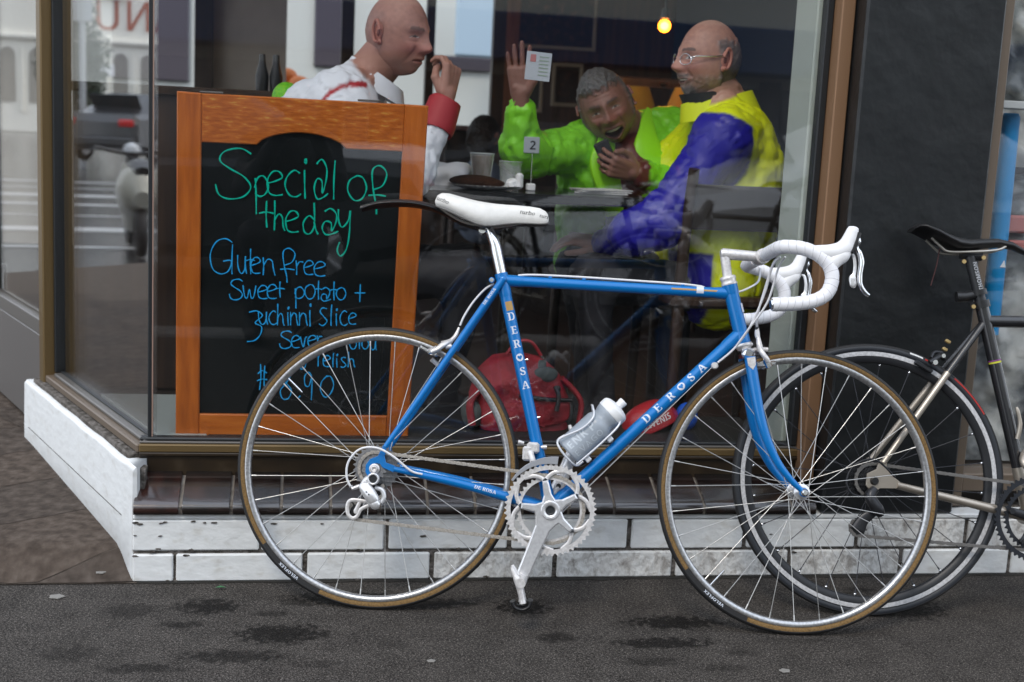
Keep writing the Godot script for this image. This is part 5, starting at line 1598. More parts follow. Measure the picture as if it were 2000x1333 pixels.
# ---------------------------------------------------------------- the black bicycle behind
func black_bicycle() -> void:
	var bike := thing("road_bicycle", "black and bare metal racing bicycle with black saddle beside the black pillar", "bicycle", bike_t(1.385, 0.276, 10.0, 12.0))
	var blk := M("black_frame", 0.014, 0.014, 0.016, 0.25)
	blk.clearcoat_enabled = true; blk.clearcoat = 0.8; blk.clearcoat_roughness = 0.1
	var ti := M("bare_titanium", 0.44, 0.39, 0.33, 0.36, 0.75)
	var dark := M("dark_works", 0.035, 0.036, 0.04, 0.35, 0.6)
	var rub := M("blue_black_rubber", 0.018, 0.021, 0.027, 0.55)
	var gold := M("gold_bolt", 0.5, 0.36, 0.16, 0.35, 0.7)
	var wo := {"rim_depth": 0.030, "rim": M("black_rim", 0.02, 0.021, 0.024, 0.4, 0.2), "brake_track": NM("brake_track", 0.04, [[0.0, Color(0.36, 0.36, 0.37)], [1.0, Color(0.62, 0.62, 0.63)]], 0.4, 0.0, 5.0, 0.05, {"world": false}), "wall": rub, "tread": 60.0, "tread_mat": mats["black_rubber"], "flange": 0.021, "zr": 0.018, "hub": dark, "spokes": 24, "cross": 2.6, "phase": 0.06, "spoke": M("dark_spoke", 0.05, 0.052, 0.06, 0.4, 0.6), "spoke_r": 0.00105}
	var nip := MB.new(); nip.ball(Vector3.ZERO, Vector3(0.0036, 0.0036, 0.0036), 8, 6)
	var nm := nip.mesh()
	var rear: MeshInstance3D
	for q in [["rear_wheel", 0.0], ["front_wheel", 0.985]]:
		var w := wheel(bike, q[0], Transform3D(Basis(), Vector3(q[1], 0.334, 0)), wo)
		if q[1] == 0.0: rear = w
		for k in 24:
			var a := TAU * (k + 0.5) / 24 + 0.06
			if q[1] == 0.0: part("nipple", nm, mats["chrome"], w, Transform3D(Basis(), Vector3(cos(a) * 0.2835, sin(a) * 0.2835, 0.002 if k % 2 == 0 else -0.002)))
	var red := M("red_print", 0.42, 0.025, 0.02, 0.5)
	for q in [[32.0, 52.0, red], [62.0, 67.0, red], [68.0, 74.0, mats["white_plastic"]]]:
		var lb := MB.new()
		var n := 16
		for i in n + 1:
			var a := deg_to_rad(lerpf(q[0], q[1], i / float(n)))
			for r in [0.3265, 0.3305]:
				lb.vert(Vector3(cos(a) * r, sin(a) * r, sqrt(0.0112 * 0.0112 - pow(r - 0.3235, 2)) + 0.0004), Vector3.BACK)
		for i in n:
			lb.tri_i(i * 2, i * 2 + 1, i * 2 + 3); lb.tri_i(i * 2, i * 2 + 3, i * 2 + 2)
		part("tyre_label", lb, q[2], rear)
	var BB := Vector3(0.402, 0.262, 0)
	var SC := Vector3(0.277, 0.739, 0)
	var su := (SC - BB).normalized()
	var fm := MB.new()
	fm.tube([BB - Vector3(0, 0, 0.034), BB + Vector3(0, 0, 0.034)], 0.0215, 24)
	var frame := part("frame", fm, ti, bike)
	frame_tube(frame, "seat_tube", BB + su * 0.12, SC + su * 0.045, 0.0160, 0.0160, blk)
	frame_tube(frame, "seat_tube", BB, BB + su * 0.125, 0.0165, 0.0165, ti)
	frame_tube(frame, "top_tube", SC, Vector3(0.80, 0.758, 0), 0.0150, 0.0150, blk)
	frame_tube(frame, "down_tube", BB, Vector3(0.836, 0.665, 0), 0.0185, 0.0185, blk)
	frame_tube(frame, "head_tube", Vector3(0.793, 0.795, 0), Vector3(0.846, 0.628, 0), 0.0185, 0.0185, blk)
	for s in [-1.0, 1.0]:
		frame_tube(frame, "seat_stay", Vector3(0.273, 0.735, 0.004 * s), Vector3(0.178, 0.605, 0.030 * s), 0.0085, 0.0085, blk)
		frame_tube(frame, "seat_stay", Vector3(0.178, 0.605, 0.030 * s), Vector3(0.020, 0.378, 0.058 * s), 0.0088, 0.0075, ti)
		frame_tube(frame, "chain_stay", Vector3(0.39, 0.262, 0.024 * s), Vector3(0.055, 0.326, 0.058 * s), 0.0118, 0.0085, ti)
		var dm := MB.new()
		dm.prism(Transform3D(Basis(), Vector3(0, 0.334, 0.058 * s)), PackedVector2Array([Vector2(0.030, 0.055), Vector2(0.012, 0.050), Vector2(0.004, 0.028), Vector2(-0.018, 0.016), Vector2(-0.020, -0.012), Vector2(-0.006, -0.030), Vector2(0.006, -0.026), Vector2(0.014, -0.018), Vector2(0.058, -0.016), Vector2(0.062, 0.0), Vector2(0.04, 0.016), Vector2(0.028, 0.032)]), -0.0035, 0.0035, 0.001)
		part("dropout", dm, ti, frame)
		var fp := smooth_path([Vector3(0.850, 0.63, 0.030 * s), Vector3(0.878, 0.54, 0.038 * s), Vector3(0.935, 0.40, 0.046 * s), Vector3(0.985, 0.336, 0.048 * s)], 5)
		var fb := MB.new(); fb.tube(fp, smooth_vals([0.015, 0.014, 0.010, 0.007], 5), 14)
		part("fork_blade", fb, blk, frame)
	var band := MB.new()
	part("colour_band", _patch(Vector3(0.3035, 0.638, 0), su, Vector3(0, 0, 1), 0.0164, 0.0022, 1.4), M("yellow_band", 0.5, 0.5, 0.03, 0.5), frame)
	part("colour_band", _patch(Vector3(0.3025, 0.6425, 0), su, Vector3(0, 0, 1), 0.0164, 0.0015, 1.4), M("purple_band", 0.2, 0.03, 0.2, 0.5), frame)
	band.tube([SC + su * 0.034, SC + su * 0.052], 0.0205, 20)
	band.tube([SC + su * 0.043 + Vector3(-0.02, 0, -0.012), SC + su * 0.043 + Vector3(-0.026, -0.004, 0.014)], 0.006, 12)
	part("seat_binder", band, mats["black_plastic"], bike)
	var bt := MB.new()
	for p in [Vector3(0.240, 0.772, 0.0155), Vector3(0.214, 0.883, 0.012), Vector3(0.262, 0.895, 0.012)]: bt.tube([p, p + Vector3(0, 0, 0.006)], 0.0052, 12)
	part("bolt", bt, gold, bike)
	var lt := MB.new()
	lt.tube([Vector3(0.255, 0.805, 0), Vector3(0.225, 0.797, 0), Vector3(0.203, 0.796, 0)], [0.011, 0.013, 0.0135], 16)
	lt.tube([SC + su * 0.066, SC + su * 0.08], 0.0195, 20)
	part("tail_light", lt, mats["black_plastic"], bike)
	var sp := MB.new(); sp.tube([SC + su * 0.03, Vector3(0.233, 0.898, 0)], 0.0136, 20)
	sp.tube([Vector3(0.21, 0.903, 0), Vector3(0.262, 0.9, 0)], [0.012, 0.012], 14)
	var post := part("seat_post", sp, M("satin_black", 0.03, 0.031, 0.034, 0.3, 0.3), bike)
	part("lettering", on_tube(letters("THOMSON", 0.0105, "Droid Sans"), Vector3(0.2485, 0.848, 0), Vector3(0.233, 0.898, 0) - SC, Vector3(0.2, 0, 1), 0.0140), M("grey_print", 0.35, 0.36, 0.38, 0.5), post)
	# saddle: high tail, dipped waist, drooping nose
	var xs := [0.085, 0.092, 0.105, 0.135, 0.165, 0.195, 0.225, 0.26, 0.30, 0.335, 0.362, 0.372]
	var yt := [0.962, 0.970, 0.971, 0.962, 0.951, 0.943, 0.941, 0.944, 0.946, 0.940, 0.926, 0.915]
	var th := [0.010, 0.016, 0.020, 0.026, 0.030, 0.032, 0.030, 0.026, 0.022, 0.020, 0.016, 0.008]
	var ws := [0.035, 0.052, 0.062, 0.066, 0.060, 0.048, 0.036, 0.027, 0.022, 0.019, 0.015, 0.006]
	var rs := []
	for i in xs.size():
		var ring := PackedVector3Array()
		for k in 20:
			var a := TAU * k / 20
			ring.push_back(Vector3(xs[i], yt[i] - th[i] / 2 + sin(a) * th[i] / 2, cos(a) * ws[i]))
		rs.push_back(ring)
	var sd := MB.new(); sd.rings(rs)
	var saddle := part("saddle", sd, M("black_leather", 0.012, 0.0115, 0.012, 0.38), bike)
	var rl := MB.new()
	for s in [-1.0, 1.0]:
		rl.tube(smooth_path([Vector3(0.130, 0.937, 0.022 * s), Vector3(0.155, 0.915, 0.022 * s), Vector3(0.175, 0.905, 0.022 * s), Vector3(0.235, 0.908, 0.022 * s), Vector3(0.275, 0.912, 0.020 * s), Vector3(0.305, 0.919, 0.016 * s), Vector3(0.322, 0.932, 0.012 * s)], 4), 0.0036, 8)
	part("saddle_rails", rl, mats["titanium"], saddle)
	var strap := MB.new(); strap.tube(smooth_path([Vector3(0.158, 0.915, 0.0), Vector3(0.15, 0.87, 0.004), Vector3(0.138, 0.82, 0.002)], 4), 0.003, 8, true, 0.4)
	part("strap", strap, M("dull_red_strap", 0.06, 0.02, 0.02, 0.8), saddle)
	# rear brake with gold adjusters
	var br := MB.new()
	br.tube(smooth_path([Vector3(0.178, 0.640, 0.0), Vector3(0.165, 0.648, 0.010), Vector3(0.15, 0.640, 0.028), Vector3(0.132, 0.628, 0.034)], 4), 0.0065, 10)
	br.tube(smooth_path([Vector3(0.172, 0.655, 0.006), Vector3(0.150, 0.655, 0.010), Vector3(0.14, 0.640, 0.020)], 4), 0.0045, 10)
	br.box(Transform3D(Basis(Vector3.BACK, -0.5), Vector3(0.122, 0.618, 0.018)), Vector3(0.05, 0.012, 0.012), 0.003)
	var rb := part("rear_brake", br, dark, bike)
	br = MB.new()
	br.box(Transform3D(Basis(Vector3.BACK, -0.5), Vector3(0.186, 0.684, 0.0)), Vector3(0.014, 0.008, 0.012), 0.002)
	br.box(Transform3D(Basis(Vector3.BACK, -0.5), Vector3(0.177, 0.664, 0.006)), Vector3(0.013, 0.008, 0.012), 0.002)
	part("adjusters", br, gold, rb)
	br = MB.new(); br.tube([Vector3(0.144, 0.629, 0.034), Vector3(0.144, 0.629, 0.042)], 0.0062, 14); br.tube([Vector3(0.170, 0.647, 0.014), Vector3(0.170, 0.647, 0.022)], 0.005, 14)
	part("pivot_bolts", br, mats["chrome"], rb)
	# transmission
	var cas := MB.new(); cas.tube([Vector3(0, 0, 0.018), Vector3(0, 0, 0.055)], 0.017, 20)
	var cp := part("cassette", cas, dark, rear)
	for i in 8:
		var r := 0.052 - i * 0.0042
		part("sprocket", gear(25 - i * 2, r, 0.005, r - 0.014, 0.0205 + i * 0.0043, 0.0224 + i * 0.0043), dark, cp)
	for q in [[52, 0.1065, 0.091, 0.048], [39, 0.081, 0.068, 0.041]]:
		part("chainring", gear(q[0], q[1], 0.0055, q[2], q[3], q[3] + 0.003), M("black_ring", 0.03, 0.033, 0.04, 0.35, 0.5), bike, Transform3D(Basis(), BB))
	var ck := MB.new()
	for k in 5:
		var a := TAU * k / 5 + 0.4
		ck.tube([Vector3(0, 0, 0.055), Vector3(cos(a) * 0.07, sin(a) * 0.07, 0.052)], [0.014, 0.009], 10, true, 0.5, Vector3.BACK)
		ck.tube([Vector3(cos(a) * 0.066, sin(a) * 0.066, 0.04), Vector3(cos(a) * 0.066, sin(a) * 0.066, 0.058)], 0.007, 10)
	ck.tube([Vector3(0, 0, 0.058), Vector3(0.165, -0.06, 0.066)], [0.017, 0.012], 14, true, 0.5, Vector3.BACK)
	part("right_crank", ck, dark, bike, Transform3D(Basis(), BB))
	var path := []
	for i in 9:
		var a := deg_to_rad(236.0 - 150.0 * i / 8.0)
		path.push_back(Vector3(cos(a) * 0.040, 0.334 + sin(a) * 0.040, 0.040))
	for i in 11:
		var a := deg_to_rad(96.0 - 192.0 * i / 10.0)
		path.push_back(BB + Vector3(cos(a) * 0.079, sin(a) * 0.079, 0.042))
	for i in 6:
		var a := deg_to_rad(275.0 - 160.0 * i / 5.0)
		path.push_back(Vector3(-0.03 + cos(a) * 0.02, 0.218 + sin(a) * 0.02, 0.042))
	part("chain", chain(path, 0.042), M("grey_chain", 0.22, 0.21, 0.2, 0.4, 0.7), bike)
	var rd := MB.new()
	rd.tube(smooth_path([Vector3(0.0, 0.315, 0.066), Vector3(-0.012, 0.295, 0.072), Vector3(0.006, 0.268, 0.074), Vector3(0.016, 0.255, 0.068)], 4), smooth_vals([0.011, 0.014, 0.015, 0.011], 4), 12)
	rd.tube(smooth_path([Vector3(0.006, 0.258, 0.056), Vector3(-0.02, 0.24, 0.056), Vector3(-0.034, 0.215, 0.056)], 4), smooth_vals([0.009, 0.014, 0.018], 4), 12, true, 0.35, Vector3.BACK)
	rd.tube(smooth_path([Vector3(-0.02, 0.295, 0.07), Vector3(-0.055, 0.30, 0.072), Vector3(-0.07, 0.33, 0.07), Vector3(-0.05, 0.37, 0.066), Vector3(0.0, 0.385, 0.062), Vector3(0.05, 0.345, 0.06)], 4), 0.0026, 8)
	part("rear_derailleur", rd, dark, bike)
	part("jockey_wheel", gear(11, 0.021, 0.004, 0.005, -0.003, 0.003), mats["black_plastic"], bike, Transform3D(Basis(), Vector3(-0.03, 0.218, 0.042)))
	var sk := MB.new(); sk.tube([Vector3(0, 0.334, -0.06), Vector3(0, 0.334, 0.062), Vector3(0, 0.334, 0.070)], [0.009, 0.011, 0.008], 16)
	part("rear_skewer", sk, mats["black_plastic"], bike)
	var fd := MB.new(); fd.tube(smooth_path([Vector3(0.378, 0.42, 0.02), Vector3(0.365, 0.40, 0.04), Vector3(0.372, 0.385, 0.05)], 4), 0.009, 10)
	fd.tube(smooth_path([Vector3(0.357, 0.452, 0.022), Vector3(0.362, 0.49, 0.024), Vector3(0.352, 0.53, 0.024)], 4), [0.006, 0.006, 0.006, 0.006, 0.0055, 0.005, 0.005, 0.005, 0.003], 10)
	part("front_derailleur", fd, ti, bike)
	# stem and bars, beyond the frame of the picture
	var bar := MB.new()
	bar.tube([Vector3(0.788, 0.81, 0), Vector3(0.87, 0.845, 0)], 0.015, 14)
	bar.tube([Vector3(0.875, 0.85, -0.2), Vector3(0.875, 0.85, 0.2)], 0.0135, 14)
	for s in [-1.0, 1.0]:
		bar.tube(smooth_path([Vector3(0.875, 0.85, 0.198 * s), Vector3(0.95, 0.85, 0.208 * s), Vector3(0.985, 0.80, 0.21 * s), Vector3(0.95, 0.735, 0.21 * s), Vector3(0.86, 0.725, 0.21 * s)], 5), 0.0155, 14)
	part("handlebar", bar, mats["black_rubber"], bike)
# ---------------------------------------------------------------- things in the window and in the cafe
const STROKES := {
	"S": [[1, .9, .7, 1, .25, .93, .12, .75, .4, .6, .8, .45, 1, .25, .8, .06, .4, 0, .1, .08, 0, .28]],
	"p": [[.15, .85, .22, .5, .25, 0], [.12, .62, .3, .85, .65, .9, .95, .7, .8, .5, .45, .42, .15, .5]],
	"e": [[.05, .5, .5, .58, .95, .75, .75, .97, .35, .95, .05, .6, .15, .15, .5, .02, 1, .06]],
	"c": [[.9, .9, .55, 1, .15, .75, .03, .4, .3, .06, .7, 0, 1, .12]],
	"i": [[.2, .72, .3, .35, .5, 0], [.1, .95, .6, 1, .5, .88, .1, .93]],
	"a": [[.15, .88, .5, 1, .85, .8, .85, .5, .6, .15, .55, .45, .2, .5, .02, .25, .25, 0, .7, .05, 1, .15]],
	"l": [[.6, 1, .4, .5, .5, 0]],
	"o": [[.5, 1, .12, .8, .03, .4, .35, .03, .75, .08, .98, .5, .8, .9, .5, 1]],
	"f": [[.25, .5, .8, .6, 1, .85, .6, 1, .2, .9, .25, .55, .45, .2, .5, 0], [.0, .38, .5, .4, 1, .38]],
	"t": [[.5, 1, .48, .5, .55, .05], [0, .55, .5, .6, 1, .56]],
	"h": [[.1, 1, .12, .5, .1, 0], [.12, .35, .45, .55, .75, .45, .85, .15, 1, 0]],
	"d": [[.75, .45, .4, .58, .05, .35, .15, .05, .5, .02, .75, .3, .7, 1], [.72, .4, .85, .15, 1, 0]],
	"y": [[.05, 1, .1, .75, .35, .62, .75, .75, .9, .98], [.9, .98, .88, .5, .7, .15, .3, 0, .05, .12, .2, .3]],
	"G": [[1, .9, .7, 1, .3, .9, .05, .55, .15, .15, .5, 0, .85, .1, .95, .38, .6, .36]],
	"u": [[.05, 1, .1, .4, .4, .02, .75, .2, .85, .95], [.85, .9, .88, .3, 1, 0]],
	"n": [[.05, 1, .1, .5, .08, 0], [.1, .55, .4, .9, .75, .8, .85, .4, 1, 0]],
	"r": [[.1, 1, .2, .5, .2, 0], [.2, .6, .5, .9, 1, .9]],
	"w": [[.0, 1, .15, .2, .35, .1, .5, .7, .65, .1, .85, .2, 1, 1]],
	"z": [[.1, .95, .6, 1, .95, .85, .5, .62, .9, .5, .85, .25, .5, .05, .0, 0]],
	"s": [[.9, .95, .4, 1, .15, .78, .6, .5, .95, .25, .5, 0, .05, .1]],
	"v": [[.0, 1, .45, 0, .75, .9, 1, .95]],
	"+": [[.5, 1, .5, 0], [0, .5, 1, .52]],
	"$": [[.35, 1, .4, .5, .3, 0], [.75, .95, .7, .5, .72, .15], [.1, .62, .5, .75, .95, .66], [.05, .35, .5, .42, 1, .4]],
	"8": [[.7, .95, .3, 1, .2, .75, .55, .55, .95, .3, .7, .03, .25, .03, .08, .3, .5, .55, .85, .8, .7, .95]],
	".": [[0, 0, 1, 1]],
	"9": [[.85, .85, .5, 1, .1, .85, .15, .55, .55, .5, .85, .8, .88, .4, .85, 0]],
	"0": [[.5, 1, .1, .7, .05, .3, .4, 0, .8, .2, .98, .6, .75, .95, .45, .95]]}
const TEAL_TEXT := "S -203 602 85 125|p -114 567 41 105|e -80 614 40 62|c -36 614 41 65|i 10 610 10 99|a 36 611 35 98|l 81 611 9 97 # o 118 610 49 63|f 171 578 44 122 # t -97 531 36 70|h -62 528 29 75|e -33 524 34 55 # d 10 522 39 79|a 58 522 41 66|y 96 469 35 118"
const BLUE_TEXT := "G -217 414 56 89|l -164 414 6 75|u -149 416 24 47|t -127 412 22 68|e -116 417 25 42|n -87 414 32 45 # f -43 397 36 87|r -6 417 20 37|e 15 418 25 37|e 40 415 30 38 # S -167 349 32 53|w -134 352 32 35|e -98 353 25 35|e -75 354 25 37|t -55 356 25 43 # p -9 331 29 61|o 19 356 27 38|t 44 353 19 51|a 60 352 25 35|t 83 352 19 51|o 98 356 25 32 # + 145 352 27 46 # z -122 242 39 80|u -96 287 25 35|c -69 288 20 35|h -49 286 19 56|i -23 286 6 48|n -16 287 20 35|n 6 287 22 35|i 32 285 6 59 # s 56 288 22 46|l 85 288 5 56|i 99 288 5 45|c 109 290 20 38|e 131 293 20 30 # S -41 226 30 46|e -12 228 22 33|v 11 231 17 27|e 29 232 23 30|r 52 235 15 27 # o 136 228 18 25|l 159 229 5 33|o 167 229 18 25|u 188 227 17 27 # r 54 181 17 38|e 69 180 20 30|l 93 179 5 38|i 103 179 6 35|s 114 179 15 27|h 132 180 20 41 # y 12 172 17 41 # $ -97 116 27 68|8 -39 92 32 77|. 9 96 5 6|9 22 91 24 74|0 64 99 35 58"

func handwriting(board: Node3D, text: String, mat: Material, thick: float) -> void:
	for word in text.split(" # "):
		var m := MB.new()
		for g in word.split("|"):
			var q := g.split(" ")
			for st in STROKES[q[0]]:
				var pts := []
				for k in range(0, st.size(), 2):
					pts.push_back(Vector3((float(q[1]) + st[k] * float(q[3])) / 1000.0, (float(q[2]) + st[k + 1] * float(q[4])) / 1000.0, 0.0124))
				var p := smooth_path(pts, 5)
				var rad := []
				for i in p.size(): rad.push_back(thick * (0.62 + 0.55 * absf(sin(i * 0.47 + float(q[1])))))
				m.tube(p, rad, 6, true, 0.25, Vector3.BACK)
		part("handwriting", m, mat, board)

func chalkboard() -> void:
	var o := thing("chalkboard_sign", "orange wood framed menu blackboard with teal and blue handwriting behind the glass", "menu board", Transform3D(Basis(Vector3.RIGHT, atan2(0.048, 0.856)), Vector3(-0.001, 0.331, -0.205)))
	var wood: StandardMaterial3D = mats["orange_wood"]
	var across: StandardMaterial3D = mats["orange_wood_across"]
	for m in [wood, across]: m.uv1_world_triplanar = false
	var b := MB.new(); b.bx(Vector3(0.0035, 0.42, 0.004), Vector3(0.50, 0.74, 0.012))
	var slate := NM("slate_black", 0.01, [[0.0, Color(0.003, 0.0045, 0.005)], [1.0, Color(0.007, 0.009, 0.0095)]], 0.6, 0.0, 1.0)
	slate.metallic_specular = 0.22
	part("blackboard", b, slate, o)
	for s in [-1.0, 1.0]:
		b = MB.new(); b.prism(Transform3D(), PackedVector2Array([Vector2(-0.297, -0.006), Vector2(-0.2385, -0.006), Vector2(-0.2370, 0.855), Vector2(-0.295, 0.857)]) if s < 0 else PackedVector2Array([Vector2(0.2380, -0.006), Vector2(0.2955, -0.006), Vector2(0.312, 0.853), Vector2(0.2535, 0.8535)]), -0.012, 0.020, 0.003)
		part("frame_stile", b, wood, o)
	var top := PackedVector2Array([Vector2(-0.2366, 0.738), Vector2(-0.115, 0.738)])
	for i in 17:
		var u := i / 16.0
		top.push_back(Vector2(lerpf(-0.105, 0.112, u), 0.738 + 0.034 * pow(sin(PI * clampf(u, 0.0, 1.0)), 0.6)))
	for p in [Vector2(0.122, 0.738), Vector2(0.2518, 0.738), Vector2(0.2532, 0.8535), Vector2(-0.2366, 0.855)]: top.push_back(p)
	b = MB.new(); b.prism(Transform3D(), top, -0.012, 0.020, 0.0025)
	var worn := NM("worn_varnish", 0.03, [[0.0, Color(0.32, 0.076, 0.007)], [0.5, Color(0.45, 0.114, 0.010)], [0.72, Color(0.50, 0.14, 0.018)], [0.80, Color(0.55, 0.22, 0.035)], [1.0, Color(0.60, 0.34, 0.07)]], 0.35, 0.03, 1.2, 0.05, {"stretch": Vector3(1.2, 5, 4), "warp": 12.0, "world": false})
	part("frame_rail", b, worn, o)
	b = MB.new(); b.prism(Transform3D(), PackedVector2Array([Vector2(-0.2381, -0.006), Vector2(0.2376, -0.006), Vector2(0.2384, 0.052), Vector2(-0.2381, 0.052)]), -0.012, 0.020, 0.0025)
	part("frame_rail", b, across, o)
	for x in [-0.215, 0.165]:
		b = MB.new(); b.bx(Vector3(x, 0.858, 0.004), Vector3(0.055, 0.005, 0.02), 0.0015)
		part("hinge", b, mats["dull_alloy"], o)
	# rubbed lower varnish showing on the top rail
	handwriting(o, TEAL_TEXT, NM("teal_chalk", 0.12, [[0.0, Color(0.0, 0.22, 0.15)], [0.4, Color(0.0, 0.46, 0.31)], [1.0, Color(0.01, 0.6, 0.42)]], 0.8, 0.0, 6.0), 0.0022)
	handwriting(o, BLUE_TEXT, NM("blue_chalk", 0.12, [[0.0, Color(0.01, 0.18, 0.42)], [0.4, Color(0.016, 0.36, 0.78)], [1.0, Color(0.04, 0.5, 0.9)]], 0.8, 0.0, 6.0), 0.0017)

func picture(label: String, p: Vector3, w: float, h: float, frame_mat: Material, print_mat: Material, group := "") -> void:
	var o := thing("framed_picture", label, "picture", Transform3D(Basis(), p), group)
	var m := MB.new()
	for s in [-1.0, 1.0]:
		m.bx(Vector3((w / 2 - 0.012) * s, 0, 0), Vector3(0.024, h, 0.02), 0.004)
		m.bx(Vector3(0, (h / 2 - 0.012) * s, 0.0005), Vector3(w, 0.024, 0.02), 0.004)
	part("frame", m, frame_mat, o)
	m = MB.new(); m.bx(Vector3(0, 0, -0.004), Vector3(w - 0.02, h - 0.02, 0.006))
	part("print", m, print_mat, o)

func chair(label: String, t: Transform3D, group: String) -> void:
	# seat at 0.45; the back slat faces +z
	var o := thing("cafe_chair", label, "chair", t, group)
	var w: StandardMaterial3D = mats["dark_wood"]
	var m := MB.new(); m.bx(Vector3(0, 0.44, 0), Vector3(0.42, 0.035, 0.42), 0.01); part("seat", m, w, o)
	for x in [-0.18, 0.18]:
		m = MB.new(); m.tube([Vector3(x * 1.05, 0, 0.20), Vector3(x, 0.44, 0.185), Vector3(x, 0.62, 0.195), Vector3(x, 0.83, 0.235)], [0.017, 0.019, 0.018, 0.016], 10); part("leg", m, w, o)
		m = MB.new(); m.tube([Vector3(x * 1.05, 0, -0.19), Vector3(x, 0.43, -0.18)], [0.015, 0.019], 10); part("leg", m, w, o)
	var rs := []
	for i in 9:
		var x := lerpf(-0.19, 0.19, i / 8.0)
		var bow := 0.02 * (1.0 - pow(i / 4.0 - 1.0, 2))
		rs.push_back(PackedVector3Array([Vector3(x, 0.655, 0.185 + bow), Vector3(x, 0.785, 0.205 + bow), Vector3(x, 0.787, 0.222 + bow), Vector3(x, 0.655, 0.205 + bow)]))
	m = MB.new(); m.rings(rs); part("backrest", m, NM("chair_back", 0.01, [[0.0, Color(0.02, 0.016, 0.014)], [1.0, Color(0.045, 0.038, 0.034)]], 0.35), o)

func tumbler(label: String, p: Vector3, r0: float, r1: float, h: float, fill: Color, level: float) -> void:
	var o := thing("drinking_glass", label, "glass", Transform3D(Basis(Vector3.RIGHT, -PI / 2), p))
	var g := M("drink_glass", 0.8, 0.85, 0.85, 0.02)
	g.transparency = BaseMaterial3D.TRANSPARENCY_ALPHA; g.albedo_color.a = 0.10
	var m := MB.new()
	m.lathe(Transform3D(), [Vector2(0.001, 0.0), Vector2(r0, 0.0), Vector2(r1, h), Vector2(r1 - 0.0018, h), Vector2(r0 - 0.002, 0.006), Vector2(0.001, 0.006)], 24)
	part("glass_wall", m, g, o)
	m = MB.new(); m.lathe(Transform3D(), [Vector2(r1, h - 0.0015), Vector2(r1 + 0.0006, h), Vector2(r1 - 0.0012, h + 0.0008), Vector2(r1 - 0.0022, h - 0.001)], 24, true)
	part("rim", m, M("glass_rim", 0.45, 0.48, 0.48, 0.1), o)
	if level > 0.0:
		m = MB.new(); m.lathe(Transform3D(), [Vector2(0.001, 0.007), Vector2(r0 - 0.003, 0.007), Vector2(lerpf(r0, r1, level) - 0.003, h * level), Vector2(0.001, h * level)], 24)
		part("drink", m, M("drink_%s" % fill.to_html(), fill.r, fill.g, fill.b, 0.4), o)

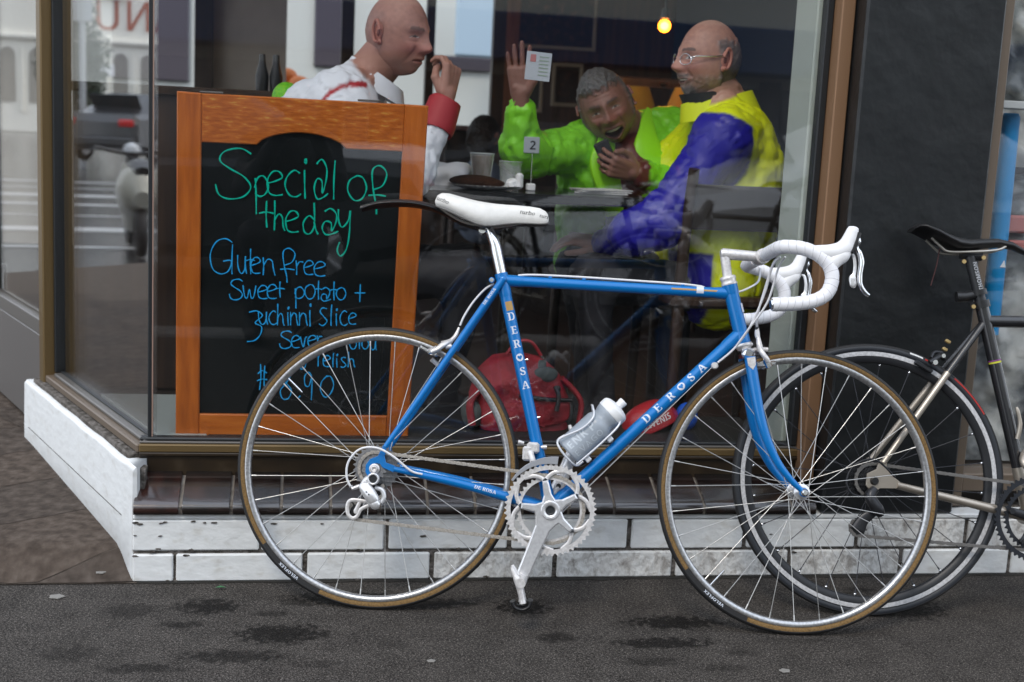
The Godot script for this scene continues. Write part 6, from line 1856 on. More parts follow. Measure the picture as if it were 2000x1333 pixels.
func interior() -> void:
	chalkboard()
	# table and what stands on it
	var ty := 0.955
	var o := thing("cafe_table", "square black topped cafe table between the three seated men", "table", Transform3D(Basis(), Vector3(0.66, 0.22, -0.86)))
	var m := MB.new(); m.bx(Vector3(0, ty - 0.22 - 0.014, 0), Vector3(0.72, 0.028, 0.58), 0.006)
	part("tabletop", m, M("table_black", 0.012, 0.013, 0.014, 0.18), o)
	m = MB.new(); m.tube([Vector3(0, 0.02, 0), Vector3(0, ty - 0.25, 0)], 0.035, 16); part("column", m, mats["dark_bronze"], o)
	m = MB.new(); m.lathe(Transform3D(Basis(Vector3.RIGHT, -PI / 2), Vector3.ZERO), [Vector2(0.24, 0.0), Vector2(0.24, 0.012), Vector2(0.05, 0.03)], 32); part("base", m, mats["dark_bronze"], o)
	m = MB.new(); m.lathe(Transform3D(Basis(Vector3.RIGHT, -PI / 2), Vector3.ZERO), [Vector2(0.001, 0.004), Vector2(0.06, 0.002), Vector2(0.085, 0.006), Vector2(0.112, 0.014), Vector2(0.113, 0.016), Vector2(0.085, 0.009), Vector2(0.001, 0.007)], 40)
	solo("plate", "white round plate with crumbs at the near edge of the black table", "plate", m, mats["white_plastic"], Transform3D(Basis(), Vector3(0.545, ty, -0.71)))
	m = MB.new(); m.ball(Vector3(0, 0.018, 0), Vector3(0.075, 0.019, 0.05), 20, 10); m.ball(Vector3(0.05, 0.014, 0.02), Vector3(0.04, 0.014, 0.03), 14, 8)
	solo("cake", "dark brown half eaten cake on the white plate", "cake", m, NM("cake_brown", 0.08, [[0.0, Color(0.018, 0.008, 0.004)], [1.0, Color(0.075, 0.03, 0.014)]], 0.8, 0.6, 4.0, 0.2), Transform3D(Basis(), Vector3(0.51, ty + 0.006, -0.71)))
	tumbler("tumbler of milky coffee standing left of the empty glass", Vector3(0.546, ty, -0.82), 0.026, 0.038, 0.105, Color(0.12, 0.07, 0.035), 0.93)
	tumbler("empty clear glass between the coffee and the number stand", Vector3(0.632, ty, -0.80), 0.028, 0.036, 0.085, Color(0, 0, 0), 0.0)
	m = MB.new(); m.box(Transform3D(Basis(Vector3.UP, 0.5) * Basis(Vector3.BACK, 0.3), Vector3(0, 0.016, 0)), Vector3(0.032, 0.028, 0.03), 0.008); m.box(Transform3D(Basis(Vector3.UP, 1.2), Vector3(0.022, 0.024, 0.004)), Vector3(0.022, 0.046, 0.022), 0.006)
	solo("napkin", "crumpled white paper napkin on the plate's right edge", "napkin", m, mats["white_plastic"], Transform3D(Basis(), Vector3(0.615, ty + 0.008, -0.66)))
	var tn := thing("table_number", "small grey plastic card marked 2 on a thin wire stand", "number stand", Transform3D(Basis(), Vector3(0.69, ty, -0.76)))
	m = MB.new(); m.box(Transform3D(Basis(), Vector3(-0.003, 0.137, 0)), Vector3(0.048, 0.049, 0.004), 0.0018); part("card", m, M("grey_card", 0.36, 0.40, 0.43, 0.4), tn)
	part("lettering", letters("2", 0.026, "Droid Sans"), mats["gasket"], tn, Transform3D(Basis(), Vector3(0.0, 0.137, 0.0026)))
	m = MB.new(); m.tube([Vector3(0, 0.01, 0), Vector3(0, 0.113, 0)], 0.0016, 8); part("wire", m, mats["chrome"], tn)
	m = MB.new(); m.bx(Vector3(0, 0.011, 0), Vector3(0.026, 0.022, 0.026), 0.003); part("foot", m, mats["white_plastic"], tn)
	m = MB.new()
	for k in 3: m.box(Transform3D(Basis(Vector3.UP, 0.3 * k - 0.2), Vector3(0, 0.004 + 0.005 * k, 0)), Vector3(0.16, 0.0035, 0.11), 0.001)
	solo("newspaper", "folded newspaper lying on the table's right end", "newspaper", m, NM("newsprint", 0.05, [[0.0, Color(0.25, 0.25, 0.25)], [1.0, Color(0.62, 0.61, 0.58)]], 0.8, 0.0, 4.0), Transform3D(Basis(), Vector3(0.90, ty, -0.72)))
	# notice card stuck to the glass
	var nc := thing("notice_card", "white notice card with red emblem stuck inside the pane beside the waving hand", "card", Transform3D(Basis(Vector3.BACK, -0.06), Vector3(0.5825, 1.2935, -0.140)))
	m = MB.new(); m.bx(Vector3.ZERO, Vector3(0.064, 0.070, 0.0014), 0.0004); part("card", m, M("card_white", 0.40, 0.43, 0.46, 0.6), nc)
	m = MB.new(); m.bx(Vector3(-0.015, 0.019, 0.0011), Vector3(0.014, 0.018, 0.0008)); part("emblem", m, M("dull_red_print", 0.42, 0.16, 0.15, 0.6), nc)
	for k in 6:
		m = MB.new(); m.bx(Vector3(0.013, 0.024 - k * 0.009, 0.0011), Vector3(0.024, 0.0028, 0.0008)); part("print_line", m, M("green_print", 0.24, 0.31, 0.24, 0.6), nc)
	# on the shelf: backpack and helmet
	backpack()
	var hl := thing("cycle_helmet", "glossy red cycling helmet with white lettering behind the down tube", "helmet", Transform3D(Basis(Vector3.BACK, 0.42) * Basis(Vector3.UP, 0.1), Vector3(0.985, 0.333, -0.30)))
	var rs := []
	for i in 13:
		var u := i / 12.0
		var x := lerpf(-0.085, 0.085, u)
		var r := 0.066 * sqrt(maxf(0.02, 1.0 - pow(absf(u * 2 - 1), 2.6)))
		var ring := PackedVector3Array()
		for k in 18:
			var a := TAU * k / 18
			ring.push_back(Vector3(x, 0.004 + maxf(-0.004, sin(a) * r * 1.05), cos(a) * r * 0.9))
		rs.push_back(ring)
	m = MB.new(); m.rings(rs)
	var redm := M("helmet_red", 0.40, 0.012, 0.02, 0.25); redm.clearcoat_enabled = true; redm.clearcoat = 0.8
	part("shell", m, redm, hl)
	var tx := letters("AZIVENIS", 0.016, "Droid Sans")
	var bent := MB.new()
	for i in range(0, tx.ix.size(), 3):
		var b := -1
		for k in 3:
			var p := tx.v[tx.ix[i + k]]
			var u := clampf((p.x + 0.085) / 0.17, 0.02, 0.98)
			var r := 0.066 * sqrt(maxf(0.02, 1.0 - pow(absf(u * 2 - 1), 2.6)))
			var sy := clampf((p.y + 0.022) / (r * 1.05), -0.95, 0.95)
			var id := bent.vert(Vector3(p.x, 0.004 + p.y + 0.022, r * 0.9 * sqrt(1.0 - sy * sy) + 0.0012), Vector3.BACK)
			if b < 0: b = id
		bent.tri_i(b, b + 1, b + 2)
	part("lettering", bent, mats["white_plastic"], hl)
	m = MB.new(); m.ball(Vector3.ZERO, Vector3(0.032, 0.04, 0.03), 16, 10)
	solo("blue_pouch", "small bright blue pouch beside the red helmet", "pouch", m, M("bright_blue", 0.01, 0.09, 0.5, 0.5), Transform3D(Basis(), Vector3(1.085, 0.365, -0.30)))
	# further back
	picture("large dark framed picture high on the wood panelled wall", Vector3(1.73, 1.97, -5.92), 0.60, 0.52, M("pewter_frame", 0.40, 0.32, 0.22, 0.5), NM("dark_print", 0.03, [[0.0, Color(0.008, 0.006, 0.006)], [0.6, Color(0.03, 0.012, 0.010)], [1.0, Color(0.14, 0.04, 0.02)]], 0.5))
	picture("small dark framed print lower on the wood panelled wall", Vector3(1.84, 1.47, -5.92), 0.22, 0.30, mats["pewter_frame"], mats["dark_print"])
	picture("pale small print in a thin frame left of the wave", Vector3(1.60, 1.40, -5.92), 0.14, 0.26, mats["pewter_frame"], M("olive_print", 0.03, 0.03, 0.025, 0.6))
	var lamp := thing("pendant_lamp", "small glowing amber globe lamp hanging above the men", "lamp", Transform3D(Basis(), Vector3(1.478, 1.592, -2.2)))
	m = MB.new(); m.ball(Vector3.ZERO, Vector3(0.0165, 0.0165, 0.0165), 20, 14)
	var glow := M("lamp_white", 0.9, 0.8, 0.6, 0.4)
	glow.emission_enabled = true; glow.emission = Color(1.0, 0.82, 0.45); glow.emission_energy_multiplier = 6.0
	part("lamp_bulb", m, glow, lamp)
	m = MB.new(); m.ball(Vector3.ZERO, Vector3(0.026, 0.026, 0.026), 20, 14)
	var amber := M("amber_shade", 0.8, 0.4, 0.08, 0.5)
	amber.transparency = BaseMaterial3D.TRANSPARENCY_ALPHA; amber.albedo_color.a = 0.55
	amber.emission_enabled = true; amber.emission = Color(1.0, 0.5, 0.10); amber.emission_energy_multiplier = 1.6
	part("lamp_shade", m, amber, lamp)
	m = MB.new(); m.tube([Vector3(0, 0.034, 0), Vector3(0, 1.08, 0)], 0.004, 8); m.tube([Vector3(0, 0.03, 0), Vector3(0, 0.07, 0)], [0.02, 0.014], 12); part("cord", m, mats["black_plastic"], lamp)
	var li := OmniLight3D.new(); li.name = "lamp_light"; li.light_energy = 0.10; li.light_color = Color(1.0, 0.62, 0.25); li.light_size = 0.03; li.omni_range = 8; li.omni_attenuation = 2.0; li.shadow_enabled = true
	lamp.add_child(li)
	# jackets on the partition's hooks
	for k in 2:
		m = MB.new()
		var jr := []
		for i in 9:
			var u := i / 8.0
			var ring := PackedVector3Array()
			for j in 20:
				var a := TAU * j / 20
				ring.push_back(Vector3(cos(a) * (0.06 + 0.10 * pow(u, 0.6)) * (1.0 + 0.10 * sin(j * 1.9 + k)), -u * 0.62, sin(a) * (0.03 + 0.05 * u)))
			jr.push_back(ring)
		m.rings(jr)
		solo("hanging_jacket", ["olive yellow jacket hanging on the left between the two men", "mustard jacket hanging close behind the bearded man's chin"][k], "jacket", m, [M("olive_yellow", 0.22, 0.19, 0.012, 0.7), M("mustard", 0.30, 0.20, 0.012, 0.7)][k], Transform3D(Basis(), Vector3(1.50 + 0.21 * k, 1.36, -2.7 + 0.15 * k)))
	var rk := MB.new(); rk.bx(Vector3(0, 0, 0), Vector3(0.62, 0.05, 0.03), 0.006)
	for x in [-0.19, 0.02]: rk.tube([Vector3(x, 0, 0.0), Vector3(x, 0, 0.14)], 0.008, 8)
	rk.tube([Vector3(-0.26, 0.02, -0.02), Vector3(-0.26, -1.16, -0.02)], 0.02, 10); rk.tube([Vector3(0.26, 0.02, -0.02), Vector3(0.26, -1.16, -0.02)], 0.02, 10)
	solo("coat_rack", "dark free standing coat rack holding the two yellow jackets", "coat rack", rk, mats["dark_wood"], Transform3D(Basis(), Vector3(1.62, 1.38, -2.78)))
	# service counter far back, stools of colour on it
	m = MB.new(); m.bx(Vector3(0, 0.45, 0), Vector3(1.7, 0.9, 0.5), 0.01)
	var ct := thing("service_counter", "dark wooden service counter at the rear of the room", "counter", Transform3D(Basis(), Vector3(1.0, 0.22, -4.6)))
	part("cabinet", m, mats["dark_wood"], ct)
	m = MB.new(); m.bx(Vector3(0, 0.915, 0), Vector3(1.76, 0.03, 0.56), 0.006); part("worktop", m, M("dull_pink_top", 0.16, 0.085, 0.075, 0.5), ct)
	# cycling kit left of the white jersey
	m = MB.new(); m.ball(Vector3.ZERO, Vector3(0.045, 0.05, 0.06), 18, 12); m.ball(Vector3(0.01, -0.05, 0), Vector3(0.05, 0.03, 0.06), 16, 10)
	solo("cycling_glove", "lime and yellow cycling glove hung behind the board's top edge", "glove", m, NM("lime_yellow", 0.06, [[0.0, Color(0.05, 0.30, 0.01)], [0.5, Color(0.12, 0.5, 0.01)], [1.0, Color(0.5, 0.5, 0.02)]], 0.6, 0.0, 3.0), Transform3D(Basis(), Vector3(-0.045, 1.195, -0.95)))
	m = MB.new(); m.bx(Vector3(0, 0.49, 0), Vector3(0.72, 0.98, 0.24), 0.01); m.bx(Vector3(0, 0.985, 0), Vector3(0.76, 0.03, 0.28), 0.004)
	solo("low_sideboard", "low dark sideboard behind the board's left half", "sideboard", m, mats["dark_wood"], Transform3D(Basis(), Vector3(-0.36, 0.22, -1.35)))
	for k in 2:
		m = MB.new(); m.lathe(Transform3D(Basis(Vector3.RIGHT, -PI / 2), Vector3.ZERO), [Vector2(0.02, 0), Vector2(0.022, 0.05), Vector2(0.012, 0.09), Vector2(0.010, 0.12), Vector2(0.002, 0.12)], 16)
		solo("sauce_bottle", ["left one of two dark bottles on the low sideboard", "right one of two dark bottles on the low sideboard"][k], "bottle", m, mats["black_plastic"], Transform3D(Basis(), Vector3(-0.13 + k * 0.045, 1.22, -1.3)), "bottles on the sideboard")
	# right-hand window display: blue roll and pale wrapped stock
	m = MB.new()
	m.tube([Vector3(1.918, 0.635, -0.20), Vector3(1.917, 0.72, -0.20), Vector3(1.910, 1.235, -0.20), Vector3(1.910, 1.245, -0.20)], [0.0235, 0.0245, 0.0245, 0.019], 20)
	var roll := solo("blue_tube", "upright bright blue padded tube inside the right window", "tube", m, M("pool_blue", 0.0, 0.24, 0.56, 0.45))
	m = MB.new(); m.prism(Transform3D(Basis(), Vector3(1.920, 0.835, -0.1755)), PackedVector2Array([Vector2(-0.008, -0.009), Vector2(0.008, -0.009), Vector2(0.003, 0.01)]), -0.001, 0.0015)
	part("white_mark", m, mats["white_plastic"], roll)
	var nz := FastNoiseLite.new(); nz.seed = 5; nz.frequency = 14.0; nz.fractal_octaves = 3
	for k in 2:
		m = MB.new()
		var rs2 := []
		for i in 41:
			var ring := PackedVector3Array()
			for j in 44:
				var a := TAU * j / 44
				var q := Vector3(signf(cos(a)) * pow(absf(cos(a)), 0.4) * 0.30, i * 0.021, signf(sin(a)) * pow(absf(sin(a)), 0.4) * 0.10)
				var e := nz.get_noise_3d(q.x * 0.9 + k * 5, q.y * 0.55, q.z)
				ring.push_back(q + Vector3(cos(a), 0, sin(a)) * (absf(e) * 0.07 - 0.03 * float(i > 38)))
			rs2.push_back(ring)
		m.rings(rs2)
		var wrap := NM("wrap_" + "ab"[k], 0.008, [[0.0, Color(0.03, 0.035, 0.04)], [0.42, [Color(0.10, 0.11, 0.12), Color(0.30, 0.32, 0.31)][k]], [0.6, [Color(0.34, 0.36, 0.36), Color(0.55, 0.56, 0.53)][k]], [1.0, Color(0.72, 0.73, 0.70)]], 0.16, 0.0, 1.0, 0.05, {"warp": 40.0})
		solo("wrapped_stock", ["lower crinkled grey plastic wrapped pack in the right window", "upper pale plastic wrapped pack in the right window"][k], "pack", m, wrap, Transform3D(Basis(), Vector3(2.20, 0.24 + 0.86 * k, -0.42)))
	m = MB.new(); m.bx(Vector3.ZERO, Vector3(0.09, 0.05, 0.02), 0.006); m.bx(Vector3(0.02, -0.06, 0.01), Vector3(0.11, 0.03, 0.02), 0.006)
	solo("red_label", "small red label on the wrapped stock above the black bicycle", "label", m, M("dull_red_print", 0.42, 0.16, 0.15, 0.6), Transform3D(Basis(), Vector3(2.02, 0.94, -0.285)))

func backpack() -> void:
	var o := thing("backpack", "red rucksack with grey panels and black zips on the display shelf", "backpack", Transform3D(Basis(Vector3.UP, 0.1), Vector3(0.615, 0.331, -0.32)))
	var red := NM("red_nylon", 0.012, [[0.0, Color(0.10, 0.004, 0.008)], [0.5, Color(0.27, 0.012, 0.02)], [1.0, Color(0.38, 0.02, 0.03)]], 0.6, 0.5, 2.0, 0.02, {"warp": 25.0})
	var rs := []
	for i in 15:
		var u := i / 14.0
		var y := lerpf(0.0, 0.205, u)
		var hw := 0.132 * pow(maxf(0.0, 1.0 - pow(u, 3.2)), 0.5) + 0.006
		var hd := 0.075 * pow(maxf(0.0, 1.0 - pow(u, 4.0)), 0.5) + 0.01
		if u < 0.15: hw *= 0.92 + 0.5 * u
		var ring := PackedVector3Array()
		for k in 24:
			var a := TAU * k / 24
			var c := cos(a)
			var s := sin(a)
			ring.push_back(Vector3(signf(c) * pow(absf(c), 0.7) * hw * (1.0 + 0.03 * sin(y * 90 + k)) - 0.02 * u, y, signf(s) * pow(absf(s), 0.7) * hd + 0.006 * sin(y * 70 + k * 0.7)))
		rs.push_back(ring)
	var m := MB.new(); m.rings(rs); part("bag", m, red, o)
	m = MB.new()
	rs = []
	for i in 9:
		var u := i / 8.0
		var ring := PackedVector3Array()
		for k in 16:
			var a := TAU * k / 16
			ring.push_back(Vector3(cos(a) * 0.075 * sqrt(1.0 - pow(u * 2 - 1, 4) + 0.01) + 0.045, 0.012 + u * 0.085, 0.07 + sin(a) * 0.02))
		rs.push_back(ring)
	m.rings(rs); part("front_pocket", m, red, o)
	m = MB.new(); m.tube(smooth_path([Vector3(-0.03, 0.10, 0.083), Vector3(0.04, 0.092, 0.094), Vector3(0.12, 0.085, 0.078)], 5), 0.006, 8); part("zip", m, mats["black_plastic"], o)
	m = MB.new(); m.ball(Vector3(0.045, 0.155, 0.068), Vector3(0.036, 0.022, 0.012), 16, 8); m.bx(Vector3(0.035, 0.182, 0.066), Vector3(0.022, 0.024, 0.012), 0.004); part("grey_patch", m, M("grey_webbing", 0.06, 0.072, 0.07, 0.8), o)
	for s in [-1.0, 1.0]:
		m = MB.new(); m.ball(Vector3(0.128 * s - 0.012, 0.04, 0.01), Vector3(0.03, 0.045, 0.055), 14, 10); part("side_pocket", m, mats["grey_webbing"], o)
		m = MB.new(); m.tube(smooth_path([Vector3(0.10 * s, 0.14, 0.04), Vector3(0.155 * s, 0.08, 0.05), Vector3(0.15 * s, 0.015, 0.06)], 5), 0.016, 8, true, 0.5); part("strap", m, red, o)
	m = MB.new(); m.tube(smooth_path([Vector3(-0.05, 0.195, 0.0), Vector3(-0.02, 0.232, 0.0), Vector3(0.02, 0.232, 0), Vector3(0.05, 0.195, 0)], 4), 0.008, 8, true, 0.6); part("handle", m, red, o)
	m = MB.new(); m.tube(smooth_path([Vector3(0.07, 0.125, 0.082), Vector3(0.078, 0.10, 0.094), Vector3(0.072, 0.06, 0.1)], 4), 0.0065, 8); m.ball(Vector3(0.078, 0.118, 0.085), Vector3(0.008, 0.01, 0.006), 10, 6); part("zip_pull", m, mats["black_plastic"], o)
# ---------------------------------------------------------------- people
# a body as one surface round tapered bones: each prim is [a, b, radius at a, radius at b, colour index]
func flesh(prims: Array, cell: float, k: float, paint: Callable, folds := 0.0, fold_scale := 14.0, folded := []) -> MB:
	var lo := Vector3(1e9, 1e9, 1e9)
	var hi := -lo
	for p in prims:
		var r := maxf(p[2], p[3]) + k + cell * 2
		for q in 2:
			lo = lo.min((p[q] as Vector3) - Vector3(r, r, r)); hi = hi.max((p[q] as Vector3) + Vector3(r, r, r))
	var nx := int((hi.x - lo.x) / cell) + 2
	var ny := int((hi.y - lo.y) / cell) + 2
	var nz := int((hi.z - lo.z) / cell) + 2
	var f := PackedFloat32Array()
	f.resize(nx * ny * nz); f.fill(1.0)
	var near := PackedFloat32Array()
	near.resize(nx * ny * nz); near.fill(1.0)
	var id := PackedByteArray()
	id.resize(nx * ny * nz)
	for pi in prims.size():
		var p: Array = prims[pi]
		var a: Vector3 = p[0]
		var b: Vector3 = p[1]
		var ra: float = p[2]
		var rb: float = p[3]
		var ab := b - a
		var l2 := maxf(ab.length_squared(), 1e-9)
		var r := maxf(ra, rb) + k + cell * 2
		var i0 := ((a.min(b) - Vector3(r, r, r) - lo) / cell).max(Vector3.ZERO)
		var i1 := (a.max(b) + Vector3(r, r, r) - lo) / cell
		for z in range(int(i0.z), mini(int(i1.z) + 1, nz)):
			for y in range(int(i0.y), mini(int(i1.y) + 1, ny)):
				var row := (z * ny + y) * nx
				for x in range(int(i0.x), mini(int(i1.x) + 1, nx)):
					var q := lo + Vector3(x, y, z) * cell - a
					var t := clampf(q.dot(ab) / l2, 0.0, 1.0)
					var d := (q - ab * t).length() - lerpf(ra, rb, t)
					var i := row + x
					if d < near[i]:
						near[i] = d; id[i] = p[4]
					var o := f[i]
					var h := maxf(k - absf(o - d), 0.0) / k
					f[i] = minf(o, d) - h * h * k * 0.25
	var m := MB.new()
	m.colored = true
	var at := {}
	var nxy := nx * ny
	var sl := [1, nx, nxy]
	var corner := [0, 1, nx, nx + 1, nxy, nxy + 1, nxy + nx, nxy + nx + 1]
	var edges := [[0, 1], [2, 3], [4, 5], [6, 7], [0, 2], [1, 3], [4, 6], [5, 7], [0, 4], [1, 5], [2, 6], [3, 7]]
	var cp := []
	for c in 8: cp.push_back(Vector3(c & 1, (c >> 1) & 1, (c >> 2) & 1))
	var ids := PackedByteArray()
	for z in nz - 1:
		for y in ny - 1:
			var row := (z * ny + y) * nx
			for x in nx - 1:
				var i := row + x
				var v0 := f[i]
				if v0 > cell * 1.9 or v0 < -cell * 1.9: continue
				var s := 0
				for c in 8:
					if f[i + corner[c]] < 0.0: s += 1
				if s == 0 or s == 8: continue
				var sum := Vector3.ZERO
				var n := 0
				for e in edges:
					var fa := f[i + corner[e[0]]]
					var fb := f[i + corner[e[1]]]
					if (fa < 0.0) != (fb < 0.0):
						sum += (cp[e[0]] as Vector3).lerp(cp[e[1]], fa / (fa - fb)); n += 1
				at[i] = m.v.size()
				m.vert(lo + (Vector3(x, y, z) + sum / n) * cell, Vector3.ZERO)
				ids.push_back(id[i])
	var tris := PackedInt32Array()
	for i in at:
		for ax in 3:
			var j: int = i + sl[ax]
			if (f[i] < 0.0) == (f[j] < 0.0): continue
			var u: int = sl[(ax + 1) % 3]
			var w: int = sl[(ax + 2) % 3]
			if not (at.has(i - u) and at.has(i - w) and at.has(i - u - w)): continue
			var a: int = at[i]
			var b: int = at[i - u]
			var c: int = at[i - u - w]
			var d: int = at[i - w]
			if f[i] < 0.0: tris.append_array([a, c, b, a, d, c])
			else: tris.append_array([a, b, c, a, c, d])
	if folds > 0.0:
		_normals(m, tris)
		var nz1 := FastNoiseLite.new()
		nz1.seed = 7; nz1.frequency = fold_scale; nz1.fractal_octaves = 3; nz1.domain_warp_enabled = true; nz1.domain_warp_amplitude = 0.03; nz1.domain_warp_frequency = 6.0
		for i in m.v.size():
			if folded.is_empty() or ids[i] in folded:
				var p := m.v[i]
				var e := nz1.get_noise_3d(p.x + p.y * 0.45, p.y * 0.75 - p.z * 0.3, p.z)
				var fine := nz1.get_noise_3d(p.y * 2.1, p.x * 2.3 + p.y, p.z * 2.2 + 4.0)
				m.v[i] = p + m.n[i] * (pow(clampf(1.0 - absf(e) * 3.6, 0.0, 1.0), 1.6) * 1.9 + fine * 0.7 - 0.5) * folds
	_normals(m, tris)
	for i in m.v.size(): m.c[i] = paint.call(m.v[i], ids[i], m.n[i])
	m.ix = PackedInt32Array()
	for i in range(0, tris.size(), 3): m.tri_i(tris[i], tris[i + 1], tris[i + 2])
	return m

func _normals(m: MB, tris: PackedInt32Array) -> void:
	for i in m.n.size(): m.n[i] = Vector3.ZERO
	for i in range(0, tris.size(), 3):
		var g := (m.v[tris[i + 1]] - m.v[tris[i]]).cross(m.v[tris[i + 2]] - m.v[tris[i]])
		for q in 3: m.n[tris[i + q]] += g
	for i in m.n.size(): m.n[i] = -m.n[i].normalized() if FLIP else m.n[i].normalized()

const FLIP := false

func _g(p: Vector3, c: Vector3, s: Vector3) -> float:
	var d := (p - c) / s
	return exp(-0.5 * d.length_squared())

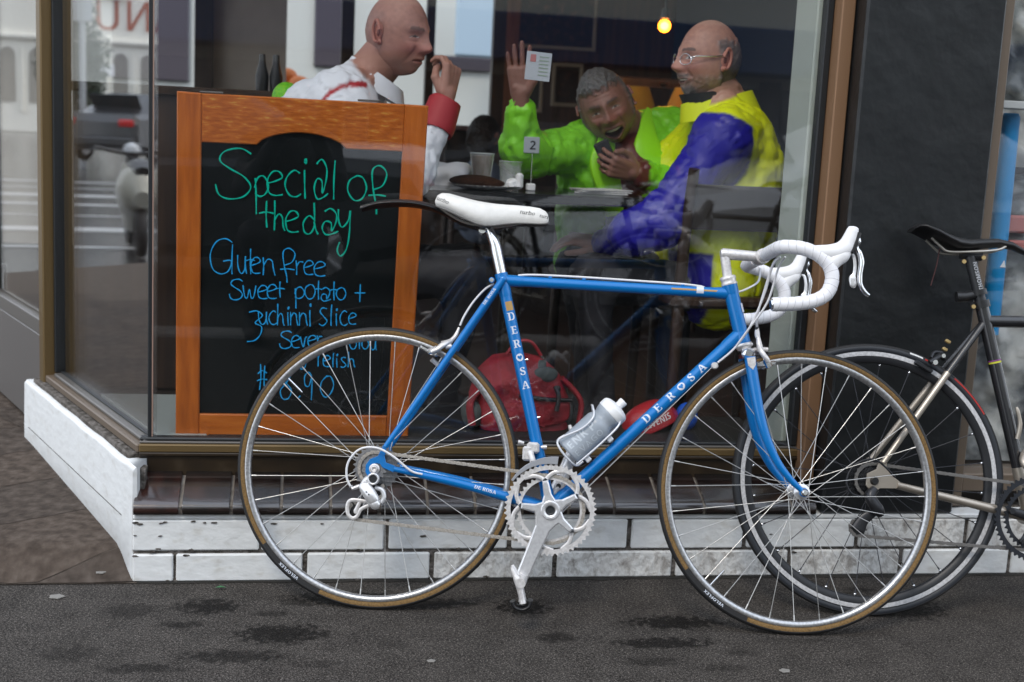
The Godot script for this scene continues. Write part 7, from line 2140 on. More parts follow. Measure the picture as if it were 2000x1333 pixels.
# a head: own axes, y up, z out of the face, 0.236 tall. o: skin, hair, hair_fn, beard_fn, mouth ("closed", "smile", "laugh"), squint
func head_mesh(o: Dictionary) -> MB:
	var m := MB.new()
	m.colored = true
	var NA := 132
	var NE := 124
	var skin: Color = o.skin
	var mouth: String = o.mouth
	var nz := FastNoiseLite.new()
	nz.seed = 3; nz.frequency = 55.0; nz.fractal_octaves = 3
	var rs := []
	var cols := []
	for i in NE + 1:
		var el := -PI / 2 + PI * (i / float(NE))
		el = clampf(el, -PI / 2 + 0.01, PI / 2 - 0.01)
		var ring := PackedVector3Array()
		for j in NA:
			var u := TAU * j / NA - PI
			var az := u - 0.55 * sin(u)
			var d := Vector3(sin(az) * cos(el), sin(el), cos(az) * cos(el))
			var p := d / sqrt(pow(d.x / 0.0765, 2) + pow(d.y / 0.118, 2) + pow(d.z / 0.0985, 2))
			var t := clampf(-p.y / 0.118, 0.0, 1.0)
			p.x *= 1.0 - 0.20 * pow(t, 1.5)
			if p.z < 0: p.z *= 1.0 - 0.28 * pow(t, 1.2)
			else: p.z *= 1.0 + 0.10 * smoothstep(0.2, 0.9, t)
			var s := Vector3(absf(p.x), p.y, p.z)
			var out := d
			if p.z > -0.01:
				var f := Vector3(0, 0, 1)
				p += f * (0.006 * _g(s, Vector3(0.027, 0.024, 0.088), Vector3(0.019, 0.008, 0.03)))
				p -= f * (0.0125 * _g(s, Vector3(0.031, 0.004, 0.085), Vector3(0.015, 0.0105, 0.035)))
				p += f * (0.0055 * _g(s, Vector3(0.031, 0.003, 0.082), Vector3(0.0105, 0.0065, 0.03)))
				p += f * (0.0135 * _g(s, Vector3(0, 0.0, 0.092), Vector3(0.0075, 0.020, 0.04)))
				p += f * (0.0225 * _g(s, Vector3(0, -0.026, 0.095), Vector3(0.0105, 0.0115, 0.04)))
				p += f * (0.0095 * _g(s, Vector3(0.0125, -0.031, 0.09), Vector3(0.0062, 0.0062, 0.04)))
				p += f * (0.0065 * _g(s, Vector3(0, -0.06, 0.09), Vector3(0.024, 0.016, 0.04)))
				p += Vector3(0, -0.25, 1) * (0.013 * _g(s, Vector3(0, -0.098, 0.07), Vector3(0.019, 0.015, 0.04)))
				p += out * (0.008 * _g(s, Vector3(0.058, -0.062, 0.02), Vector3(0.018, 0.022, 0.03)))
				var ck := 0.0085 if mouth != "closed" else 0.005
				p += Vector3(signf(p.x) * 0.35, 0, 1) * (ck * _g(s, Vector3(0.040, -0.026, 0.072), Vector3(0.016, 0.014, 0.03)))
				p -= f * (0.0011 * maxf(0.0, sin(p.y * 620.0 + 6.0 * s.x * s.x * 90.0)) * smoothstep(0.036, 0.046, p.y) * smoothstep(0.078, 0.062, p.y) * smoothstep(0.055, 0.03, s.x))
				p -= out * (0.0012 * maxf(0.0, sin((p.y - 0.35 * s.x) * 900.0)) * _g(s, Vector3(0.054, 0.004, 0.065), Vector3(0.007, 0.014, 0.03)))
				p -= f * (0.0060 * _g(s, Vector3(0.030 + maxf(0.0, -0.035 - s.y) * 0.25, -0.046, 0.085), Vector3(0.0038, 0.015, 0.04)))
				p -= f * (0.0035 * _g(s, Vector3(0.031, -0.0105, 0.085), Vector3(0.012, 0.0022, 0.04)))
				var my := -0.063 + (0.16 if mouth != "closed" else -0.02) * maxf(0.0, s.x - 0.006) * 1.6
				if mouth == "closed":
					p += f * (0.0045 * _g(s, Vector3(0, -0.0575, 0.09), Vector3(0.016, 0.0042, 0.04)))
					p += f * (0.0055 * _g(s, Vector3(0, -0.0700, 0.09), Vector3(0.014, 0.0048, 0.04)))
					p -= f * (0.0055 * exp(-0.5 * pow((s.y - my) / 0.0019, 2)) * smoothstep(0.028, 0.020, s.x))
				else:
					var open := 0.0055 if mouth == "smile" else 0.0135
					var half := 0.026 if mouth == "smile" else 0.029
					var cy := my - (0.002 if mouth == "smile" else 0.009)
					var q := pow(s.x / half, 2) + pow((s.y - cy) / open, 2)
					p -= f * (0.016 * smoothstep(1.15, 0.55, q))
					p += f * (0.004 * exp(-pow((sqrt(q) - 1.25) / 0.28, 2)))
			var c := skin
			var mott := nz.get_noise_3d(p.x, p.y, p.z)
			c = c * (1.0 + 0.20 * mott)
			if p.z > 0.0 and p.y < -0.035: c = c.lerp(Color(c.r * 0.80, c.g * 0.84, c.b * 0.90), 0.5 * smoothstep(0.0, 0.3, mott + 0.15))
			if p.z > 0.0:
				var red := 0.55 * _g(s, Vector3(0.038, -0.028, 0.075), Vector3(0.018, 0.016, 0.04)) + 0.6 * _g(s, Vector3(0, -0.028, 0.11), Vector3(0.014, 0.012, 0.03))
				c = c.lerp(Color(skin.r * 1.08, skin.g * 0.72, skin.b * 0.70), clampf(red, 0, 1))
				# lips, brows, eyes, mouth
				var my2 := -0.063 + (0.16 if mouth != "closed" else -0.02) * maxf(0.0, s.x - 0.006) * 1.6
				if mouth == "closed":
					if absf(s.y - my2) < 0.0085 * (1.0 - pow(s.x / 0.026, 2)): c = c.lerp(Color(skin.r * 0.82, skin.g * 0.46, skin.b * 0.44), 0.75)
					if absf(s.y - my2) < 0.0014 and s.x < 0.024: c = Color(0.03, 0.012, 0.010)
				else:
					var open2 := 0.0055 if mouth == "smile" else 0.0135
					var half2 := 0.026 if mouth == "smile" else 0.029
					var cy2 := my2 - (0.002 if mouth == "smile" else 0.009)
					var q2 := pow(s.x / half2, 2) + pow((s.y - cy2) / open2, 2)
					if q2 < 1.0: c = Color(0.025, 0.008, 0.007)
					elif q2 < 1.9: c = c.lerp(Color(skin.r * 0.8, skin.g * 0.45, skin.b * 0.43), 0.6)
				var by := 0.0235 + 0.004 * cos((s.x - 0.03) * 60.0)
				if s.x > 0.012 and s.x < 0.048 and absf(s.y - by) < 0.0042: c = c.lerp(o.brow, 0.75)
				var ey := 0.0035 - 20.0 * pow(s.x - 0.031, 2)
				var eh: float = o.eye
				if absf(s.x - 0.031) < 0.0135:
					var w := eh * (1.0 - pow((s.x - 0.031) / 0.0135, 2))
					if absf(s.y - ey) < w:
						c = Color(0.42, 0.40, 0.38)
						if absf(s.x - 0.031 - o.gaze) < 0.0048: c = Color(0.03, 0.025, 0.02)
					elif s.y > ey and s.y < ey + w + 0.0024: c = c.lerp(Color(0.035, 0.02, 0.015), 0.8)
			var hm: float = (o.hair_fn as Callable).call(p, s, mott)
			if hm > 0.0:
				var hc: Color = o.hair
				c = c.lerp(hc * (1.0 + 0.45 * mott), clampf(hm, 0, 1))
				p += d * (o.hair_lift * clampf(hm, 0, 1) * (1.0 + 0.6 * mott))
			var bm: float = (o.beard_fn as Callable).call(p, s, mott)
			if bm > 0.0:
				c = c.lerp((o.beard as Color) * (1.0 + 0.5 * mott), clampf(bm, 0, 1))
				p += d * (0.0035 * clampf(bm, 0, 1) * (1.0 + mott))
			ring.push_back(p)
			cols.push_back(c)
		rs.push_back(ring)
	m.rings(rs, true, true)
	for i in cols.size(): m.c[i] = cols[i]
	for i in range(cols.size(), m.c.size()): m.c[i] = skin
	return m

func ear_mesh(skin: Color, side: float) -> MB:
	var m := MB.new()
	m.colored = true
	m.col = Color(skin.r * 1.05, skin.g * 0.82, skin.b * 0.8)
	var rim := []
	for i in 15:
		var a := lerpf(-2.3, 2.6, i / 14.0)
		rim.push_back(Vector3((0.078 + 0.010 * (1.0 - cos(a) * 0.5)) * side, 0.002 + sin(a + 0.25) * 0.030 - (0.004 if i > 11 else 0.0), -0.012 - cos(a) * 0.0155))
	m.tube(rim, smooth_vals([0.0042, 0.0050, 0.0048], 7), 10)
	m.ball(Vector3(0.0775 * side, 0.0, -0.010), Vector3(0.006, 0.026, 0.0145), 14, 10)
	m.ball(Vector3(0.079 * side, -0.027, -0.004), Vector3(0.0055, 0.009, 0.0075), 12, 8)
	m.col = Color(skin.r * 0.5, skin.g * 0.32, skin.b * 0.3)
	m.ball(Vector3(0.0815 * side, -0.002, -0.008), Vector3(0.0042, 0.011, 0.0065), 12, 8)
	return m

# five separate fingers round a palm; own axes: y to the fingertips, z out of the palm, thumb towards +x * side
func hand_prims(t: Transform3D, side: float, curl: Array, thumb: Array, spread := 1.0) -> Array:
	var pr := []
	var P := func(x, y, z): return t * Vector3(x * side, y, z)
	pr.push_back([P.call(0, -0.035, 0), P.call(0, 0.012, 0), 0.024, 0.026, 0])
	for q in [[0.024, 0.026], [0.008, 0.024], [-0.009, 0.023], [-0.024, 0.021]]:
		pr.push_back([P.call(q[0] * 0.55, 0.012, 0.0), P.call(q[0] * 1.05, 0.084, 0.002), 0.0175, 0.0125, 0])
	pr.push_back([P.call(0.012, 0.02, 0.008), P.call(-0.012, 0.03, 0.008), 0.016, 0.014, 0])
	var bx := [0.028, 0.0095, -0.0095, -0.027]
	var ln := [0.070, 0.079, 0.073, 0.057]
	var rd := [0.0080, 0.0082, 0.0077, 0.0068]
	for k in 4:
		var base := Vector3(bx[k], 0.085 - 0.004 * absf(k - 1.2), 0.002)
		var ang := 0.0
		var splay := bx[k] * 3.6 * spread as float
		var p := base
		for j in 3:
			ang += curl[k] * [0.9, 1.15, 0.75][j]
			var l: float = ln[k] * [0.46, 0.30, 0.24][j]
			var dir := Vector3(sin(splay) * cos(ang), cos(splay) * cos(ang), sin(ang))
			var e: Vector3 = p + dir * l
			pr.push_back([P.call(p.x, p.y, p.z), P.call(e.x, e.y, e.z), rd[k] * (1.0 - 0.07 * j), rd[k] * (0.94 - 0.08 * j), 0])
			p = e
	for j in thumb.size() - 1:
		var a: Vector3 = thumb[j]
		var b: Vector3 = thumb[j + 1]
		pr.push_back([P.call(a.x, a.y, a.z), P.call(b.x, b.y, b.z), [0.016, 0.0115, 0.0098][j], [0.0115, 0.0098, 0.0085][j], 0])
	return pr

func hand_part(o: Node3D, t: Transform3D, side: float, curl: Array, thumb: Array, skin: Color, spread := 1.0) -> void:
	var inv := o.transform.affine_inverse()
	var m := flesh(hand_prims(inv * t, side, curl, thumb, spread), 0.0038, 0.0035, func(p, i, n): return skin)
	part("hand", m, skin_mat(), o)

func skin_mat() -> StandardMaterial3D:
	var m := M("skin", 1, 1, 1, 0.52)
	m.vertex_color_use_as_albedo = true
	m.subsurf_scatter_enabled = true
	m.subsurf_scatter_strength = 0.06
	if not m.heightmap_enabled:
		m.heightmap_enabled = true; m.heightmap_scale = 0.06; m.uv1_triplanar = true; m.uv1_scale = Vector3.ONE * 7.0
		m.heightmap_texture = noise_tex(0.06, [], 77, 512, 4)
	return m

func cloth_mat(key: String, rough := 0.6) -> StandardMaterial3D:
	var m := M(key, 1, 1, 1, rough)
	m.vertex_color_use_as_albedo = true
	return m

func head_on(o: Node3D, t: Transform3D, d: Dictionary) -> MeshInstance3D:
	var h := part("head", head_mesh(d), skin_mat(), o, t)
	for s in [-1.0, 1.0]: part("ear", ear_mesh(d.skin, s), skin_mat(), h)
	if d.mouth != "closed":
		var m := MB.new()
		var pts := []
		var w: float = 0.0205 if d.mouth == "smile" else 0.0235
		for i in 9:
			var x: float = lerpf(-w, w, i / 8.0)
			pts.push_back(Vector3(x, (-0.0615 if d.mouth == "smile" else -0.0625) + 0.16 * maxf(0.0, absf(x) - 0.006) * 1.2, 0.0905 - 26.0 * x * x))
		m.tube(pts, 0.0042, 8, true, 0.6, Vector3.BACK)
		part("teeth", m, M("teeth", 0.55, 0.5, 0.40, 0.3), h)
	return h

func face_t(at: Vector3, fwd: Vector3, up: Vector3) -> Transform3D:
	var z := fwd.normalized()
	var x := up.cross(z).normalized()
	return Transform3D(Basis(x, z.cross(x), z), at)

func people() -> void:
	var none := func(_p, _s, _n): return 0.0
	# --- the man in the yellow and purple jacket, in profile
	var o := thing("person", "seated man with glasses and grey beard in yellow and purple cycling jacket, facing left", "person", Transform3D(Basis(), Vector3(1.28, 0.22, -0.76)))
	var inv := o.transform.affine_inverse()
	var Y := Color(0.74, 0.84, 0.006)
	var PU := Color(0.014, 0.011, 0.29)
	var SK := Color(0.42, 0.225, 0.165)
	var DK := Color(0.012, 0.013, 0.018)
	var L := func(x, y, z): return inv * Vector3(x, y, z)
	var pr := [
		[L.call(1.285, 1.20, -0.76), L.call(1.235, 1.30, -0.745), 0.066, 0.060, 3],
		[L.call(1.285, 1.195, -0.77), L.call(1.262, 1.232, -0.76), 0.096, 0.088, 0],
		[L.call(1.30, 1.155, -0.66), L.call(1.30, 1.155, -0.92), 0.092, 0.085, 0],
		[L.call(1.315, 1.06, -0.70), L.call(1.315, 1.06, -0.88), 0.142, 0.135, 0],
		[L.call(1.305, 0.93, -0.72), L.call(1.305, 0.93, -0.86), 0.160, 0.155, 0],
		[L.call(1.285, 0.80, -0.70), L.call(1.285, 0.80, -0.88), 0.160, 0.155, 0],
		[L.call(1.28, 0.69, -0.68), L.call(1.28, 0.69, -0.90), 0.135, 0.13, 0],
		[L.call(1.235, 1.145, -0.60), L.call(1.225, 1.14, -0.585), 0.088, 0.088, 1],
		[L.call(1.225, 1.13, -0.585), L.call(1.04, 0.885, -0.555), 0.080, 0.066, 1],
		[L.call(1.04, 0.885, -0.555), L.call(0.975, 0.855, -0.58), 0.066, 0.060, 1],
		[L.call(0.975, 0.855, -0.58), L.call(0.93, 0.80, -0.78), 0.057, 0.042, 1],
		[L.call(1.27, 1.13, -0.95), L.call(1.06, 0.95, -1.02), 0.076, 0.060, 1],
		[L.call(1.06, 0.95, -1.02), L.call(1.0, 0.80, -0.93), 0.055, 0.042, 1]]
	var paint := func(p: Vector3, i: int, _n: Vector3) -> Color:
		var w: Vector3 = o.transform * p
		var nk := smoothstep(-0.004, 0.004, (w - Vector3(1.262, 1.258, -0.755)).dot(Vector3(-0.35, 0.93, 0.0)) if i != 1 else -1.0)
		if nk >= 1.0: return SK
		# purple panel down the outside of the sleeve, yellow over shoulder and seams
		var t := clampf((w - Vector3(1.235, 1.145, -0.60)).dot(Vector3(-0.195, -0.26, 0.045)) / 0.1077, 0.0, 1.0)
		var d := w.distance_to(Vector3(1.235, 1.145, -0.60) + Vector3(-0.195, -0.26, 0.045) * t) - lerpf(0.088, 0.068, t)
		var e := minf(0.030 - d, minf(1.213 - 0.40 * maxf(0.0, w.x - 1.21) - w.y, 1.298 - w.x))
		e = minf(e, (w.z + 0.72) * 2.0)
		if i == 1 and w.x < 1.06: e = 0.02
		var e2 := minf(0.80 - w.y, minf(1.215 - w.x, w.z + 0.72))
		return Y.lerp(PU, smoothstep(-0.004, 0.004, maxf(e, e2))).lerp(SK, nk)
	part("body", flesh(pr, 0.0105, 0.05, paint, 0.0048, 9.0, [0, 1]), cloth_mat("jacket_cloth", 0.45), o)
	# stand-up collar
	var cl := MB.new()
	var rs := []
	for i in 5:
		var u := i / 4.0
		var ring := PackedVector3Array()
		for k in 28:
			var a := TAU * k / 28
			var r := lerpf(0.112, 0.098, u) * (1.0 + 0.22 * maxf(0.0, cos(a)))
			ring.push_back(L.call(1.258 - 0.016 * u + cos(a) * r, 1.205 + u * 0.058 + cos(a) * 0.026 + 0.003 * sin(a * 3), -0.757 + sin(a) * r * 0.86))
		rs.push_back(ring)
	cl.rings(rs, true, false)
	var sc := MB.new()
	var sr := []
	for i in 4:
		var ring := PackedVector3Array()
		for k in 24:
			var a := TAU * k / 24
			ring.push_back(L.call(1.238 - 0.012 * i + cos(a) * (0.076 - 0.003 * i), 1.225 + i * 0.017 + cos(a) * 0.012, -0.752 + sin(a) * 0.074))
		sr.push_back(ring)
	sc.rings(sr, true, false)
	part("neck_warmer", sc, M("neck_black", 0.012, 0.013, 0.018, 0.7), o)
	part("collar", cl, M("jacket_yellow", 0.74, 0.84, 0.006, 0.45), o)
	seat_half(o, Vector3(1.28, 0.68, -0.78), Vector3(-1, 0, -0.05), DK)
	var hair_side := func(p: Vector3, s: Vector3, n: float) -> float:
		var top := 0.058 + 0.02 * n
		var m := smoothstep(0.012, -0.006, p.z - 0.25 * maxf(0.0, p.y)) * smoothstep(top + 0.012, top - 0.016, p.y) * smoothstep(-0.088, -0.06, p.y)
		return m * smoothstep(0.05, 0.066, s.x + maxf(0.0, -p.z) * 1.2) * 0.85
	var beard := func(p: Vector3, s: Vector3, n: float) -> float:
		var jaw := smoothstep(-0.038, -0.055, p.y + 0.0 * s.x) * smoothstep(-0.03, 0.0, p.z) * (0.55 + n * 0.4)
		var gt := smoothstep(0.038, 0.026, s.x) * smoothstep(-0.040, -0.047, p.y) * smoothstep(0.03, 0.06, p.z)
		var lips := _g(s, Vector3(0, -0.065, 0.09), Vector3(0.021, 0.0095, 0.05))
		return clampf(maxf(jaw * 0.75, gt) - lips * 1.1, 0.0, 0.95)
	var h := head_on(o, inv * face_t(Vector3(1.215, 1.372, -0.735), Vector3(-1.0, -0.02, 0.20), Vector3(0.06, 1, 0)), {"skin": SK, "hair": Color(0.13, 0.125, 0.12), "hair_fn": hair_side, "hair_lift": 0.004, "beard": Color(0.16, 0.15, 0.145), "beard_fn": beard, "brow": Color(0.05, 0.04, 0.035), "mouth": "smile", "eye": 0.0035, "gaze": 0.0})
	var gm := MB.new()
	for s in [-1.0, 1.0]:
		var lens := []
		for k in 25:
			var a := TAU * k / 24
			lens.push_back(Vector3((0.033 + cos(a) * 0.0235) * s, -0.004 + sin(a) * 0.016 - 0.002 * cos(a * 2), 0.104 - 4.0 * pow(0.033 + cos(a) * 0.0235, 2)))
		gm.tube(lens, 0.0017, 6, false)
		gm.tube(smooth_path([Vector3(0.0565 * s, 0.002, 0.092), Vector3(0.066 * s, 0.006, 0.082), Vector3(0.079 * s, 0.008, 0.03), Vector3(0.084 * s, 0.012, -0.012)], 4), 0.0021, 8)
	gm.tube([Vector3(-0.010, 0.001, 0.1045), Vector3(0, 0.004, 0.108), Vector3(0.010, 0.001, 0.1045)], 0.0012, 6)
	part("spectacles", gm, mats["chrome"], h)
	hand_part(o, Transform3D(Basis(Vector3(0.1, 0.3, -0.95).normalized(), Vector3(-0.85, 0.2, -0.3).normalized(), Vector3(0, -1, 0)).orthonormalized(), Vector3(0.925, 0.80, -0.81)), -1.0, [0.35, 0.4, 0.45, 0.5], [Vector3(0.02, 0.01, 0.01), Vector3(0.04, 0.045, 0.02), Vector3(0.042, 0.075, 0.03), Vector3(0.038, 0.098, 0.038)], SK)

	# --- the laughing man who waves
	o = thing("person", "laughing grey haired man in lime green jacket waving his raised hand", "person", Transform3D(Basis(), Vector3(1.06, 0.22, -1.10)))
	inv = o.transform.affine_inverse()
	var G := Color(0.19, 0.60, 0.008)
	var SH := Color(0.10, 0.012, 0.010)
	var SK2 := Color(0.215, 0.098, 0.070)
	pr = [
		[L_(inv, 1.055, 1.14, -1.06), L_(inv, 1.0, 1.20, -1.0), 0.062, 0.058, 3],
		[L_(inv, 0.92, 1.085, -1.06), L_(inv, 1.21, 1.15, -1.10), 0.090, 0.090, 0],
		[L_(inv, 0.97, 1.00, -1.07), L_(inv, 1.16, 1.02, -1.10), 0.135, 0.13, 0],
		[L_(inv, 0.99, 0.86, -1.11), L_(inv, 1.14, 0.86, -1.12), 0.145, 0.14, 0],
		[L_(inv, 1.0, 0.72, -1.14), L_(inv, 1.14, 0.72, -1.14), 0.145, 0.14, 0],
		[L_(inv, 0.905, 1.085, -1.03), L_(inv, 0.70, 1.06, -0.90), 0.078, 0.064, 0],
		[L_(inv, 0.70, 1.06, -0.90), L_(inv, 0.672, 1.085, -0.86), 0.064, 0.060, 0],
		[L_(inv, 0.672, 1.085, -0.86), L_(inv, 0.660, 1.190, -0.825), 0.058, 0.046, 0],
		[L_(inv, 1.215, 1.12, -1.10), L_(inv, 1.235, 0.98, -0.97), 0.078, 0.064, 0],
		[L_(inv, 1.235, 0.98, -0.97), L_(inv, 1.07, 1.015, -0.885), 0.054, 0.042, 0],
		[L_(inv, 1.05, 1.06, -0.985), L_(inv, 1.06, 0.93, -0.985), 0.07, 0.07, 2]]
	var o2 := o
	var paint2 := func(p: Vector3, i: int, _n: Vector3) -> Color:
		var w: Vector3 = o2.transform * p
		if i == 2: return SH
		if i != 1 and w.x > 0.93 and w.x < 1.12 and (w - Vector3(1.04, 1.165, -1.035)).dot(Vector3(-0.6, 0.62, 0.5)) > 0.0: return SK2
		if absf(w.x - 1.045 - (1.1 - w.y) * 0.1) < 0.035 and w.z > -1.03 and w.y > 0.95: return SH
		return G
	part("body", flesh(pr, 0.0105, 0.04, paint2, 0.0060, 9.0, [0]), cloth_mat("jacket_cloth", 0.45), o)
	# open jacket fronts and collar, thin folded cloth
	var lap := MB.new()
	for q in [[[1.125, 1.225, -1.055], [1.105, 1.165, -0.985], [1.098, 1.09, -0.935], [1.105, 1.0, -0.92], [1.12, 0.92, -0.93]], [[0.985, 1.20, -1.0], [0.965, 1.12, -0.955], [0.955, 1.04, -0.925], [0.985, 0.95, -0.925], [1.0, 0.88, -0.93]]]:
		var pts := []
		for e in q: pts.push_back(L_(inv, e[0], e[1], e[2]))
		lap.tube(smooth_path(pts, 5), smooth_vals([0.010, 0.030, 0.052, 0.046, 0.03], 5), 12, true, 0.25, Vector3(0.15, 0.1, 1))
	part("lapel", lap, M("jacket_lime", 0.30, 0.76, 0.010, 0.45), o)
	seat_half(o, Vector3(1.07, 0.66, -1.12), Vector3(-0.1, 0, 1), DK)
	var short_hair := func(p: Vector3, s: Vector3, n: float) -> float:
		var line := 0.066 + 0.012 * n - 0.10 * maxf(0.0, s.x - 0.035) * 2.0
		var front := smoothstep(line - 0.006, line + 0.008, p.y)
		var side := smoothstep(0.030, 0.012, p.z) * smoothstep(-0.075, -0.045, p.y) * smoothstep(0.052, 0.064, s.x + maxf(0.0, -p.z))
		return maxf(front, side)
	head_on(o, inv * face_t(Vector3(0.958, 1.222, -0.965), Vector3(-0.22, -0.20, 1.0), Vector3(-0.52, 1, 0.1)), {"skin": SK2, "hair": Color(0.085, 0.082, 0.08), "hair_fn": short_hair, "hair_lift": 0.010, "beard": Color(0.1, 0.07, 0.06), "beard_fn": func(p, s, n): return 0.35 * smoothstep(-0.05, -0.08, p.y) * smoothstep(-0.02, 0.03, p.z), "brow": Color(0.05, 0.035, 0.028), "mouth": "laugh", "eye": 0.0026, "gaze": 0.0})
	hand_part(o, Transform3D(Basis(Vector3(0.97, 0.10, 0.2).normalized(), Vector3(-0.12, 0.99, 0.03).normalized(), Vector3(-0.2, -0.05, 0.97)).orthonormalized(), Vector3(0.655, 1.232, -0.812)), 1.0, [0.06, 0.03, 0.04, 0.08], [Vector3(0.018, 0.015, 0.006), Vector3(0.043, 0.048, 0.014), Vector3(0.058, 0.076, 0.016), Vector3(0.068, 0.098, 0.016)], SK2)
	hand_part(o, Transform3D(Basis(Vector3(0.25, 0.80, 0.30).normalized(), Vector3(-0.85, 0.30, 0.28).normalized(), Vector3(0.3, -0.3, -0.9)).orthonormalized(), Vector3(1.045, 1.020, -0.872)), 1.0, [0.55, 0.62, 0.66, 0.7], [Vector3(0.02, 0.012, 0.008), Vector3(0.045, 0.04, 0.016), Vector3(0.052, 0.07, 0.012), Vector3(0.046, 0.094, 0.006)], SK2)
	var ph := MB.new(); ph.box(Transform3D(Basis(Vector3.BACK, 0.5), Vector3(0.945, 1.075, -0.878)), Vector3(0.05, 0.085, 0.014), 0.005)
	solo("mobile_phone", "dark mobile phone held by the laughing man", "phone", ph, mats["black_plastic"])

	# --- the man in the white jersey
	o = thing("person", "bald man in white jersey with red piping, fist raised, behind the menu board", "person", Transform3D(Basis(), Vector3(0.15, 0.22, -0.80)))
	inv = o.transform.affine_inverse()
	var Wt := Color(0.66, 0.69, 0.73)
	var RD := Color(0.33, 0.012, 0.02)
	var SK3 := Color(0.335, 0.165, 0.122)
	pr = [
		[L_(inv, 0.165, 1.235, -0.785), L_(inv, 0.242, 1.335, -0.755), 0.070, 0.066, 3],
		[L_(inv, 0.125, 1.20, -0.70), L_(inv, 0.155, 1.205, -0.90), 0.090, 0.088, 0],
		[L_(inv, 0.05, 1.13, -0.75), L_(inv, 0.07, 1.13, -0.88), 0.125, 0.12, 0],
		[L_(inv, 0.06, 1.02, -0.72), L_(inv, 0.08, 1.02, -0.88), 0.145, 0.14, 0],
		[L_(inv, 0.06, 0.88, -0.72), L_(inv, 0.06, 0.88, -0.88), 0.150, 0.145, 0],
		[L_(inv, 0.05, 0.72, -0.72), L_(inv, 0.05, 0.72, -0.88), 0.145, 0.14, 0],
		[L_(inv, 0.105, 1.175, -0.655), L_(inv, 0.12, 1.14, -0.615), 0.098, 0.088, 0],
		[L_(inv, 0.12, 1.14, -0.615), L_(inv, 0.275, 1.0, -0.555), 0.080, 0.062, 0],
		[L_(inv, 0.275, 1.0, -0.555), L_(inv, 0.315, 1.0, -0.56), 0.060, 0.056, 0],
		[L_(inv, 0.315, 1.0, -0.56), L_(inv, 0.392, 1.155, -0.612), 0.052, 0.038, 0],
		[L_(inv, 0.20, 1.14, -0.95), L_(inv, 0.36, 0.97, -0.98), 0.076, 0.058, 0],
		[L_(inv, 0.36, 0.97, -0.98), L_(inv, 0.50, 0.985, -0.88), 0.05, 0.04, 0]]
	var o3 := o
	var paint3 := func(p: Vector3, i: int, _n: Vector3) -> Color:
		var w: Vector3 = o3.transform * p
		var nk := smoothstep(-0.004, 0.004, (w - Vector3(0.192, 1.262, -0.775)).dot(Vector3(0.70, 0.71, 0.1)) if w.x < 0.32 else -1.0)
		# curved piping over the near shoulder
		var q := Vector2((w.x - 0.165) / 0.115, (w.y - 1.155) / 0.085)
		var e := 0.10 + 0.05 * q.x - absf(q.length() - 1.0)
		if w.z < -0.70 or q.x > 0.15 or q.y < -0.4: e = -1.0
		return Wt.lerp(RD, smoothstep(-0.03, 0.03, e)).lerp(SK3, nk)
	part("body", flesh(pr, 0.0105, 0.045, paint3, 0.0055, 8.0, [0]), cloth_mat("jersey_cloth", 0.6), o)
	cl = MB.new()
	rs = []
	for i in 5:
		var u := i / 4.0
		var ring := PackedVector3Array()
		for k in 28:
			var a := TAU * k / 28
			var r := lerpf(0.098, 0.077, u)
			ring.push_back(L_(inv, 0.205 + 0.014 * u + cos(a) * r, 1.225 + u * 0.052 - cos(a) * 0.048, -0.772 + sin(a) * r * 0.95))
		rs.push_back(ring)
	cl.rings(rs, true, false)
	part("collar", cl, M("jersey_white", 0.66, 0.69, 0.73, 0.6), o)
	var cu := MB.new()
	cu.tube([L_(inv, 0.376, 1.118, -0.600), L_(inv, 0.381, 1.132, -0.605), L_(inv, 0.405, 1.204, -0.624), L_(inv, 0.407, 1.208, -0.625)], [0.050, 0.0535, 0.0475, 0.040], 24)
	part("cuff", cu, M("cuff_red", 0.33, 0.012, 0.02, 0.6), o)
	seat_half(o, Vector3(0.11, 0.68, -0.80), Vector3(1, 0, 0.1), DK)
	var stubble := func(p: Vector3, s: Vector3, n: float) -> float:
		return 0.25 * smoothstep(0.01, -0.02, p.z) * smoothstep(0.075, 0.045, p.y) * smoothstep(-0.085, -0.06, p.y)
	head_on(o, inv * face_t(Vector3(0.268, 1.392, -0.735), Vector3(0.80, -0.14, 0.60), Vector3(0.02, 1, 0.05)), {"skin": SK3, "hair": Color(0.17, 0.13, 0.115), "hair_fn": stubble, "hair_lift": 0.0, "beard": Color(0.2, 0.12, 0.1), "beard_fn": none, "brow": Color(0.10, 0.06, 0.045), "mouth": "closed", "eye": 0.0016, "gaze": 0.002})
	hand_part(o, Transform3D(Basis(Vector3(-0.65, 0.25, 0.65).normalized(), Vector3(0.15, 0.98, -0.12).normalized(), Vector3(-0.7, 0.1, -0.7)).orthonormalized(), Vector3(0.408, 1.218, -0.628)), 1.0, [0.78, 0.88, 0.92, 0.95], [Vector3(0.016, 0.014, 0.010), Vector3(0.034, 0.046, 0.028), Vector3(0.026, 0.072, 0.038), Vector3(0.010, 0.086, 0.044)], SK3)
	# --- a blurred figure far back
	o = thing("person", "small distant person in a grey blue shirt by the rear counter", "person", Transform3D(Basis(), Vector3(1.01, 0.22, -4.1)))
	inv = Transform3D(Basis(), Vector3(-0.83, -0.35, 2.9))
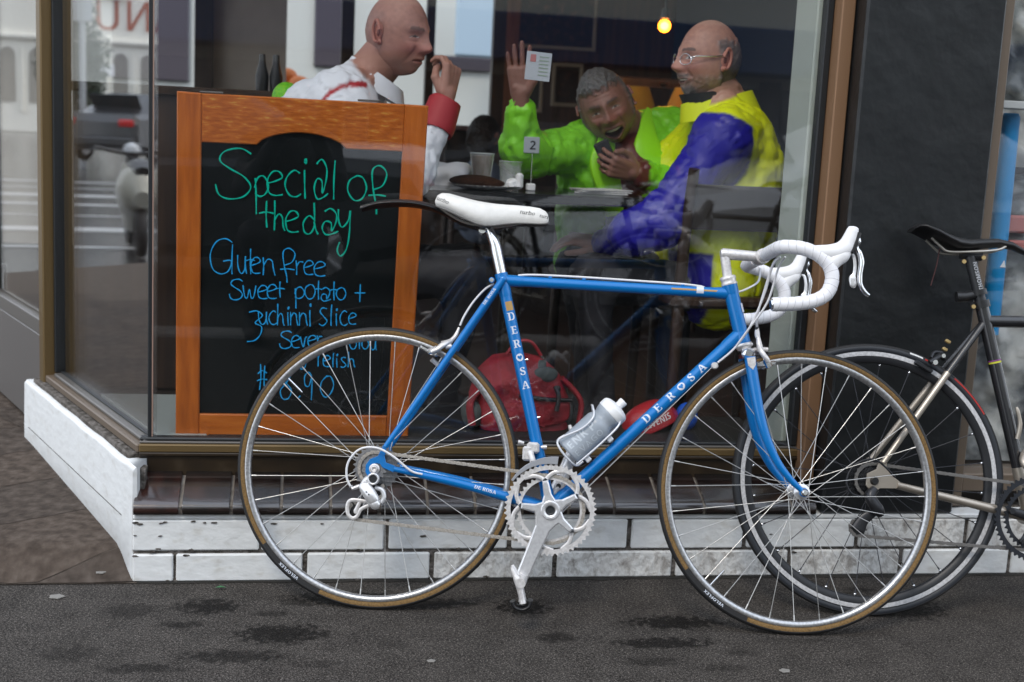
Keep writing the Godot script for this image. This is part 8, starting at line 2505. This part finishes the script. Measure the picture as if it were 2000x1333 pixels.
	pr = [[L_(inv, 0.80, 1.02, -2.9), L_(inv, 0.86, 1.02, -2.9), 0.07, 0.07, 0], [L_(inv, 0.74, 0.96, -2.9), L_(inv, 0.92, 0.96, -2.9), 0.075, 0.075, 0], [L_(inv, 0.83, 0.75, -2.9), L_(inv, 0.83, 0.92, -2.9), 0.13, 0.15, 0], [L_(inv, 0.72, 0.95, -2.88), L_(inv, 0.70, 0.75, -2.8), 0.06, 0.045, 0], [L_(inv, 0.94, 0.95, -2.88), L_(inv, 0.97, 0.75, -2.8), 0.06, 0.045, 0], [L_(inv, 0.83, 1.05, -2.9), L_(inv, 0.83, 1.10, -2.9), 0.045, 0.05, 1]]
	part("body", flesh(pr, 0.02, 0.05, func(p, i, n): return Color(0.16, 0.20, 0.28) if i == 0 else Color(0.3, 0.16, 0.12)), cloth_mat("shirt_cloth", 0.7), o)
	head_on(o, inv * face_t(Vector3(0.83, 1.215, -2.89), Vector3(-0.7, 0, 0.5), Vector3.UP), {"skin": Color(0.3, 0.16, 0.12), "hair": Color(0.02, 0.015, 0.012), "hair_fn": func(p, s, n): return 1.0, "hair_lift": 0.01, "beard": Color(0.1, 0.07, 0.06), "beard_fn": none, "brow": Color(0.03, 0.02, 0.02), "mouth": "closed", "eye": 0.003, "gaze": 0.0})
	seat_half(o, Vector3(1.01, 0.70, -4.1), Vector3(0.6, 0, -0.6), DK)
	# --- the photographer, who shows only as a dark shape in the pane
	o = thing("person", "crouching photographer in dark clothes, mirrored as a dark shape across the menu board", "person", Transform3D(Basis(), Vector3(-0.05, 0.0, 3.55)))
	inv = o.transform.affine_inverse()
	pr = [[L_(inv, -0.05, 0.55, 3.62), L_(inv, -0.05, 0.98, 3.45), 0.16, 0.17, 0], [L_(inv, -0.2, 1.0, 3.45), L_(inv, 0.1, 1.0, 3.45), 0.09, 0.09, 0], [L_(inv, -0.15, 0.52, 3.6), L_(inv, -0.22, 0.55, 3.22), 0.10, 0.075, 0], [L_(inv, -0.22, 0.55, 3.22), L_(inv, -0.22, 0.08, 3.35), 0.07, 0.05, 0], [L_(inv, 0.06, 0.52, 3.6), L_(inv, 0.05, 0.12, 3.25), 0.10, 0.075, 0], [L_(inv, 0.05, 0.10, 3.25), L_(inv, 0.04, 0.07, 3.7), 0.07, 0.05, 0], [L_(inv, -0.22, 0.045, 3.32), L_(inv, -0.22, 0.04, 3.17), 0.045, 0.04, 0], [L_(inv, -0.24, 0.99, 3.45), L_(inv, -0.28, 0.78, 3.30), 0.07, 0.055, 0], [L_(inv, -0.28, 0.78, 3.30), L_(inv, -0.09, 1.06, 3.19), 0.052, 0.04, 0], [L_(inv, 0.14, 0.99, 3.45), L_(inv, 0.20, 0.79, 3.30), 0.07, 0.055, 0], [L_(inv, 0.20, 0.79, 3.30), L_(inv, 0.08, 1.06, 3.19), 0.052, 0.04, 0], [L_(inv, -0.03, 1.02, 3.42), L_(inv, -0.01, 1.12, 3.38), 0.055, 0.055, 0]]
	part("body", flesh(pr, 0.018, 0.05, func(p, i, n): return DK, 0.004, 9.0), cloth_mat("dark_coat", 0.7), o)
	head_on(o, inv * face_t(Vector3(0.0, 1.205, 3.34), Vector3(0.1, -0.05, -1), Vector3.UP), {"skin": SK2, "hair": Color(0.02, 0.015, 0.012), "hair_fn": short_hair, "hair_lift": 0.012, "beard": Color(0.1, 0.07, 0.06), "beard_fn": none, "brow": Color(0.03, 0.02, 0.02), "mouth": "closed", "eye": 0.003, "gaze": 0.0})
	var cb := MB.new(); cb.bx(Vector3(0, 1.10, 3.185), Vector3(0.14, 0.05, 0.07), 0.008); cb.bx(Vector3(0, 1.07, 3.185), Vector3(0.14, 0.05, 0.05), 0.008)
	solo("camera_body", "black camera held by the mirrored photographer", "camera", cb, mats["black_plastic"])
	chair("dark chair whose slatted back stands behind the yellow jacket", Transform3D(Basis(Vector3.UP, 0.06), Vector3(1.275, 0.22, -0.715)), "cafe chairs")
	chair("dark chair under the man in the white jersey", Transform3D(Basis(Vector3.UP, -PI / 2), Vector3(0.06, 0.22, -0.80)), "cafe chairs")
	chair("dark chair under the laughing man", Transform3D(Basis(Vector3.UP, PI), Vector3(1.08, 0.22, -1.12)), "cafe chairs")
	chair("dark chair under the distant person in grey blue", Transform3D(Basis(Vector3.UP, PI), Vector3(1.01, 0.22, -4.12)), "cafe chairs")

func L_(inv: Transform3D, x: float, y: float, z: float) -> Vector3:
	return inv * Vector3(x, y, z)

# hips, thighs, shins and shoes of a sitter
func seat_half(o: Node3D, hip: Vector3, fwd: Vector3, c: Color) -> void:
	var inv := o.transform.affine_inverse()
	fwd = fwd.normalized()
	var side := fwd.cross(Vector3.UP)
	var pr := [[inv * (hip + side * 0.08 + Vector3(0, 0.02, 0)), inv * (hip - side * 0.08 + Vector3(0, 0.02, 0)), 0.115, 0.115, 0]]
	for s in [-1.0, 1.0]:
		var h: Vector3 = hip + side * 0.10 * s
		var kn: Vector3 = h + fwd * 0.40 + side * 0.03 * s + Vector3(0, 0.03, 0)
		var an := Vector3(kn.x, 0.31, kn.z) - fwd * 0.06
		pr.push_back([inv * h, inv * kn, 0.085, 0.062, 0])
		pr.push_back([inv * kn, inv * an, 0.058, 0.038, 0])
		pr.push_back([inv * (an - Vector3(0, 0.045, 0) - fwd * 0.03), inv * (an - Vector3(0, 0.052, 0) + fwd * 0.15), 0.038, 0.032, 0])
	part("trousers", flesh(pr, 0.02, 0.05, func(p, i, n): return c, 0.004, 9.0), cloth_mat("trouser_cloth", 0.7), o)
# ---------------------------------------------------------------- the street that the panes mirror and the yard behind
func car(label: String, t: Transform3D, paint: Material, group := "", boot: Material = null) -> void:
	# own axes: x forward, y up
	var o := thing("parked_car", label, "car", t, group)
	var side := Transform3D(Basis(), Vector3.ZERO)
	var glass := M("car_glass", 0.02, 0.024, 0.026, 0.05)
	var m := MB.new()
	m.prism(side, PackedVector2Array([Vector2(-2.18, 0.32), Vector2(-2.24, 0.55), Vector2(-2.22, 0.82), Vector2(-2.10, 0.98), Vector2(-1.45, 1.02), Vector2(0.85, 0.98), Vector2(1.55, 0.88), Vector2(2.05, 0.74), Vector2(2.20, 0.58), Vector2(2.16, 0.34), Vector2(1.75, 0.24), Vector2(-1.75, 0.24)]), -0.86, 0.86, 0.10)
	part("body", m, paint, o)
	m = MB.new()
	var rs := []
	for i in 7:
		var u := i / 6.0
		var hw := lerpf(0.80, 0.58, pow(u, 1.6))
		var y := lerpf(0.97, 1.44, u) - (0.03 * u * u)
		var xb := lerpf(-1.85, -0.95, pow(u, 0.8))
		var xf := lerpf(1.0, 0.05, pow(u, 0.85))
		var ring := PackedVector3Array()
		for k in 24:
			var a := TAU * k / 24
			var c := cos(a)
			var s := sin(a)
			ring.push_back(Vector3((xb + xf) / 2 + signf(c) * pow(absf(c), 0.35) * (xf - xb) / 2, y, signf(s) * pow(absf(s), 0.35) * hw))
		rs.push_back(ring)
	m.rings(rs); var cab := part("roof", m, paint, o)
	for s in [-1.0, 1.0]:
		for q in [[PackedVector2Array([Vector2(-0.30, 1.03), Vector2(0.66, 1.03), Vector2(0.22, 1.33), Vector2(-0.30, 1.36)])], [PackedVector2Array([Vector2(-1.45, 1.05), Vector2(-0.38, 1.03), Vector2(-0.38, 1.36), Vector2(-0.92, 1.34)])]]:
			m = MB.new(); m.prism(Transform3D(Basis(Vector3.RIGHT, -0.42 * s), Vector3(0, 0, 0.765 * s)) * Transform3D(Basis(), Vector3(0, -0.14, 0.30 * s)), q[0], -0.008, 0.008)
			part("window", m, glass, cab)
		for x in [-1.38, 1.36]:
			var w := MB.new(); w.lathe(Transform3D(), torus_profile(0.25, 0.075, 0, 360, 12), 32, true)
			var wp := part("wheel", w, mats["black_rubber"], o, Transform3D(Basis(), Vector3(x, 0.32, 0.80 * s)))
			w = MB.new(); w.tube([Vector3(0, 0, -0.05), Vector3(0, 0, 0.07 * s)], 0.20, 24)
			for k in 5:
				var a := TAU * k / 5
				w.tube([Vector3(0, 0, 0.075 * s), Vector3(cos(a), sin(a), 0) * 0.21 + Vector3(0, 0, 0.072 * s)], [0.05, 0.03], 8)
			part("rim", w, mats["worn_alloy"], wp)
		m = MB.new(); m.bx(Vector3(-2.17, 0.80, 0.62 * s), Vector3(0.14, 0.17, 0.34), 0.04); part("tail_light", m, M("tail_red", 0.5, 0.01, 0.01, 0.2), o)
		m = MB.new(); m.bx(Vector3(2.06, 0.70, 0.62 * s), Vector3(0.16, 0.13, 0.34), 0.05); part("headlight", m, M("lamp_clear", 0.6, 0.62, 0.64, 0.1), o)
		m = MB.new(); m.bx(Vector3(0.62, 1.0, 0.95 * s), Vector3(0.10, 0.12, 0.18), 0.04); part("wing_mirror", m, paint, o)
	m = MB.new(); m.box(Transform3D(Basis(Vector3.BACK, -0.56 + PI / 2), Vector3(0.56, 1.20, 0)), Vector3(0.44, 0.02, 1.16), 0.006); part("windscreen", m, glass, cab)
	m = MB.new(); m.box(Transform3D(Basis(Vector3.BACK, 0.60 + PI / 2), Vector3(-1.50, 1.20, 0)), Vector3(0.42, 0.02, 1.10), 0.006); part("rear_window", m, glass, cab)
	if boot:
		m = MB.new(); m.bx(Vector3(-1.86, 0.96, 0), Vector3(0.84, 0.30, 1.5), 0.10); part("boot_lid", m, boot, o)
	for x in [-2.22, 2.19]:
		m = MB.new(); m.bx(Vector3(x, 0.44, 0), Vector3(0.09, 0.20, 1.66), 0.04); part("bumper", m, paint, o)

func scooter() -> void:
	var o := thing("motor_scooter", "cream motor scooter with black saddle parked on the side street", "scooter", Transform3D(Basis(Vector3.UP, 2.2), Vector3(-6.17, -0.13, -7.05)))
	var cream := M("scooter_cream", 0.55, 0.53, 0.45, 0.3)
	var m := MB.new()
	m.tube(smooth_path([Vector3(-0.75, 0.52, 0), Vector3(-0.55, 0.60, 0), Vector3(-0.25, 0.55, 0), Vector3(0.0, 0.33, 0), Vector3(0.3, 0.27, 0), Vector3(0.42, 0.45, 0), Vector3(0.47, 0.78, 0)], 5), smooth_vals([0.07, 0.19, 0.20, 0.12, 0.09, 0.10, 0.09], 5), 16, true, 1.2)
	part("body", m, cream, o)
	m = MB.new(); m.tube(smooth_path([Vector3(-0.72, 0.76, 0), Vector3(-0.45, 0.80, 0), Vector3(-0.12, 0.74, 0)], 4), smooth_vals([0.07, 0.11, 0.09], 4), 14, true, 0.6); part("saddle", m, mats["black_plastic"], o)
	m = MB.new(); m.tube([Vector3(0.46, 0.76, 0), Vector3(0.42, 0.86, 0)], 0.06, 12); m.tube(smooth_path([Vector3(0.34, 0.93, -0.34), Vector3(0.42, 0.88, -0.1), Vector3(0.42, 0.88, 0.1), Vector3(0.34, 0.93, 0.34)], 4), 0.018, 8); part("handlebar", m, mats["black_plastic"], o)
	for x in [-0.55, 0.58]:
		m = MB.new(); m.lathe(Transform3D(), torus_profile(0.17, 0.055, 0, 360, 12), 28, true); m.tube([Vector3(0, 0, -0.03), Vector3(0, 0, 0.03)], 0.12, 20)
		part("wheel", m, mats["black_rubber"], o, Transform3D(Basis(), Vector3(x, 0.225, 0)))
	m = MB.new(); m.ball(Vector3(0.54, 0.90, 0), Vector3(0.07, 0.08, 0.08), 14, 10); part("headlight", m, mats["lamp_clear"] if mats.has("lamp_clear") else cream, o)

func facade(label: String, t: Transform3D, w: float, h: float, wall: Material, group := "") -> Node3D:
	var o := thing("street_building", label, "building", t, group)
	var m := MB.new(); m.bx(Vector3(0, h / 2, -3.0), Vector3(w, h, 6.0), 0.05)
	part("wall", m, wall, o)
	m = MB.new(); m.bx(Vector3(0, h + 0.15, -2.9), Vector3(w + 0.5, 0.35, 6.4), 0.05); part("cornice", m, wall, o)
	return o

func street() -> void:
	# across the road: cream upper storeys over a blue shop fascia
	var t := Transform3D(Basis(Vector3.UP, PI), Vector3(7, -0.13, 21))
	var o := facade("cream shop building with a long blue fascia across the street", t, 44, 10.5, mats["cream_wall"])
	var m := MB.new(); m.bx(Vector3(0, 2.95, 0.55), Vector3(43.6, 0.85, 1.1), 0.04); part("fascia", m, M("fascia_blue", 0.012, 0.045, 0.13, 0.5), o)
	for k in 11:
		var x := -20.0 + k * 4.0
		m = MB.new(); m.bx(Vector3(x, 1.25, 0.02), Vector3(3.5, 2.1, 0.12), 0.02); part("shop_window", m, M("shop_dark_glass", 0.016, 0.020, 0.024, 0.06), o)
		m = MB.new(); m.bx(Vector3(x + 2.0, 1.25, 0.06), Vector3(0.4, 2.4, 0.2), 0.02); part("pier", m, M("pier_dark", 0.09, 0.085, 0.08, 0.7), o)
		m = MB.new(); m.bx(Vector3(x, 6.2, 0.0), Vector3(1.3, 2.2, 0.08), 0.02); var wi := part("window", m, mats["shop_dark_glass"], o)
		m = MB.new(); m.bx(Vector3(x, 5.0, 0.08), Vector3(1.7, 0.14, 0.24), 0.02); part("sill", m, mats["cream_wall"], wi)
	# the arcaded corner building down the side street, mirrored by the splayed pane
	var dir := Vector3(-0.632, 0, -0.775)
	var cv := Vector3(1.77, 0, 2.31)
	var bt := Transform3D(face_t(Vector3.ZERO, -dir, Vector3.UP).basis, cv + dir * 70.0 + Vector3(0, -0.13, 0))
	o = facade("cream arcaded building with red lettering down the side street", bt, 30, 13, M("warm_cream", 0.86, 0.84, 0.76, 0.8))
	var grey := M("arch_shade", 0.30, 0.285, 0.25, 0.8)
	for k in 15:
		var x := -10.1 + k * 1.35
		var poly := PackedVector2Array([Vector2(-0.36, 0.0), Vector2(0.36, 0.0)])
		for i in 9:
			var a := PI * i / 8.0
			poly.push_back(Vector2(cos(a) * 0.36, 2.3 + sin(a) * 0.42))
		m = MB.new(); m.prism(Transform3D(Basis(), Vector3(x, 1.5, 0)), poly, -0.05, 0.05, 0.02)
		part("arched_window", m, grey, o)
		m = MB.new(); m.bx(Vector3(x + 0.67, 2.6, 0.06), Vector3(0.16, 3.2, 0.22), 0.03); part("pilaster", m, mats["warm_cream"], o)
	m = MB.new(); m.bx(Vector3(0, 4.75, 0.1), Vector3(30, 0.22, 0.4), 0.04); part("string_course", m, mats["warm_cream"], o)
	part("lettering", letters("ANUCR", 1.5, "Droid Sans", false), M("rust_red", 0.42, 0.12, 0.06, 0.7), o, Transform3D(Basis(), Vector3(-0.2, 6.1, 0.08)))
	m = MB.new(); m.bx(Vector3(0.3, 7.5, 0.25), Vector3(2.4, 1.3, 0.1), 0.02); m.bx(Vector3(0.0, 3.3, 0.4), Vector3(0.7, 0.6, 0.1), 0.1); var bd := part("sign_board", m, mats["white_plastic"], o)
	m = MB.new(); m.bx(Vector3(0.6, 7.6, 0.31), Vector3(1.3, 0.6, 0.03), 0.01); part("red_mark", m, M("sign_red", 0.55, 0.08, 0.05, 0.6), bd)
	# dark tree and pole left of it in the mirror
	var tr := thing("street_tree", "dark dense street tree mirrored beside the window post", "tree", Transform3D(Basis(), cv + Vector3(-0.6125, 0, -0.7905) * 46.0 + Vector3(0, -0.13, 0)))
	m = MB.new(); m.tube(smooth_path([Vector3(0, 0, 0), Vector3(0.1, 1.2, 0), Vector3(0, 2.6, 0.1)], 4), smooth_vals([0.22, 0.16, 0.1], 4), 10); part("trunk", m, mats["dark_wood"], tr)
	var rng := RandomNumberGenerator.new(); rng.seed = 11
	m = MB.new()
	for i in 5200:
		var p := Vector3(rng.randfn(), rng.randfn(), rng.randfn()).normalized() * pow(rng.randf(), 0.4)
		p = Vector3(p.x * 1.1, p.y * 2.4 + 2.9, p.z * 1.1) * (1.0 + 0.18 * sin(p.x * 5 + p.y * 4))
		var d := Vector3(rng.randfn(), rng.randfn(), rng.randfn()).normalized()
		var e := d.cross(Vector3(0.3, 0.8, 0.5)).normalized() * 0.09
		m.tri(p - e * 0.6, p + e * 0.6, p + d * 0.2, d.cross(e))
	part("crown", m, M("dark_leaf", 0.018, 0.034, 0.016, 0.6), tr)
	m = MB.new(); m.tube([Vector3.ZERO, Vector3(0, 6, 0)], [0.07, 0.05], 12); m.bx(Vector3(0.05, 3.5, 0.06), Vector3(0.5, 0.7, 0.03), 0.01)
	solo("sign_pole", "pale grey sign pole on the side street", "pole", m, M("pole_grey", 0.42, 0.44, 0.46, 0.5), Transform3D(bt.basis, cv + Vector3(-0.6185, 0, -0.7858) * 30.0 + Vector3(0, -0.13, 0)))
	# vehicles
	var black := M("car_black", 0.02, 0.022, 0.026, 0.12); black.clearcoat_enabled = true
	var silver := M("car_silver", 0.82, 0.83, 0.85, 0.2); silver.clearcoat_enabled = true
	car("black saloon with red tail lamp mirrored in the splayed pane", Transform3D(Basis(Vector3.UP, deg_to_rad(160.0)), cv + Vector3(-0.6565, 0, -0.7545) * 29.0 + Vector3(0, 0.10, 0)), black)
	car("white saloon parked at the kerb, mirrored right of the yellow jacket", Transform3D(Basis(Vector3.UP, PI), Vector3(3.6, -0.13, 5.0)), silver)
	car("dark saloon with pale boot lid, mirrored in the menu board's upper right corner", Transform3D(Basis(Vector3.UP, PI), Vector3(-1.25, -0.13, 7.0)), black, "", M("boot_pale", 0.72, 0.72, 0.72, 0.2))
	car("black saloon standing across the street before the blue fascia", Transform3D(Basis(Vector3.UP, PI), Vector3(3.2, -0.13, 15.5)), black)
	scooter()
	# painted lines on the road
	for q in [[9.4, 0.12], [9.75, 0.12], [12.2, 0.10]]:
		m = MB.new(); m.quad(Vector3(-30, -0.126, q[0]), Vector3(40, -0.126, q[0]), Vector3(40, -0.126, q[0] + q[1]), Vector3(-30, -0.126, q[0] + q[1]), Vector3.UP)
		struct("road_line", m, M("line_white", 0.42, 0.42, 0.41, 0.35))
	for k in 7:
		var a := cv + dir * (12.5 + k * 1.9)
		m = MB.new(); m.box(Transform3D(bt.basis, a + Vector3(0, -0.127, 0)), Vector3(9.0, 0.004, [0.2, 0.5, 0.14, 0.35, 0.6, 0.2, 0.4][k]))
		struct("crossing_stripe", m, mats["line_white"])
	# seen through the cafe's far windows
	t = Transform3D(Basis(), Vector3(3.2, -0.13, -15.0))
	o = facade("pale rendered building outside the cafe's far windows", t, 12.5, 11, M("pale_render", 0.58, 0.60, 0.57, 0.85))
	for q in [[-1.05, 2.15, 0.9, 0.2], [-2.8, 2.6, 0.5, 1.2], [1.0, 2.4, 1.2, 1.4], [-5.2, 2.4, 1.0, 1.4]]:
		m = MB.new(); m.bx(Vector3(q[0], q[1], 0.02), Vector3(q[2], q[3], 0.1), 0.02); part("window", m, M("mauve_glass", 0.075, 0.065, 0.08, 0.2), o)
	m = MB.new(); m.bx(Vector3(2.0, 2.6, 0.4), Vector3(0.75, 0.8, 0.12), 0.03)
	solo("pale_blue_sign", "pale blue sign outside beyond the raised fist", "sign", m, M("pale_blue", 0.42, 0.55, 0.66, 0.6), Transform3D(Basis(), Vector3(0.35, -0.13, -14.5)))
	m = MB.new()
	for k in 26:
		var a := rng.randf() * TAU
		var l := rng.randf_range(0.45, 0.85)
		var lift := rng.randf_range(0.25, 0.8)
		var path := []
		for i in 6:
			var u := i / 5.0
			path.push_back(Vector3(cos(a) * l * u, 1.25 + lift * u - 0.75 * u * u, sin(a) * l * u))
		m.tube(path, [0.012, 0.03, 0.034, 0.028, 0.018, 0.003], 5, true, 0.12)
	var py := thing("yucca_plant", "yellow green strappy plant outside the far window", "plant", Transform3D(Basis(), Vector3(0.2, -0.13, -8.6)))
	part("leaves", m, M("yucca_leaf", 0.20, 0.24, 0.03, 0.6), py)
	m = MB.new(); m.tube([Vector3.ZERO, Vector3(0.02, 1.3, 0)], [0.08, 0.06], 10); part("stem", m, mats["dark_wood"], py)
	m = MB.new()
	for k in 9:
		m.ball(Vector3(rng.randf_range(-0.16, 0.16), rng.randf_range(0.0, 0.5), rng.randf_range(-0.1, 0.1)), Vector3(0.09, 0.075, 0.09), 10, 7)
	var pot := thing("flower_tub", "orange flowers in a tub outside the far window's left edge", "flowers", Transform3D(Basis(), Vector3(-0.02, 0.0, -7.4)))
	part("blooms", m, M("orange_bloom", 0.62, 0.16, 0.02, 0.6), pot, Transform3D(Basis(), Vector3(0, 1.0, 0)))
	m = MB.new(); m.tube([Vector3(0, -0.13, 0), Vector3(0, 0.98, 0)], [0.18, 0.24], 18); part("tub", m, mats["black_plastic"], pot)
	# two more bicycles stand at the kerb behind the viewer and show in the panes
	var src := find_child("road_bicycle_001", false, false)
	for q in [[2.75, 3.25, 186.0, -6.0, "dark bicycle at the kerb, mirrored under the yellow jacket"], [0.9, 3.32, 4.0, 6.0, "dark bicycle at the kerb, mirrored in the menu board's right edge"]]:
		var c: Node3D = src.duplicate()
		c.name = numbered("road_bicycle")
		add_child(c)
		c.transform = bike_t(q[0], q[1], q[2], q[3])
		tag(c, q[4], "bicycle")
func _ready() -> void:
	view_and_light()
	surfaces()
	ground()
	cafe()
	blue_bicycle()
	water_bottle()
	black_bicycle()
	interior()
	people()
	street()
